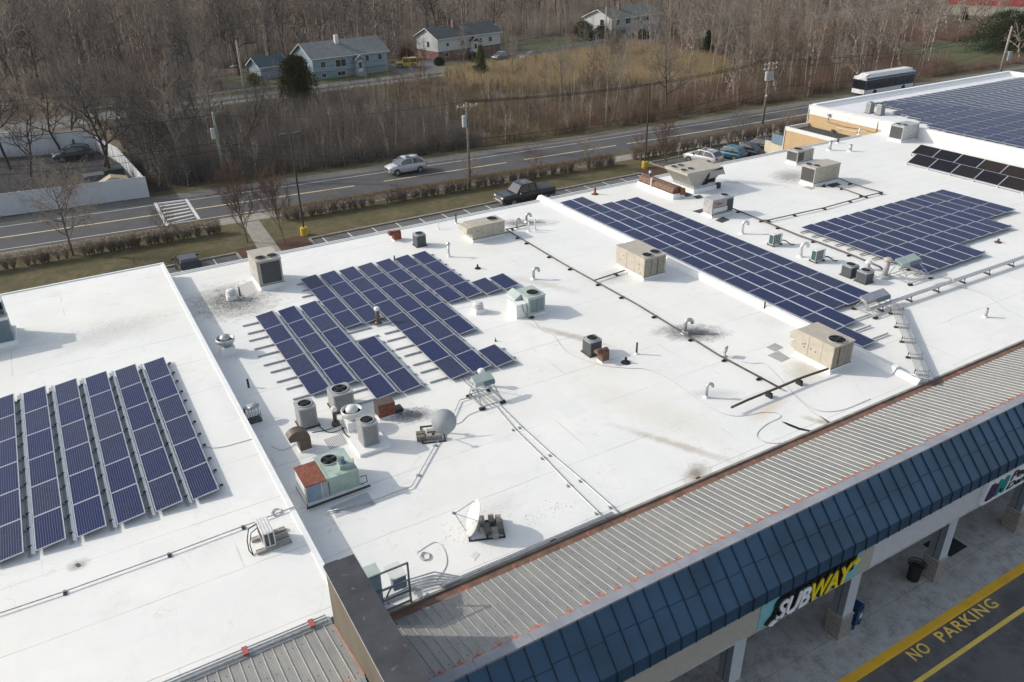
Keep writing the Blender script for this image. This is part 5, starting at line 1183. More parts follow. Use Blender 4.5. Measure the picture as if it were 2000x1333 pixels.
def debris(label, px, py, sx, sy, n, z, m, seed, smin=.012, smax=.035, ang=0):
    R5 = random.Random(seed); p = at(px, py, z); b = MB(); c, s_ = math.cos(ang), math.sin(ang)
    for i in range(n):
        u, v = R5.gauss(0, sx), R5.gauss(0, sy); x, y = u*c-v*s_, u*s_+v*c; w_ = R5.uniform(smin, smax); a = R5.random()*3.14
        b.obox((x,y,.006),(w_*math.cos(a),w_*math.sin(a),0),(-w_*.4*math.sin(a),w_*.4*math.cos(a),0),(0,0,.005))
    o = b.build('roof_debris', m); o.location = (p.x, p.y, z); tag(o, label, 'debris', kind='stuff')
debris('dark specks of gravel scattered on the roof round the white dish', 920, 1030, .9, .35, 150, RZ, M_UGREY, 1, .008, .02); debris('scattered specks of grit right of the white dish', 1065, 1000, .7, .25, 70, RZ, M_UGREY, 2, .008, .018)
debris('leaf and grit litter in the dark stain round the white mushroom vent', 455, 588, .9, 1.1, 420, RZ, M_CONC2, 3, .012, .04); debris('pale flaking chips in the dark stain left of the tall beige unit', 450, 592, .9, 1.1, 260, RZ, M_PVC, 4, .02, .045)
debris('small grey specks strewn across the west wing roof', 215, 640, 2.0, .7, 150, 7.37, M_UGREY, 5, .008, .02, .1)
debris('dark litter beside the brown exhaust box', 800, 808, .4, .2, 90, RZ, M_DARK, 7, .01, .03)
debris('leaf litter near the unit beside the tan annex', 1545, 348, 1.1, .6, 100, RZ, M_CONC2, 9, .012, .03)
# ================================================================== UNDER THE CANOPY
p = at(1400+1200/3.078, 900+740/3.078, 0); t = thing('litter_bin', 'black slatted metal litter bin beside a brick column base', 'litter bin', (27.95,13.75,0))
b = MB()
for k in range(26):
    a = 2*math.pi*k/26; c, s_ = math.cos(a), math.sin(a); b.bar((.24*c,.24*s_,.05),(.27*c,.27*s_,.8),.035,.008); b.bar((.27*c,.27*s_,.8),(.37*c,.37*s_,.93),.03,.008)
b.build('slat', M_BLACK, t)['kind'] = 'stuff'
b = MB(); b.lathe([(.23,.04),(.25,.78)], (0,0,0), 20); b.build('liner', M_DARK, t); b = MB(); b.tube([(.37*math.cos(a*math.pi/12),.37*math.sin(a*math.pi/12),.93) for a in range(25)], .015, 5); b.tube([(.29*math.cos(a*math.pi/12),.29*math.sin(a*math.pi/12),.84) for a in range(25)], .015, 5); b.build('rim', M_BLACK, t)
t = thing('mailbox', 'blue street mailbox with rounded top beside the column by the yellow letters', 'mailbox', (23.62,13.5,0), R_(8))
M_MB = mat('mailbox_blue', (.008,.035,.12), .35, var=.1)
b = MB(); b.prism([(.25,.22),(.25,1.0)]+[(.25*math.cos(R_(a)), 1.0+.25*math.sin(R_(a))) for a in range(15,166,15)]+[(-.25,1.0),(-.25,.22)], -.28, .28, 'y'); b.build('body', M_MB, t)
for sx in (-1,1):
    for sy in (-1,1): b = MB(); b.box(sx*.22-.03,sy*.24-.03,0,sx*.22+.03,sy*.24+.03,.22); b.build('leg', M_MB, t)
b = MB(); b.box(-.17,-.29,.98,.17,-.28,1.12); b.build('slot', M_VOID, t); b = MB(); b.box(.02,-.285,.45,.2,-.281,.72); b.box(.251,-.15,.5,.256,.15,.8); b.build('label_plate', M_PVC, t)
for (x0,x1,y0,y1,lb) in ((29.3,31.3,15.2,17.2,'dark doormat in front of the shop door'),(30.3,31.9,13.75,14.9,'dark blue mat on the pavement right of the column')):
    b = MB(); b.box(0,0,0,x1-x0,y1-y0,.012); o = b.build('doormat', mat('dark_mat', (.02,.025,.03), .9)); o.location = (x0,y0,.001); tag(o, lb, 'doormat')
# ================================================================== VEHICLES
M_TYRE = mat('tyre', (.012,.012,.013), .8); M_RIM = mat('wheel_rim', (.35,.35,.36), .35, .7); M_GLASS = mat('car_glass', (.015,.018,.022), .08, spec=.9, coat=.6, var=.02)
M_HEAD = mat('headlight', (.65,.66,.68), .15, var=.02); M_TAIL = mat('taillight', (.30,.01,.01), .25, var=.02); M_CHROME = mat('chrome', (.6,.6,.62), .15, .9, var=.02); M_TRIM = mat('black_trim', (.02,.02,.022), .5)
def carpaint(n, c): return mat('paint_'+n, c, .32, .1, var=.03, coat=.5)
def loft(b, secs, mi=0, close=True):
    """secs: list of cross-sections, each a list of (x,y,z) of equal length (open strip mirrored already)"""
    n = len(secs[0]); o = len(b.v)
    for s_ in secs: b.v += [tuple(p) for p in s_]
    for i in range(len(secs)-1):
        for j in range(n): b.f.append((o+i*n+j, o+i*n+(j+1) % n, o+(i+1)*n+(j+1) % n, o+(i+1)*n+j)); b.m.append(mi)
    b.f.append(tuple(o+j for j in range(n))[::-1]); b.m.append(mi); b.f.append(tuple(o+(len(secs)-1)*n+j for j in range(n))); b.m.append(mi)
def car(name, label, loc, yaw, kind, paint_, cat='car', group=None):
    """x forward. kinds: suv, sedan, hatch, pickup"""
    t = thing(name, label, cat, loc, yaw, group)
    L_, W, H, belt = {'suv':(4.65,1.88,1.66,1.10), 'sedan':(4.75,1.84,1.46,.92), 'hatch':(4.3,1.8,1.5,.94), 'pickup':(5.85,2.05,1.93,1.18), 'jeep':(4.3,1.85,1.8,1.1)}[kind]
    hw = W/2
    def sec(x, zb, zt, w_):                       # rounded hull section
        return [(x,-w_*.86,zb),(x,-w_,zb+.12),(x,-w_,zb+(zt-zb)*.62),(x,-w_*.93,zt-.05),(x,-w_*.80,zt),(x,w_*.80,zt),(x,w_*.93,zt-.05),(x,w_,zb+(zt-zb)*.62),(x,w_,zb+.12),(x,w_*.86,zb)]
    b = MB(); f, r = L_/2, -L_/2
    if kind == 'pickup':
        hood_z = 1.15; S_ = [(r,.5,belt-.05,hw*.93),(r+.1,.45,belt,hw*.98),(-.55,.38,belt,hw),(1.15,.38,belt+.02,hw),(1.35,.38,hood_z,hw*.98),(f-.35,.42,hood_z-.05,hw*.95),(f-.08,.42,hood_z-.12,hw*.88),(f,.5,hood_z-.3,hw*.82)]
    elif kind == 'jeep': S_ = [(r,.5,belt,hw*.9),(r+.1,.45,belt,hw*.95),(.7,.4,belt,hw*.95),(.75,.4,belt-.02,hw*.85),(f-.1,.42,belt-.06,hw*.7),(f,.5,belt-.1,hw*.68)]
    else:
        hz = belt-.04 if kind != 'sedan' else belt-.02
        S_ = [(r,.42,belt-.18,hw*.80),(r+.12,.34,belt-.02,hw*.92),(r+.6,.26,belt,hw*.99),(-.2,.24,belt,hw),(.75,.24,belt-.01,hw),(1.2,.24,hz-.02,hw*.985),(f-.45,.26,hz-.10,hw*.94),(f-.12,.30,hz-.22,hw*.84),(f,.38,hz-.40,hw*.70)]
    loft(b, [sec(*q) for q in S_]); b.build('body', paint_, t, kind not in ('jeep','pickup'))
    # cabin: glass block with painted roof and pillars
    if kind == 'suv': G = [(r+.22,belt),(r+.75,H-.14),(r+1.15,H-.03),(.05,H-.01),(.35,H-.08),(1.3,belt-.04)]
    elif kind == 'sedan': G = [(r+.75,belt),(r+1.35,H-.08),(-.45,H),(.2,H-.02),(.5,H-.08),(1.25,belt-.04)]
    elif kind == 'hatch': G = [(r+.2,belt),(r+.6,H-.12),(r+1.0,H-.01),(.1,H),(.4,H-.08),(1.15,belt-.03)]
    elif kind == 'pickup': G = [(-.85,belt),(-.72,H-.08),(-.5,H),(.6,H),(.85,H-.08),(1.4,belt)]
    else: G = [(r+.05,belt),(r+.1,H-.06),(r+.2,H),(.5,H),(.6,H-.06),(.72,belt)]
    tw = .76 if kind != 'jeep' else .9
    def hwz(z): return hw*(.93-(.93-tw)*(z-belt)/(H-belt))
    g = MB(); n = len(G); g.add([(x,-hwz(z),z) for x, z in G]+[(x,hwz(z),z) for x, z in G], [tuple(range(n)), tuple(range(n,2*n))[::-1]]+[(i,n+i,n+(i+1) % n,(i+1) % n) for i in range(n)]); g.build('windows', M_GLASS, t)
    rf = MB(); a, c = G[1], G[4]; zs = [G[1],G[2],G[3],G[4]]
    rf.add([(x,-hwz(z)+.02,z+.022) for x,z in zs]+[(x,hwz(z)-.02,z+.022) for x,z in zs]+[(x,-hwz(z-.1)-.012,z-.07) for x,z in zs]+[(x,hwz(z-.1)+.012,z-.07) for x,z in zs],
           [(i,i+1,5+i,4+i) for i in range(3)]+[(i+8,i+9,i+1,i) for i in range(3)]+[(4+i,5+i,13+i,12+i) for i in range(3)]+[(0,4,12,8),(3,11,15,7)]); rf.build('roof_panel', paint_, t)
    for sy in (-1, 1):
        for (p, q, wd) in ((G[4],G[5],.09),(G[1],G[0],.13 if kind != 'suv' else .2)):
            pm = MB(); pm.bar((p[0],sy*(hwz(p[1])+.004),p[1]),(q[0],sy*(hwz(q[1])+.004),q[1]),wd,.03,up=(0,1,0)); pm.build('pillar', paint_, t)
        pm = MB(); xm = (G[2][0]+G[3][0])/2; pm.bar((xm,sy*(hwz(H)+.004),H-.05),(xm,sy*(hwz(belt)+.004),belt),.07,.025,up=(0,1,0)); pm.build('pillar', paint_, t)
    wr = .34 if kind in ('sedan','hatch','suv') else .40; wx = L_*.30
    for x in (wx, -wx*1.0):
        for sy in (-1, 1):
            w_ = MB(); w_.tube([(0,-.11,0),(0,.11,0)], wr, 18); o = w_.build('wheel', M_TYRE, t, False); o.location = (x, sy*(hw-.11), wr)
            q = MB(); q.tube([(0,sy*.09,0),(0,sy*.125,0)], wr*.62, 10); q.build('rim', M_RIM, o)
    for x in (wx,-wx):
        for sy in (-1,1): b2 = MB(); b2.tube([(x,sy*(hw-.05),wr),(x,sy*(hw+.006),wr)], wr*1.14, 18); b2.build('wheel_arch', M_TRIM, t)
    hz_ = S_[-2][2]
    for sy in (-1, 1):
        q = MB(); q.obox((f-.09,sy*hw*.66,hz_-.09),(.08,0,-.02),(0,.18,0),(0,0,.06)); q.build('headlight', M_HEAD, t)
        q = MB(); q.obox((r+.06,sy*hw*.74,belt-.2),(.06,0,0),(0,.16,0),(0,0,.09)); q.build('taillight', M_TAIL, t)
        q = MB(); q.obox((.95 if kind != 'pickup' else 1.1,sy*(hw+.10),belt+.06),(.07,0,0),(0,.09,0),(0,0,.07)); q.build('mirror', paint_ if kind != 'pickup' else M_CHROME, t)
    q = MB(); q.obox((f-.01,0,hz_-.26),(.03,0,0),(0,hw*.55,0),(0,0,.11)); q.build('grille', M_TRIM if kind != 'pickup' else M_CHROME, t)
    if kind == 'suv':
        q = MB()
        for sy in (-1,1): q.bar((r+.7,sy*hw*.66,H+.03),(.2,sy*hw*.66,H+.04),.04,.04)
        q.box(-.5,-.3,H,.0,.3,H+.015); q.build('roof_rail', M_TRIM, t)
    if kind == 'pickup':
        q = MB(); q.box(r+.08,-hw*.82,belt-.02,-.95,hw*.82,belt+.012); q.build('bed_cover', M_DARK, t)
        q = MB(); q.box(r+.02,-hw*.9,.5,r-.08,hw*.9,.65); q.box(f-.02,-hw*.85,.45,f+.07,hw*.85,.66); q.build('bumper', M_CHROME, t)
        q = MB(); q.box(-.1,-.35,H+.02,.4,.35,H+.035); q.build('sunroof', M_GLASS, t)
        q = MB()
        for sy in (-1,1):
            for x in (-.05,.85): q.box(x,sy*(hw+.01)-.01,belt-.1,x+.16,sy*(hw+.01)+.01,belt-.07)
        q.build('door_handle', M_CHROME, t)
    if kind == 'jeep': q = MB(); q.tube([(r-.12,0,.95),(r-.02,0,.95)], .36, 14); q.build('spare_wheel', M_TYRE, t)
    return t
def gp(px, py, z=0): return at(px, py, z)
p1 = gp(*(720+700/14.28, 280+940/14.28)); p2 = gp(*(720+1500/14.28, 280+800/14.28))
mid = Vector((35.2, 85.0, 0)); car('suv', 'silver white SUV driving along the street', mid, math.pi+R_(-3), 'suv', carpaint('silver_white', (.50,.52,.56)), 'SUV').scale = (1.0, 1.02, 1.12)
car('pickup_truck', 'black pickup truck parked along the kerb behind the centre roof', (41.2, 68.35, 0), math.pi, 'pickup', carpaint('black', (.010,.011,.013)), 'pickup truck').scale = (1.08,1.05,1.08)
car('parked_car', 'black car with shiny rear glass parked behind the west wing corner', (7.7, 67.7, 0), R_(90), 'hatch', carpaint('black', (.010,.011,.013)))
car('parked_car', 'grey roofed car almost hidden behind the west wing roof edge', (2.2, 66.9, 0), R_(90), 'sedan', carpaint('charcoal', (.02,.021,.024)))
gl = 'cars parked by the reserved signs'
car('parked_car', 'silver wagon with dark roof rails parked leftmost in the signed row', (66.4, 69.3, 0), R_(104), 'suv', carpaint('silver', (.48,.48,.50)), group=gl)
car('parked_car', 'teal blue car parked beside the silver wagon in the signed row', (70.4, 69.2, 0), R_(104), 'hatch', carpaint('teal', (.012,.12,.20)), group=gl)
car('parked_car', 'dark green black car with bright glass right of the teal car', (73.1, 69.1, 0), R_(104), 'sedan', carpaint('dark_green', (.012,.02,.02)), group=gl)
car('parked_car', 'black car second from the right in the signed row', (75.8, 69.6, 0), R_(104), 'suv', carpaint('black', (.010,.011,.013)), group=gl)
car('parked_car', 'dark car with glaring windscreen rightmost in the signed row', (78.8, 69.3, 0), R_(104), 'suv', carpaint('charcoal', (.05,.052,.058)), group=gl)
car('jeep', 'yellow off road car on the driveway beside the blue house', (65.8, 154.5, 0), R_(160), 'jeep', carpaint('yellow', (.55,.42,.02)), 'car')
car('parked_car', 'pale green grey car parked before the white house', (86.6, 152.6, 0), R_(200), 'sedan', carpaint('sage', (.16,.19,.18)))
car('suv', 'purple grey SUV parked on the far road beside the low fence', (90.8, 147.6, 0), R_(187), 'suv', carpaint('plum_grey', (.16,.15,.18)), 'SUV')
car('parked_car', 'dark green SUV parked inside the white fenced yard', (2.5, 113.9, 0), R_(180), 'suv', carpaint('forest_green', (.015,.04,.035)), 'SUV')
# bus
t = thing('bus', 'city bus with white roof pod on the street behind the east store', 'bus', (119.5, 85.2, 0), R_(180))
M_BW = mat('bus_white', (.74,.75,.76), .4); M_BB = mat('bus_dark_blue', (.02,.04,.09), .4)
b = MB(); b.prism([(-1.28,.35),(-1.28,2.6),(-1.15,2.95),(1.15,2.95),(1.28,2.6),(1.28,.35)][::-1], -6, 6, 'x'); b.build('body', M_BB, t)
b = MB(); b.prism([(-1.29,2.5),(-1.16,2.97),(1.16,2.97),(1.29,2.5)][::-1], -6.02, 6.02, 'x'); b.build('roof', M_BW, t)
b = MB(); b.prism([(-.9,2.97),(-.75,3.35),(.75,3.35),(.9,2.97)][::-1], -5.6, 4.9, 'x'); b.add([(4.9,-.75,3.35),(4.9,.75,3.35),(5.9,.7,2.97),(5.9,-.7,2.97)], [(0,1,2,3)]); b.build('roof_pod', M_BW, t)
for sy in (-1,1):
    for k in range(7): b = MB(); b.box(-5.5+1.55*k, sy*1.285-.01, 1.35, -4.15+1.55*k, sy*1.285+.01, 2.35); b.build('side_window', M_GLASS, t)
b = MB(); b.box(5.99,-1.1,1.1,6.03,1.1,2.4); b.build('windscreen', M_GLASS, t); b = MB(); b.box(5.99,-1.2,.4,6.04,1.2,1.05); b.build('front_panel', M_BW, t)
for sy in (-1,1): b = MB(); b.box(-5.9,sy*1.285-.012,.42,5.95,sy*1.285+.012,1.0); b.build('side_skirt', M_BW, t)
for x in (3.6,-3.4):
    for sy in (-1,1): q = MB(); q.tube([(0,-.14,0),(0,.14,0)], .48, 16); o = q.build('wheel', M_TYRE, t); o.location = (x, sy*1.16, .48)
# ================================================================== STREET FURNITURE
M_POLE = mat('weathered_pole_wood', (.20,.175,.14), .9, var=.25, nscale=3, bump=.2); M_POLEG = mat('greenish_pole', (.24,.27,.20), .9, var=.2); M_POLEL = mat('pale_pole_wood', (.34,.31,.26), .9, var=.2)
M_STEELD = mat('bronze_steel', (.055,.045,.038), .5, .3); M_XF = mat('transformer_grey', (.40,.42,.43), .5, var=.06)
def upole(label, base, h, m, r=.15, arms=(), xf=None, lamp=False, lean=(0,0), crossdir=0):
    t = thing('utility_pole', label, 'utility pole', base, crossdir, 'wooden utility poles')
    top = (lean[0], lean[1], h); b = MB(); b.tube([(0,0,0),(lean[0]*.5,lean[1]*.5,h*.5),top], r, 10, r2=r*.68); b.build('pole', m, t, True)
    def pt(z): return (lean[0]*z/h, lean[1]*z/h, z)
    for z in arms:
        p = pt(z); b = MB(); b.box(p[0]-1.2, p[1]-.18, z-.06, p[0]+1.2, p[1]-.08, z+.06)
        b.bar((p[0]-.7,p[1]-.13,z),(p[0],p[1]-.05,z-.6),.03,.03); b.bar((p[0]+.7,p[1]-.13,z),(p[0],p[1]-.05,z-.6),.03,.03); a_ = b.build('crossarm', M_POLEL, t)
        q = MB()
        for x in (-1.1,-.4,.4,1.1): q.lathe([(.03,0),(.06,.04),(.04,.09),(.06,.12),(.02,.18)], (p[0]+x,p[1]-.13,z+.06), 8)
        q.build('insulator', M_PVC, a_)
    if xf:
        for (z, dx) in xf:
            p = pt(z); b = MB(); b.cyl(p[0]+dx, p[1]-.1, z-.55, z+.55, .25, n=16); b.cyl(p[0]+dx,p[1]-.1,z+.55,z+.62,.26,.18); b.build('transformer', M_XF, t, False)
            b = MB(); b.cyl(p[0]+dx-.1,p[1]-.1,z+.6,z+.85,.035); b.cyl(p[0]+dx+.1,p[1]-.1,z+.6,z+.85,.035); b.build('bushing', M_BROWN, t)
    if lamp:
        p = pt(lamp); b = MB(); b.tube([p,(p[0]-.9,p[1]-.9,lamp+.45),(p[0]-1.4,p[1]-1.3,lamp+.4)], .035, 6); b.build('lamp_arm', M_GALV, t); b = MB(); b.obox((p[0]-1.65,p[1]-1.5,lamp+.38),(.32,.28,0),(-.1,.11,0),(0,0,.07)); b.build('lamp_head', M_XF, t)
    return t
poles = {}
def polep(px, py, tx, ty): p = gp(px, py); return p, hgt(p, tx, ty)
p, h = polep(440, 352, 417, 219); poles['a'] = (p, h); upole('greenish leaning utility pole with small transformer left of the crosswalk shrubs', p, h, M_POLEG, .19, xf=[(h-2.3,-.38)])
p, h = polep(918, 367, 921, 200); poles['b'] = (p, h); upole('utility pole with crossarm and tall grey transformer behind the hedge', p, h, M_POLE, .16, [h-.4], [(h-1.9,-.4)])
p, h = polep(1489, 244, 1512, 120); poles['c'] = (p, h); upole('utility pole with double crossarm and three transformers beyond the tan annex', p, h, M_POLE, .17, [h-.4, h-1.0], [(h-1.9,-.45),(h-1.9,.45),(h-2.0,0)], lamp=h-4.5)
p, h = polep(1953, 143, 1982, 52); poles['d'] = (p, h); upole('pale utility pole with a white box beside the east store parapet', p, h, M_POLEL, .22)
b = MB(); b.box(-.5,-.4,0,.5,.4,1.4); o = b.build('equipment_box', M_XF); q = Vector(p); o.location = (q.x+.75, q.y-.2, h*.28); 
for o_ in C.objects:
    if o_.get('label','').startswith('pale utility pole with a white'): o.location = (.75,-.2,h*.28); o.parent = o_
p, h = polep(480, 192, 464, 80); poles['e'] = (p, h); upole('pale bare utility pole standing beside the far road left of the small shed', p, h, M_POLEL, .2, lamp=h-4)
p, h = polep(1181, 106, 1183, 12); poles['f'] = (p, h); upole('pale utility pole before the right hand white house', p, h, M_POLEL, .17)
def wirerun(label, A, B_, zs, sag=.8, r=.026, n=14, offs=(0,)):
    t = thing('power_lines', label, 'power lines', A); b = MB(); A = Vector(A); B_ = Vector(B_)
    for dz, off in zip(zs, offs):
        P = []
        for k in range(n+1):
            f = k/n; q = A.lerp(B_, f); P.append((q.x-A.x, q.y+off-A.y, dz[0]+(dz[1]-dz[0])*f - sag*4*f*(1-f)))
        b.tube(P, r, 4)
    b.build('wire', M_BLACK, t); return t
pa, pb, pc, pd_ = poles['a'][0], poles['b'][0], poles['c'][0], poles['d'][0]; ha, hb, hc, hd = (poles[k][1] for k in 'abcd')
left = Vector((-25, 101, 0))
wirerun('power lines from the left photo edge to the greenish pole', left, pa, [(ha+.3,ha-.3),(ha-2.6,ha-3.4),(ha-3.2,ha-4.2)], offs=(0,.1,-.1)); wirerun('power lines between the greenish pole and the pole with the tall transformer', pa, pb, [(ha-.3,hb+.1),(ha-3.4,hb-3.9),(ha-4.2,hb-4.7),(ha-4.9,hb-5.1)], offs=(0,.1,-.1,0))
wirerun('power lines between the tall transformer pole and the three transformer pole', pb, pc, [(hb+.1,hc+.1),(hb+.1,hc+.1),(hb+.1,hc+.1),(hb-3.9,hc-3.4),(hb-4.7,hc-4.2),(hb-5.1,hc-4.8)], .9, offs=(-.1,.5,-.6,.1,-.1,0))
wirerun('power lines from the three transformer pole toward the pale pole', pc, pd_, [(hc+.1,hd-.3),(hc-.9,hd-.8),(hc-3.4,hd-3.6),(hc-4.4,hd-4.5)], 1.3, offs=(0,.5,.1,-.1))
wirerun('power lines along the far road', poles['e'][0], poles['f'][0], [(poles['e'][1]-5,poles['f'][1]-3.5),(poles['e'][1]-6,poles['f'][1]-4.5)], 1.2, offs=(0,.3)); wirerun('power lines from the far road pole to the left photo edge', Vector((-20,134,0)), poles['e'][0], [(5.5,poles['e'][1]-5),(5,poles['e'][1]-6)], 1.0, offs=(0,.3))
M_YB = mat('yellow_concrete_base', (.55,.40,.03), .7, var=.12, nscale=5, spots=((.4,.3,.12), 9., .66))
def lightpole(label, base, h, double=True):
    t = thing('light_pole', label, 'light pole', base, 0, 'parking lot light poles')
    b = MB(); b.box(-.07,-.07,.8,.07,.07,h-.1); b.build('pole', M_STEELD, t)
    b = MB(); b.lathe([(.34,0),(.34,.76),(.31,.8)], (0,0,0), 18); b.build('yellow_base', M_YB, t)
    for sx in ((-1,1) if double else (1,)):
        b = MB(); b.bar((0,0,h-.1),(sx*.35,0,h-.02),.05,.05); b.obox((sx*.62,0,h),(.30,0,.02*sx),(0,.16,0),(0,0,.06)); b.build('lamp_head', M_STEELD, t)
    return t
p, h = polep(595, 460, 570, 261); lightpole('brown light pole with yellow base beside the garden path', p, h)
p, h = polep(1259, 329, 1269, 164); lightpole('brown light pole with yellow base behind the brown duct housing', p, h)
p, h = polep(1771, 178, 1790, 87); lightpole('slim light pole with two lamps between bus and east store', (p.x-6, p.y-5, 0), h*.95)
# sign posts
M_SIGNW = mat('sign_face', (.50,.47,.46), .5, var=.1)
for i, (px, py, ty) in enumerate(((1325,309,279),(1357,295,272),(1386.5,300,267),(1421,287,260),(1448,286,254),(1478,275.5,248.5),(1507,271,242.5),(1534,262,237))):
    p, h = polep(px, py, px+1, ty); t = thing('parking_sign', '%s parking sign on a thin post along the hedge behind the parked cars' % ORD[i+1], 'sign', p, 0, 'parking signs along the hedge')
    t['label'] = '%s from the left of the small parking signs along the hedge' % ORD[i+1]
    b = MB(); b.box(-.03,-.02,0,.03,.02,h-.05); b.build('post', M_GALV, t)
    b = MB(); b.box(-.17,-.04,h-.55,.17,-.02,h); b.build('sign_plate', M_SIGNW, t)
# guard rail on the far road
t = thing('guard_rail', 'grey steel guard rail along the near edge of the far road', 'guard rail', (30, 137, 0)); b = MB(); q = MB()
for (xa, xb) in ((12, 68),):
    x = xa
    while x < xb:
        y0, y1 = interp(FR, x)-3.7, interp(FR, x+2)-3.7; b.bar((x-30,y0-137,.62),(x-28,y1-137,.62),.05,.28); q.box(x-30.06,y0-137.0,0,x-29.94,y0-136.88,.75); x += 2
b.build('rail', M_GALV, t); q.build('post', M_WOODB, t)
t = thing('guard_rail', 'grey guard rail on the far side of the far road left of the shed', 'guard rail', (20, 145, 0)); b = MB(); q = MB(); x = 4
while x < 40:
    y0, y1 = interp(FR, x)+4.0, interp(FR, x+2)+4.0; b.bar((x-20,y0-145,.62),(x-18,y1-145,.62),.05,.28); q.box(x-20.06,y0-145,0,x-19.94,y0-144.88,.75); x += 2
b.build('rail', M_GALV, t); q.build('post', M_WOODB, t)
# white vinyl fences
M_VINYL = mat('white_vinyl', (.56,.58,.62), .5, var=.05)
def fence(name, label, pts, h, m=M_VINYL, post=2.4, cat='fence', tops=True):
    o0 = Vector((pts[0][0], pts[0][1], 0)); t = thing(name, label, cat, o0); b = MB(); q = MB(); c = MB()
    for (xa, ya), (xb, yb) in zip(pts, pts[1:]):
        L_ = math.hypot(xb-xa, yb-ya); n = max(1, round(L_/post))
        for k in range(n):
            p0 = Vector((xa+(xb-xa)*k/n, ya+(yb-ya)*k/n, 0))-o0; p1 = Vector((xa+(xb-xa)*(k+1)/n, ya+(yb-ya)*(k+1)/n, 0))-o0
            b.bar(p0+Vector((0,0,h/2)), p1+Vector((0,0,h/2)), .04, h-.12); c.bar(p0+Vector((0,0,h-.03)), p1+Vector((0,0,h-.03)), .07, .07)
            q = MB(); q.box(-.065,-.065,0,.065,.065,h+.06); qo = q.build('fence_post', m, t); qo.location = p0; qo.rotation_euler = (0,0,math.atan2(yb-ya, xb-xa))
    b.build('fence_panel', m, t); c.build('top_rail', m, t); return t
zf = 2.0
fA = at(293, 386, 0); fB = at(0, 424, 0)
fence('vinyl_fence', 'long solid white fence beside the street at the left', [(-45, fB.y+3.6), (fB.x, fB.y), (fA.x, fA.y)], 2.3)
tl = at(190, 296, 0); tr0 = at(0, 302, 0)
fence('vinyl_fence', 'white fence across the back of the yard behind the trees', [(-45,127),(tr0.x, tr0.y-2), (tl.x, tl.y)], 2.8)
fence('vinyl_fence', 'white fence down the right side of the fenced yard', [(tl.x+.1, tl.y-.2), (7.2, 108), (fA.x-.05, fA.y+.2)], 2.0)
sheet('yard', [(-45,96),(8,91.6),(7.2,108),(5,124),(-45,127)], .004, ground_mat('dark_yard_asphalt', [(.045,.048,.052),(.06,.062,.066),(.038,.04,.044),(.10,.085,.065)], (.1,.7,10)))
p = at(118, 360, 0); t = thing('storage_box', 'two dark green boxes beside the right fence of the yard', 'storage box', (3.8, 99.0, 0))
b = MB(); b.box(-1.2,0,0,.9,1.6,1.3); b.build('box', M_CDK, t); b = MB(); b.box(1.1,.2,0,3.0,1.9,1.6); b.build('tall_box', mat('dark_green_plastic', (.015,.035,.028), .6), t)
t = thing('sand_pile', 'low tan gabled cover just behind the street fence', 'cover', (5.0, 94.0, 0)); b = MB(); b.prism([(-1.6,1.5),(0,2.3),(1.6,1.9),(1.6,0),(-1.6,0)][::-1], -.7, .7, 'y'); b.build('cover', mat('tan_cover', (.36,.32,.22), .8), t)
fence('picket_fence', 'low pale fence along the far road before the green lawn', [(93.5,151.4),(98,151.6),(108,154.5),(119,157.6),(124,158.6)], 1.2, mat('pale_fence', (.36,.36,.35), .7), 2.2)
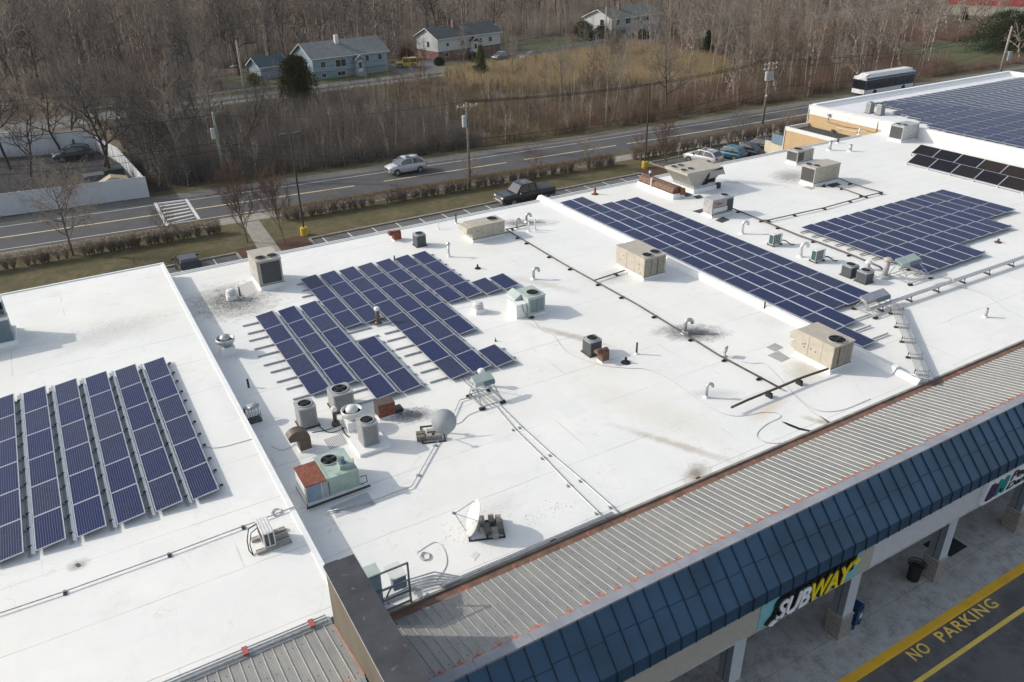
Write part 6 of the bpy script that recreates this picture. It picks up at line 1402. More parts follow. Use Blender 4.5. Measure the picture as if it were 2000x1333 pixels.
# ================================================================== HOUSES
M_SH1 = mat('grey_shingles', (.17,.175,.18), .9, var=.15, nscale=1.2); M_SH2 = mat('dark_shingles', (.055,.065,.07), .9, var=.2, nscale=1.2); M_SH3 = mat('green_grey_shingles', (.12,.135,.125), .9, var=.15, nscale=1.2)
M_SB = mat('pale_blue_siding', (.26,.34,.40), .8, var=.06); M_SW = mat('white_siding', (.50,.51,.50), .8, var=.05); M_SG = mat('grey_siding', (.33,.34,.36), .8, var=.05); M_BRK = bmat('red_brick', (.20,.065,.05), (.15,.05,.04), .22, .075, (.28,.24,.2))
M_WF = mat('window_frame_white', (.62,.62,.60), .5); M_PANE = mat('window_glass', (.03,.035,.04), .1, spec=.8, var=.1)
def house(label, A, B_, depth, eave, rise, siding, roofm, lower=None, split=1.35, wins=(), lwins=(), porch=None, chim=None, over=.45, wallm2=None, cat='house'):
    A, B_ = Vector((*A, 0)), Vector((*B_, 0)); d = B_-A; W = d.length; yaw = math.atan2(d.y, d.x)
    t = thing('house', label, cat, A, yaw)
    b = MB(); b.prism([(0,split),(depth,split),(depth,eave),(depth/2,eave+rise*.96),(0,eave)], 0, W, 'x'); b.build('wall', siding, t)
    b = MB(); b.box(.08,.08,-.1,W-.08,depth-.08,split); b.build('lower_wall', lower or siding, t)
    b = MB(); th = .14; s_ = rise/(depth/2)
    for sg_ in (0, 1):
        y0, y1 = (-over, depth/2) if not sg_ else (depth+over, depth/2)
        z0 = eave - over*s_
        b.add([(-over,y0,z0),(W+over,y0,z0),(W+over,y1,eave+rise),(-over,y1,eave+rise),(-over,y0,z0+th),(W+over,y0,z0+th),(W+over,y1,eave+rise+th),(-over,y1,eave+rise+th)], [(3,2,1,0),(4,5,6,7),(0,1,5,4),(1,2,6,5),(2,3,7,6),(3,0,4,7)])
    rf = b.build('roof', roofm, t)
    b = MB(); z0 = eave-over*s_; b.box(-over-.03,-over-.05,z0-.05,W+over+.03,-over,z0+.12)
    for x in (-over-.03, W+over): b.bar((x,-over,z0+.05),(x,depth/2,eave+rise+.05),.05,.16); b.bar((x,depth+over,z0+.05),(x,depth/2,eave+rise+.05),.05,.16)
    b.build('white_trim', M_WF, t)
    def win(x, z, w_, h, side='S'):
        f = MB(); g_ = MB()
        if side == 'S': f.box(x-.08,-.07,z-.08,x+w_+.08,-.01,z+h+.08); g_.box(x,-.085,z,x+w_*.48,-.06,z+h); g_.box(x+w_*.52,-.085,z,x+w_,-.06,z+h)
        else: f.box(-.07,x-.08,z-.08,-.01,x+w_+.08,z+h+.08); g_.box(-.085,x,z,-.06,x+w_,z+h)
        fo_ = f.build('window', M_WF, t); g_.build('pane', M_PANE, fo_)
    for w_ in wins: win(*w_)
    for w_ in lwins: win(*w_)
    if porch:
        x, w_, zb = porch; b = MB(); b.box(x,-1.0,0,x+w_,-.0,zb+2.3); b.build('porch', siding, t); b = MB(); b.prism([(x-.25,zb+2.2),(x+w_+.25,zb+2.2),(x+w_/2,zb+3.0)], -1.25, -.02, 'y'); b.build('porch_roof', roofm, t)
        b = MB(); b.bar((x-.3,-1.28,zb+2.18),(x+w_/2,-1.28,zb+3.02),.05,.12); b.bar((x+w_+.3,-1.28,zb+2.18),(x+w_/2,-1.28,zb+3.02),.05,.12); b.build('porch_trim', M_WF, t)
        f = MB(); f.box(x+w_*.25,-1.06,zb,x+w_*.75,-1.0,zb+2.0); fo_ = f.build('door', M_WF, t); f = MB(); f.box(x+w_*.32,-1.08,zb+.7,x+w_*.68,-1.06,zb+1.7); f.build('door_glass', M_PANE, fo_)
        b = MB()
        for k in range(3): b.box(x,-1.0-.35*(k+1),0,x+w_,-1.0-.35*k,zb*(3-k)/4)
        b.build('front_steps', M_CONC, t)
    if chim: b = MB(); b.box(chim-.35,depth*.35,eave+rise*.5,chim+.35,depth*.35+.7,eave+rise+1.1); b.build('chimney', M_WMETAL if siding is M_SB else M_BRK, rf)
    return t
house('pale blue raised house with grey roof and white chimney beyond the far road', (45.6,150.6), (61.0,152.6), 8.2, 3.9, 2.1, M_SB, M_SH1, lower=mat('sage_lower_wall', (.22,.28,.27), .85), split=1.25,
      wins=((1.6,2.1,.9,1.0),(4.6,1.9,2.1,1.25),(10.9,2.3,.7,1.0),(13.6,2.3,.8,1.0),(2.2,2.1,.7,1.0,'W')), lwins=((1.6,.35,.8,.7),(4.8,.3,1.6,.75)), porch=(8.3,1.7,.7), chim=6.8)
house('small pale blue shed with blue green roof left of the blue house', (37.7,157.6), (43.1,159.0), 4.2, 2.3, 1.3, M_SB, mat('teal_shingles', (.06,.10,.11), .9, var=.15), split=.6, wins=((4.2,.9,.6,.8),), cat='shed')
house('white house with dark roof and red brick base beyond the far road', (74.6,158.0), (91.2,161.2), 7.6, 4.3, 1.7, M_SW, M_SH2, lower=M_BRK, split=1.7,
      wins=((2.2,2.6,.6,.7),(5.9,2.4,.9,1.0),(11.0,2.5,.7,.9),(13.6,2.5,.9,.9),(3.0,2.4,.7,1.1,'W')), lwins=((1.4,.6,1.1,.8),), porch=(8.3,1.7,.9), chim=6.5)
house('white colonial house with green grey roof before the bare woods at the right', (123.4,163.8), (141.6,168.2), 8.8, 4.4, 1.8, M_SW, M_SH3, lower=M_SG, split=2.0,
      wins=((1.4,2.9,1.3,1.2),(5.2,2.9,1.8,1.2),(12.2,3.0,2.2,1.2),(16,3.1,1.2,1.1),(2.4,2.8,1.2,1.3,'W')), lwins=((3.2,.8,2.0,.9),), porch=(9.3,1.6,1.5), chim=6.6)
rp = at(1845, 28, 0); rp2 = at(1955, 34, 0)
house('red house on a pale stone base at the top right beyond trees', (rp.x,rp.y), (rp2.x+6,rp2.y-7), 11, 7.2, 3.4, mat('red_siding', (.33,.035,.035), .8, var=.08), M_SH1, lower=mat('pale_stone', (.36,.34,.28), .9, var=.15, nscale=2), split=2.6,
      wins=tuple((1.6+3.1*k,4.0,1.1,1.7) for k in range(5)), over=.3)
gp2 = at(1985, 12, 0)
house('grey house cut by the top right corner of the photo', (gp2.x+2,gp2.y), (gp2.x+16,gp2.y-9), 8, 5.5, 2.4, M_SG, M_SH1, wins=((2,3,1,1.2),(6,3,1,1.2)))
# ================================================================== VEGETATION
def barkmat(name, c, c2):
    m = bpy.data.materials.new(name); m.use_nodes = True; t = m.node_tree; b = t.nodes['Principled BSDF']; b.inputs['Roughness'].default_value = .95; b.inputs['Specular IOR Level'].default_value = .1
    geo = t.nodes.new('ShaderNodeNewGeometry'); oi = t.nodes.new('ShaderNodeObjectInfo')
    f = math_node(t, 'ADD', math_node(t, 'MULTIPLY', oi.outputs['Random'], .55), math_node(t, 'MULTIPLY', noise(t, geo.outputs['Position'], .12, 3), .55))
    f = math_node(t, 'ADD', f, math_node(t, 'MULTIPLY', math_node(t, 'SUBTRACT', noise(t, geo.outputs['Position'], 2.6, 2, .9), .5), 1.7))
    f = math_node(t, 'ADD', f, -.05); cl = maprange(t, f, 0, 1, 0, 1)
    t.links.new(mixc(t, cl, c, c2), b.inputs['Base Color']); return m
B_GREY = barkmat('grey_bark', (.10,.085,.070), (.29,.25,.21)); B_PALE = barkmat('pale_bark', (.17,.15,.125), (.38,.34,.29)); B_DARK = barkmat('dark_bark', (.05,.042,.036), (.11,.092,.08))
B_TWIG = barkmat('grey_twigs', (.11,.092,.078), (.42,.36,.30)); B_RTWIG = barkmat('reddish_twigs', (.14,.085,.065), (.20,.13,.10)); B_DTWIG = barkmat('dark_twigs', (.028,.026,.024), (.22,.195,.175))  # dark twigs also carry the cloud shade over the left woods
B_FAR = barkmat('woodland_twigs', (.038,.032,.028), (.32,.265,.22)); B_BRUSH = barkmat('brush_twigs', (.06,.045,.03), (.30,.235,.155)); B_REED = barkmat('reed_straw', (.20,.15,.08), (.66,.51,.28)); B_STRAW = barkmat('dry_straw', (.10,.078,.05), (.36,.28,.18))
B_HEDGE = barkmat('hedge_stems', (.12,.105,.085), (.36,.31,.25)); B_HTOP = barkmat('hedge_top_twigs', (.13,.095,.065), (.30,.21,.14))
def gen_tree(seed, H, style, fine=1.0):
    R = random.Random(seed); segs = []
    def jit(d, a):
        v = d + Vector((R.gauss(0,a), R.gauss(0,a), R.gauss(0,a*.6))); return v.normalized()
    def branch(p, d, L_, r, lev):
        n = (7, 4, 3, 2, 1)[lev]; q = p.copy(); dd = d.copy(); pts = [(q.copy(), r)]
        for i in range(n):
            dd = jit(dd, (.04,.14,.18,.2,.2)[lev] if style != 'crook' else (.13,.22,.22,.2,.2)[lev])
            if lev and lev < 4: dd = (dd + Vector((0,0,.10))).normalized()
            q2 = q + dd*L_/n; r2 = max(r*(1-(i+1)/n*(.75 if lev else .72)), .006)
            segs.append((q.copy(), q2.copy(), pts[-1][1], r2, lev)); pts.append((q2.copy(), r2)); q = q2
        if lev >= 4: return
        if style == 'vase': nb = (15, 6, 4, 3)[lev]; s0 = (.22,.15,.15,.1)[lev]; ln = (.72,.45,.42,.4)[lev]; an = (28,24,28,30)[lev]
        elif style == 'forest': nb = (12, 6, 4, 3)[lev]; s0 = (.38,.2,.15,.1)[lev]; ln = (.30,.5,.5,.5)[lev]; an = (48,40,40,40)[lev]
        elif style == 'thin': nb = (9, 4, 3, 2)[lev]; s0 = (.5,.2,.15,.1)[lev]; ln = (.22,.5,.5,.5)[lev]; an = (38,38,40,40)[lev]
        elif style == 'spread': nb = (13, 7, 5, 3)[lev]; s0 = (.22,.2,.15,.1)[lev]; ln = (.58,.48,.42,.4)[lev]; an = (58,42,42,40)[lev]
        else: nb = (10, 6, 4, 3)[lev]; s0 = (.3,.2,.15,.1)[lev]; ln = (.5,.5,.5,.45)[lev]; an = (55,48,45,40)[lev]
        nb = max(2, int(nb*(fine if lev > 1 else 1)))
        for k in range(nb):
            f = s0 + (1-s0)*(k+R.random())/nb; i = min(int(f*n), n-1); fr = f*n-i
            a, b_ = pts[i][0], pts[min(i+1, n)][0]; o = a.lerp(b_, min(fr,1)); rr = pts[i][1]*.62
            base = (b_-a).normalized(); ph = 2.4*k + R.random()*1.2; ax = base.cross(Vector((0,0,1)) if abs(base.z) < .95 else Vector((1,0,0))).normalized()
            dd2 = Matrix.Rotation(ph, 3, base) @ (Matrix.Rotation(R_(an*R.uniform(.7,1.25)), 3, ax) @ base)
            l2 = L_*ln*R.uniform(.7,1.2)*(1.15-f*.55 if lev == 0 else 1)
            branch(o, dd2.normalized(), l2, max(min(rr, r*.5), .008), lev+1)
    r0 = {'vase':.011,'forest':.011,'thin':.008,'spread':.014,'crook':.016}[style]*H
    lean = Vector((R.gauss(0,.04), R.gauss(0,.04), 1)).normalized()
    branch(Vector((0,0,-.1)), lean, H*(.95 if style in ('forest','thin') else (.75 if style != 'vase' else .62)), r0, 0)
    return segs
def seg_mesh(segs, sides, taper_pt=False, fat=1.0):
    P0 = np.array([s[0][:] for s in segs]); P1 = np.array([s[1][:] for s in segs]); R0 = np.array([s[2] for s in segs])*fat; R1 = np.array([s[3] for s in segs])*fat
    D = P1-P0; D /= np.linalg.norm(D, axis=1)[:,None]+1e-9
    U = np.cross(D, np.where(np.abs(D[:,2:3]) < .9, np.array([[0,0,1.]]), np.array([[1.,0,0]]))); U /= np.linalg.norm(U, axis=1)[:,None]+1e-9; V = np.cross(D, U)
    n = len(segs); vs = []
    if taper_pt:
        for j in range(3):
            a = 2*math.pi*j/3; vs.append(P0+(U*math.cos(a)+V*math.sin(a))*R0[:,None])
        vs.append(P1); Vt = np.stack(vs, 1).reshape(-1,3); b = (np.arange(n)*4)[:,None,None]
        F = np.array([[0,1,3],[1,2,3],[2,0,3]])[None]+b; return Vt, F.reshape(-1,3)
    for P, Rr in ((P0,R0),(P1,R1)):
        for j in range(sides):
            a = 2*math.pi*j/sides; vs.append(P+(U*math.cos(a)+V*math.sin(a))*Rr[:,None])
    Vt = np.stack(vs, 1).reshape(-1,3); b = (np.arange(n)*2*sides)[:,None,None]
    F = np.array([[j,(j+1) % sides,sides+(j+1) % sides,sides+j] for j in range(sides)])[None]+b
    return Vt, F.reshape(-1,4)
PROT = {}
def proto_tree(key, seed, H, style, bark, twig, fine=1.0, fat=1.0):
    sg = gen_tree(seed, H, style, fine); big = [s for s in sg if s[4] <= 1]; small = [s for s in sg if s[4] > 1]
    V, F = seg_mesh(big, 6); t1 = wire(V, F, 'trunk', bark); V, F = seg_mesh(small, 3, fat=fat); t2 = wire(V, F, 'crown', twig)
    PROT[key] = (t1.data, t2.data, float(V[:,2].max())); bpy.data.objects.remove(t1); bpy.data.objects.remove(t2)
def plant(key, x, y, s, label, group, rz=None, name='bare_tree', z=0, sz=None, mats=None):
    t = thing(name, label, 'tree', (x, y, z), rnd.random()*6.28 if rz is None else rz, group); t.scale = (s, s, sz or s)
    m1, m2 = PROT[key][:2]
    a = bpy.data.objects.new('trunk', m1); C.objects.link(a); a.parent = t
    b = bpy.data.objects.new('crown', m2); C.objects.link(b); b.parent = t; return t
for i in range(4): proto_tree('f%d' % i, 11+i, 14, 'forest', B_GREY, B_TWIG, 1.0, 1.7)
for i in range(3): proto_tree('p%d' % i, 31+i, 15, 'thin', B_PALE, B_TWIG, 1.0, 1.7)
for i in range(3): proto_tree('d%d' % i, 51+i, 13, 'crook', B_DARK, B_DTWIG, 1.1, 1.8)
for i in range(2): proto_tree('r%d' % i, 71+i, 14, 'forest', B_GREY, B_RTWIG, 1.1, 1.8)
for i in range(2): proto_tree('v%d' % i, 81+i, 6, 'vase', B_GREY, B_RTWIG, 1.6, 1.0)
proto_tree('s0', 91, 7, 'spread', B_GREY, B_TWIG, 1.6, 1.1); proto_tree('s1', 95, 4, 'spread', B_GREY, B_TWIG, 1.0, .8); proto_tree('s2', 97, 4, 'spread', B_GREY, B_RTWIG, 1.0, .8)
# trees one can name, on the near verge
def st(key, px, py, tx, ty, label, Hn, group='young trees between hedge and parking lot'):
    p = gp(px, py); h = max(1.5, hgt(p, tx, ty)); return plant(key, p.x, p.y, h/PROT[key][2]*({'v0':1.25,'v1':1.25,'s0':1.35}.get(key, 1.1)), label, group)
st('s0', 143, 500, 118, 345, 'wide spreading bare tree at the left before the street fence', 6.4)
st('v0', 484, 474, 462, 335, 'tall vase shaped bare tree left of the concrete path', 6.0); st('v1', 556, 474, 547, 335, 'tall vase shaped bare tree between the path and the light pole', 6.0)
st('s2', 325, 468, 318, 400, 'small bare tree standing in the hedge by the crosswalk', 3.6); st('s1', 649, 408, 646, 362, 'small bare tree in the hedge left of the silver white SUV', 3.6)
st('s1', 779, 390, 777, 345, 'small bare tree in front of the silver white SUV', 3.6); st('s1', 918, 366, 915, 300, 'small bare tree at the foot of the tall transformer pole', 3.6)
st('s2', 1043, 348, 1043, 283, 'small bare tree behind the black pickup truck', 3.6); st('s1', 1150, 330, 1152, 260, 'small bare tree midway between pickup truck and right light pole', 3.6)
st('v0', 1300, 333, 1300, 235, 'reddish twiggy tree in mulch right of the light pole', 6.0); st('s1', 1441, 278, 1447, 205, 'bare tree with forked trunk behind the teal car', 3.6)
st('s2', 1250, 318, 1253, 258, 'slim bare tree left of the yellow based light pole', 3.6); st('s1', 1532, 262, 1534, 205, 'small bare tree behind the tan annex', 3.6)
# exclusion zones
fry = lambda X: np.interp(X, [a for a, _ in FR], [b_ for _, b_ in FR]); ycy = lambda X: np.interp(X, [a for a, _ in YC], [b_ for _, b_ in YC])
def blocked(x, y):
    yr = interp(YC, max(-60, min(260, x))); yf = interp(FR, max(-80, min(260, x)))
    if y < yr+8.2 or abs(y-yf) < 5.2: return True
    if x < 8.5 and y < 128: return True
    for (x0, x1, y0, y1) in ((43.5,63,143,162),(31,45,146,164),(62,73,144,161),(72,95,147,170),(96,121,154,174),(120,145,160,178),(150,215,90,112),(rp.x-4,rp2.x+12,rp2.y-22,rp.y+12),(gp2.x-2,gp2.x+20,gp2.y-14,gp2.y+10)):
        if x0 < x < x1 and y0 < y < y1: return True
    return False
def infr(x, y, m=120):
    px, py = px_of(x, y, 0); qx, qy = px_of(x, y, 10)
    c = RM.T @ (np.array([x, y, 0])-CAM)
    return c[2] > 5 and -m < px < 2000+m and qy < 1400 and py > -30
spots = []
R3 = random.Random(5)
# between the roads
while len(spots) < 128:
    x = R3.uniform(9, 150); y = R3.uniform(88, 148)
    if blocked(x, y) or not infr(x, y, 20): continue
    if any((x-a)**2+(y-b_)**2 < 5 for a, b_, *_ in spots): continue
    if y > interp(FR, x)-4: continue
    if 42 < x < 100 and y > 108 and R3.random() < .45: continue
    k = R3.choice(['f0','f1','p0','p1','p2','d1','r0','f2','p0','p1']) if x > 30 else R3.choice(['d0','d1','d2','f1','f3','r1','d0'])
    hh_ = R3.uniform(.5, .85) if x > 30 else R3.uniform(.65, .95)
    if 40 < x < 105 and y > 104: hh_ *= .8
    if 24 < x < 66 and y > 93:
        k = R3.choice(['p0','p1','p2','f0','d1']); hh_ = R3.uniform(.28,.45)
    spots.append((x, y, k, hh_, 'between'))
nbetween = len(spots)
# in and round the fenced yard
for (px, py) in ((60,345),(122,300),(150,300),(205,350),(222,356),(20,330)):
    p = gp(px, py); spots.append((p.x, p.y, R3.choice(['d0','d1','d2']), R3.uniform(.75,1.0), 'yard'))
# beyond the far road
tries = 0
while len(spots) < 286 and tries < 20000:
    tries += 1
    x = R3.uniform(-30, 250); y = R3.uniform(142, 235)
    if blocked(x, y) or not infr(x, y, 60) or y < interp(FR, max(-80,min(260,x)))+6: continue
    if any((x-a)**2+(y-b_)**2 < 16 for a, b_, *_ in spots): continue
    k = R3.choice(['f0','f1','f2','f3','p0','p1','r0','r1','d1']) if x > 40 else R3.choice(['d0','d1','d2','f0','f1','f3','p2','p1','d2'])
    spots.append((x, y, k, R3.uniform(.85, 1.35), 'far'))
LB = {'between': {'f':'grey bare tree rising from the brush between the two roads','p':'pale thin bare tree rising from the brush between the two roads','d':'dark crooked bare tree in the brush between the two roads','r':'reddish bare tree in the brush between the two roads'},
      'yard': {'d':'dark bare tree standing in the white fenced yard'},
      'far': {'f':'grey bare tree in the woods beyond the far road','p':'pale thin bare tree in the woods beyond the far road','d':'dark crooked bare tree in the woods beyond the far road','r':'reddish bare tree in the woods beyond the far road'}}
MARK = [(60,'at the left photo edge'),(150,'above the street fence'),(300,'above the street fence end'),(400,'above the crosswalk'),(470,'left of the small shed'),(560,'toward the small shed'),(660,'toward the blue house left half'),(765,'toward the blue house right half'),(820,'toward the yellow car'),(900,'toward the brick based house gable'),(985,'toward the brick based house door'),(1060,'toward the green lawn'),(1150,'toward the low pale fence'),(1230,'toward the colonial gable'),(1290,'toward the colonial door'),(1380,'right of the colonial house'),(1460,'left of the three transformer pole'),(1550,'right of the three transformer pole'),(1650,'left of the bus'),(1780,'above the bus'),(1850,'left of the red house'),(1960,'toward the red house'),(9999,'at the right photo edge')]
from collections import defaultdict
grp = defaultdict(list)
for sp in spots:
    px = px_of(sp[0], sp[1], 3)[0]; mk = [m_ for lim, m_ in MARK if px < lim][0]; grp[(sp[4], sp[2][0], mk)].append(sp)
KW = {'f':'grey','p':'pale thin','d':'dark crooked','r':'reddish'}
ZW = {'between':'between the roads','yard':'in the fenced yard','far':'beyond the far road'}
for (zone, kk, mk), L_ in grp.items():
    L_.sort(key=lambda q: q[1])
    for i, (x, y, k, s_, z_) in enumerate(L_):
        od = '' if len(L_) == 1 else ('nearest ' if i == 0 else ('farthest ' if i == len(L_)-1 else ORD[i+1]+' nearest '))
        plant(k, x, y, s_, '%s%s bare tree %s %s' % (od, KW[kk], ZW[zone], mk), '%s bare trees %s' % (KW[kk], ZW[zone]), sz=s_*R3.uniform(.95,1.15))
# far woodland as one mass
lowV = []
for i, (stl, H) in enumerate((('forest',13),('thin',13),('crook',12),('forest',12))):
    sg = gen_tree(200+i, H, stl, .62); sg = [s for s in sg if s[4] < 4]
    lowV.append(seg_mesh(sg, 3, True, 2.2))
rng = np.random.default_rng(3); VV = []; FF = []; off = 0; cnt_ = 0; tries = 0
while cnt_ < 1250 and tries < 60000:
    tries += 1
    x = rng.uniform(-60, 420); y = rng.uniform(150, 520)
    if blocked(x, y) or not infr(x, y, 60): continue
    if y < interp(FR, max(-80,min(260,x)))+7: continue
    if y < 225 and rng.random() < .35: continue
    V, F = lowV[rng.integers(4)]; a = rng.random()*6.28; s_ = rng.uniform(.85, 1.4); c, sn = math.cos(a), math.sin(a)
    s_ *= .9+.3*rng.random()
    W = np.stack([(V[:,0]*c-V[:,1]*sn)*s_+x, (V[:,0]*sn+V[:,1]*c)*s_+y, V[:,2]*s_], 1)
    VV.append(W); FF.append(F+off); off += len(V); cnt_ += 1
fw_ = wire(np.concatenate(VV), np.concatenate(FF), 'far_woodland', B_FAR); tag(fw_, 'hazy mass of bare grey brown woodland filling the far background', 'woodland', kind='stuff')
print('woodland', cnt_, off)
def mass(name, label, m, n, x0, x1, y0, y1, cond, s0, s1, seed, gap=0):
    g_ = np.random.default_rng(seed); VV = []; FF = []; off = 0; c_ = 0; tr_ = 0
    while c_ < n and tr_ < 30000:
        tr_ += 1; x = g_.uniform(x0, x1); y = g_.uniform(y0, y1)
        if blocked(x, y) or not infr(x, y, 40) or not cond(x, y): continue
        V, F = lowV[g_.integers(4)]; a = g_.random()*6.28; s_ = g_.uniform(s0, s1); c, sn = math.cos(a), math.sin(a)
        VV.append(np.stack([(V[:,0]*c-V[:,1]*sn)*s_+x, (V[:,0]*sn+V[:,1]*c)*s_+y, V[:,2]*s_], 1)); FF.append(F+off); off += len(V); c_ += 1
    return tag(wire(np.concatenate(VV), np.concatenate(FF), name, m), label, 'woodland', kind='stuff')
mass('woodland', 'brown tangle of bare thin trees right of the reeds behind the street and bus', B_FAR, 230, 96, 250, 88, 175, lambda x, y: x > 118 or y < interp(FR, x)-5 and (x-96)*1.1 > (y-100)*.35, .6, 1.0, 31)
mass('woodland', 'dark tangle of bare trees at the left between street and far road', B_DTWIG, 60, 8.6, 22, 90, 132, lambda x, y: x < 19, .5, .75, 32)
mass('woodland', 'dark grey thicket of bare trees coloured for cloud shade filling the top left corner', B_DTWIG, 260, -60, 90, 146, 330, lambda x, y: y > interp(FR, max(-80, x))+7, .8, 1.15, 33)  # darker twig colour stands in for cloud shade on this side
mass('brush', 'bushy brown scrub clumps between the street and the far road', B_BRUSH, 420, 20, 112, 89, 146, lambda x, y: y < interp(FR, x)-6, .16, .32, 34)
mass('brush', 'pale twiggy bushes on the far side of the street shoulder', B_TWIG, 120, 9, 110, 89, 112, lambda x, y: True, .2, .36, 35)
mass('brush', 'bushy undergrowth along the near edge of the far woods', B_DTWIG, 260, -20, 200, 148, 200, lambda x, y: y > interp(FR, x)+7, .2, .4, 36)
# brush and reeds: thin blades in clumps
def blades(name, label, cat, N, sampler, hfun, w_, lean, m, seed, tips=1.0):
    g_ = np.random.default_rng(seed); X, Y = sampler(g_, N); n = len(X); Hh = hfun(X, Y, g_)
    a = g_.random(n)*2*np.pi; ln = np.abs(g_.normal(0, lean, n)); bw = w_*g_.uniform(.6, 1.4, n); ph = g_.random(n)*np.pi
    dfr = fry(X)-Y; Hh = np.where((dfr > 0) & (dfr < 18) & (X < 66) & (Hh > .9), .5+.045*dfr, Hh)
    B0 = np.stack([X-np.cos(ph)*bw, Y-np.sin(ph)*bw, np.zeros(n)], 1); B1 = np.stack([X+np.cos(ph)*bw, Y+np.sin(ph)*bw, np.zeros(n)], 1)
    B2 = np.stack([X-np.sin(ph)*bw, Y+np.cos(ph)*bw, np.zeros(n)], 1)
    T = np.stack([X+np.cos(a)*ln*Hh, Y+np.sin(a)*ln*Hh, Hh], 1)
    V = np.stack([B0,B1,B2,T], 1).reshape(-1,3); b = (np.arange(n)*4)[:,None,None]; F = (np.array([[0,1,3],[1,2,3],[2,0,3]])[None]+b).reshape(-1,3)
    o = wire(V, F, name, m); return tag(o, label, cat, kind='stuff')
def ok_mask(X, Y): return np.array([not blocked(x, y) for x, y in zip(X, Y)])
def clump(g_, n, x0, x1, y0, y1, per, rad, cond=None):
    k = n//per; cx_ = g_.uniform(x0, x1, k*3); cy_ = g_.uniform(y0, y1, k*3); mk = ok_mask(cx_, cy_)
    if cond is not None: mk &= cond(cx_, cy_)
    cx_, cy_ = cx_[mk][:k], cy_[mk][:k]; X = np.repeat(cx_, per)+g_.normal(0, rad, len(cx_)*per); Y = np.repeat(cy_, per)+g_.normal(0, rad, len(cy_)*per)
    m2 = ok_mask(X, Y); return X[m2], Y[m2]
blades('brush', 'tangled brown brush filling the ground between the street and the far road', 'brush', 90000, lambda g_, n: clump(g_, n, 8, 150, 88, 152, 75, .55, lambda X, Y: Y < fry(X)-4.5), lambda X, Y, g_: g_.uniform(.8, 2.6, len(X)), .016, .34, B_BRUSH, 1)
blades('brush', 'grey twiggy scrub on the left between street and far road', 'brush', 60000, lambda g_, n: clump(g_, n, 8, 48, 88, 136, 80, .6), lambda X, Y, g_: g_.uniform(1.0, 4.2, len(X)), .018, .38, B_DTWIG, 2)
blades('dry_grass', 'dry straw coloured grass between the two roads', 'grass', 110000, lambda g_, n: clump(g_, n, 20, 150, 88, 142, 150, 1.1, lambda X, Y: Y < fry(X)-4.5), lambda X, Y, g_: g_.uniform(.4, 1.5, len(X)), .020, .22, B_STRAW, 3)
def reedc(X, Y): return (Y < fry(X)-4.3) & (Y > 112+9*np.sin(X*.11)+5*np.sin(X*.31)) & (X > 66) & (X < 116)
blades('reeds', 'golden tan reed bed before the far road at centre right', 'reeds', 110000, lambda g_, n: clump(g_, n, 62, 126, 103, 150, 140, 1.1, reedc), lambda X, Y, g_: g_.uniform(1.5, 2.9, len(X)), .024, .12, B_REED, 4)
blades('brush', 'bare undergrowth on the floor of the woods beyond the far road', 'brush', 150000, lambda g_, n: clump(g_, n, -40, 330, 146, 330, 70, .8, lambda X, Y: (Y > fry(np.minimum(X, 260))+6)), lambda X, Y, g_: g_.uniform(1.2, 5.5, len(X)), .035, .30, B_FAR, 5)
blades('brush', 'reddish undergrowth on the right behind the street and bus', 'brush', 60000, lambda g_, n: clump(g_, n, 60, 200, 87.5, 150, 80, .65, lambda X, Y: (Y < 100) | (X > 118)), lambda X, Y, g_: g_.uniform(.8, 3.4, len(X)), .02, .34, B_RTWIG, 6)
blades('brush', 'dead weeds and scrub inside the fenced yard', 'brush', 4500, lambda g_, n: (lambda X, Y: (X, Y))(*(lambda k: (k[0], k[1]))((g_.uniform(-12, 7, n), g_.uniform(94, 126, n)))), lambda X, Y, g_: g_.uniform(.3, 2.0, len(X)), .014, .4, B_DTWIG, 7)
blades('verge_grass', 'short winter grass blades on the verge by the parking lot', 'grass', 60000, lambda g_, n: (g_.uniform(-12, 110, n), g_.uniform(69.9, 75.2, n)), lambda X, Y, g_: g_.uniform(.03, .10, len(X)), .012, .5, barkmat('winter_grass_blades', (.13,.12,.05), (.24,.20,.11)), 8)
blades('saplings', 'thin pale saplings standing through the brush between the roads', 'saplings', 2300, lambda g_, n: clump(g_, n, 9, 150, 88, 150, 3, .9, lambda X, Y: Y < fry(X)-4.5), lambda X, Y, g_: g_.uniform(2.5, 8.5, len(X)), .035, .13, B_TWIG, 9)
blades('saplings', 'thin pale trunks standing through the woods beyond the far road', 'saplings', 7000, lambda g_, n: clump(g_, n, -60, 400, 146, 420, 3, 1.6, lambda X, Y: (Y > fry(np.minimum(X, 260))+6)), lambda X, Y, g_: g_.uniform(5, 15, len(X)), .06, .09, B_TWIG, 10)
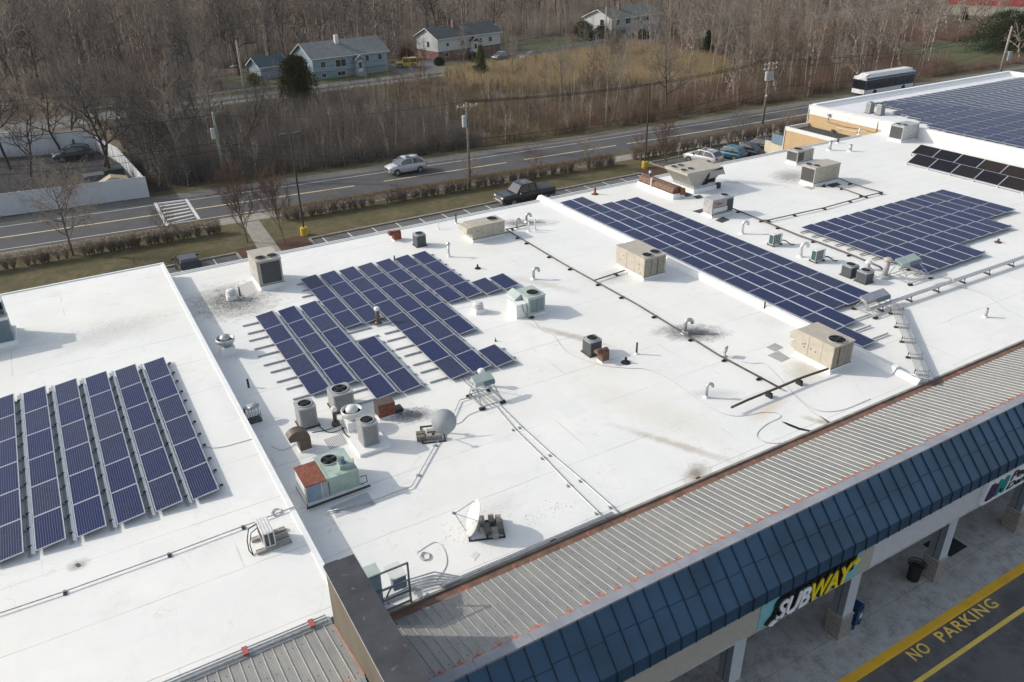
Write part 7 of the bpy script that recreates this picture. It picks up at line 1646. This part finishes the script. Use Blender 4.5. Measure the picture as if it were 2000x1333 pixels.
# hedges: clipped, bare stems below and a reddish twig crest
def hedge(label, pts, h, wd, n, seed, group='clipped bare hedges along the sidewalk'):
    g_ = np.random.default_rng(seed); o0 = np.array([pts[0][0], pts[0][1]]); P = np.array(pts, float); L_ = np.linalg.norm(P[1:]-P[:-1], axis=1); cum = np.concatenate([[0], np.cumsum(L_)])
    def pos(s): return np.interp(s, cum, P[:,0]), np.interp(s, cum, P[:,1])
    t = thing('hedge', label, 'hedge', (pts[0][0], pts[0][1], 0), 0, group)
    ns = int(cum[-1]/.26); bs = np.sort(g_.uniform(0, cum[-1], ns)); s = np.repeat(bs, 26); k = len(s)
    bx_, by_ = pos(s); by_ = by_+np.repeat(g_.normal(0, wd*.12, ns), 26); ex = bx_+g_.normal(0, .30, k); ey = by_+g_.normal(0, wd*.33, k); ez = h*g_.uniform(.55, 1.0, k)
    sg = [(Vector((bx_[i]-o0[0], by_[i]-o0[1], 0)), Vector((ex[i]-o0[0], ey[i]-o0[1], ez[i])), .022, .008, 1) for i in range(k)]
    V, F = seg_mesh(sg, 3, True, 1.0); wire(V, F, 'stems', B_HEDGE, t)
    s = g_.uniform(0, cum[-1], n); cx_, cy_ = pos(s); z = h*np.clip(g_.beta(2.0, 1.2, n), .05, 1); cy_ = cy_+g_.uniform(-wd/2, wd/2, n)
    d = g_.normal(0, 1, (n,3)); d[:,2] = np.abs(d[:,2])*.9+.3; d /= np.linalg.norm(d, axis=1)[:,None]; ln = g_.uniform(.10,.26,n)
    P0 = np.stack([cx_-o0[0], cy_-o0[1], z], 1); P1 = P0+d*ln[:,None]
    sg = list(zip(map(Vector, P0.tolist()), map(Vector, P1.tolist()), [.011]*n, [.004]*n))
    V, F = seg_mesh(sg, 3, True, 1.0); wire(V, F, 'twig_crest', B_HTOP if h > 1.2 else B_HEDGE, t); return t
hedge('long bare hedge left of the concrete path', [(-14,76.9),(4,76.4),(12.2,75.9)], 1.4, .85, 24000, 21)
hedge('bare hedge with reddish crest between the path and the right light pole', [(17.6,76.2),(37,75.2),(57,74.4)], 1.35, .85, 38000, 22)
hedge('bare hedge with reddish crest behind the parked cars and parking signs', [(60,74.8),(78,74.6),(100,74.6)], 1.5, .9, 34000, 23)
# conifers
def needles(V0, n, seed, rad, zf, size): pass
def conifer(label, x, y, H, Rb, n, m, seed, name='evergreen_tree', shape='cone', group=None):
    g_ = np.random.default_rng(seed); t = thing(name, label, 'tree', (x, y, 0), 0, group)
    b = MB(); b.tube([(0,0,-.1),(0,0,H*.9)], H*.022, 8, r2=.03); b.build('trunk', B_DARK, t)
    kb = int(n/60); th = g_.random(kb)*2*np.pi; zf = g_.uniform(.08, .98, kb)**.9
    prof = (1-zf)**.8 if shape == 'cone' else np.sqrt(np.clip(1-(2*zf-.9)**2/1.3, .02, 1))
    rr_ = Rb*prof*g_.uniform(.55, 1.08, kb); P = []
    for i in range(kb):
        k = 60; f = g_.random(k)**.6; c = np.stack([np.cos(th[i])*rr_[i]*f, np.sin(th[i])*rr_[i]*f, H*zf[i]-f*rr_[i]*.18+np.zeros(k)], 1)+g_.normal(0, .13+.05*Rb/3, (k,3)); P.append(c)
    P = np.concatenate(P); k = len(P); d = g_.normal(0, 1, (k,3)); e = g_.normal(0, 1, (k,3)); d /= np.linalg.norm(d, axis=1)[:,None]; e /= np.linalg.norm(e, axis=1)[:,None]
    s_ = g_.uniform(.07, .17, k)[:,None]*(1 if H < 12 else 1.5); V = np.stack([P-d*s_, P+d*s_, P+e*s_*1.2], 1).reshape(-1,3); F = np.arange(k*3).reshape(-1,3)
    wire(V, F, 'crown', m, t); return t
F_OLIVE = barkmat('olive_foliage', (.030,.030,.012), (.085,.070,.022)); F_DGREEN = barkmat('dark_green_foliage', (.014,.024,.012), (.045,.06,.025)); F_YG = barkmat('yellow_green_foliage', (.07,.075,.02), (.13,.125,.045))
p = gp(588, 218); conifer('large dark olive evergreen in front of the blue house', p.x, p.y, hgt(p, 580, 108), 3.3, 30000, F_OLIVE, 1, shape='round')
p = gp(940, 162); conifer('yellow green conifer before the white house with the brick base', p.x, p.y, hgt(p, 945, 90), 1.9, 14000, F_YG, 2)
for i, (px, py, tx, ty, Rb, lb) in enumerate(((1955,100,1950,18,9,'largest dark evergreen above the east store parapet'),(1990,98,1992,30,7,'dark evergreen at the right photo edge'),(1775,25,1772,2,3,'small dark evergreen left of the red house'),(1880,38,1878,16,1.6,'narrow evergreen against the red house stone base'),
                                             (1312,78,1310,22,3.2,'olive green conifer right of the colonial house'),(1140,80,1136,42,3.2,'dark shrubby evergreen left of the colonial house'),(1175,84,1175,50,2.6,'dark evergreen shrub below the colonial house gable'),(1380,118,1380,60,2.2,'ivy green conifer among the pale trunks at centre right'))):
    p = gp(px, py); conifer(lb, p.x, p.y, max(2.5, hgt(p, tx, ty)), Rb, 20000 if Rb > 5 else 9000, F_DGREEN if i not in (4,) else F_OLIVE, 10+i, shape='round' if i in (0,1,5,6) else 'cone')
for i, (px, py, r, c_, lb) in enumerate(((736,130,2.2,F_DGREEN,'dark shrub by the blue house porch'),(692,130,1.5,F_DGREEN,'dark round shrub before the blue house'),(795,116,2.0,barkmat('red_shrub_foliage', (.10,.03,.02), (.18,.07,.05)),'rusty red shrub beside the white house gable'),
                                          (925,120,1.4,F_DGREEN,'dark shrub before the white house door'),(858,128,1.2,F_DGREEN,'dark clipped shrub below the white house brick'),(1255,76,1.8,F_DGREEN,'dark shrub before the colonial house'),(500,165,1.6,F_YG,'ochre shrub left of the olive evergreen'))):
    p = gp(px, py); conifer(lb, p.x, p.y, r*1.15, r, 4000, c_, 40+i, name='shrub', shape='round')
# ------------------------------------------------------------------ air between here and the far woods
hz = MB(); hz.box(-700,-170,-1.2,900,1000,60); ho = hz.build('haze', bpy.data.materials.new('haze_air')); ho['kind'] = 'stuff'; ho['label'] = 'thin haze in the air'; ho['category'] = 'haze'
hm = ho.data.materials[0]; hm.use_nodes = True; t = hm.node_tree; t.nodes.clear(); ou = t.nodes.new('ShaderNodeOutputMaterial'); pv = t.nodes.new('ShaderNodeVolumePrincipled')
pv.inputs['Color'].default_value = (.80,.84,.90,1); pv.inputs['Density'].default_value = .00009; pv.inputs['Anisotropy'].default_value = .2; t.links.new(pv.outputs[0], ou.inputs['Volume'])
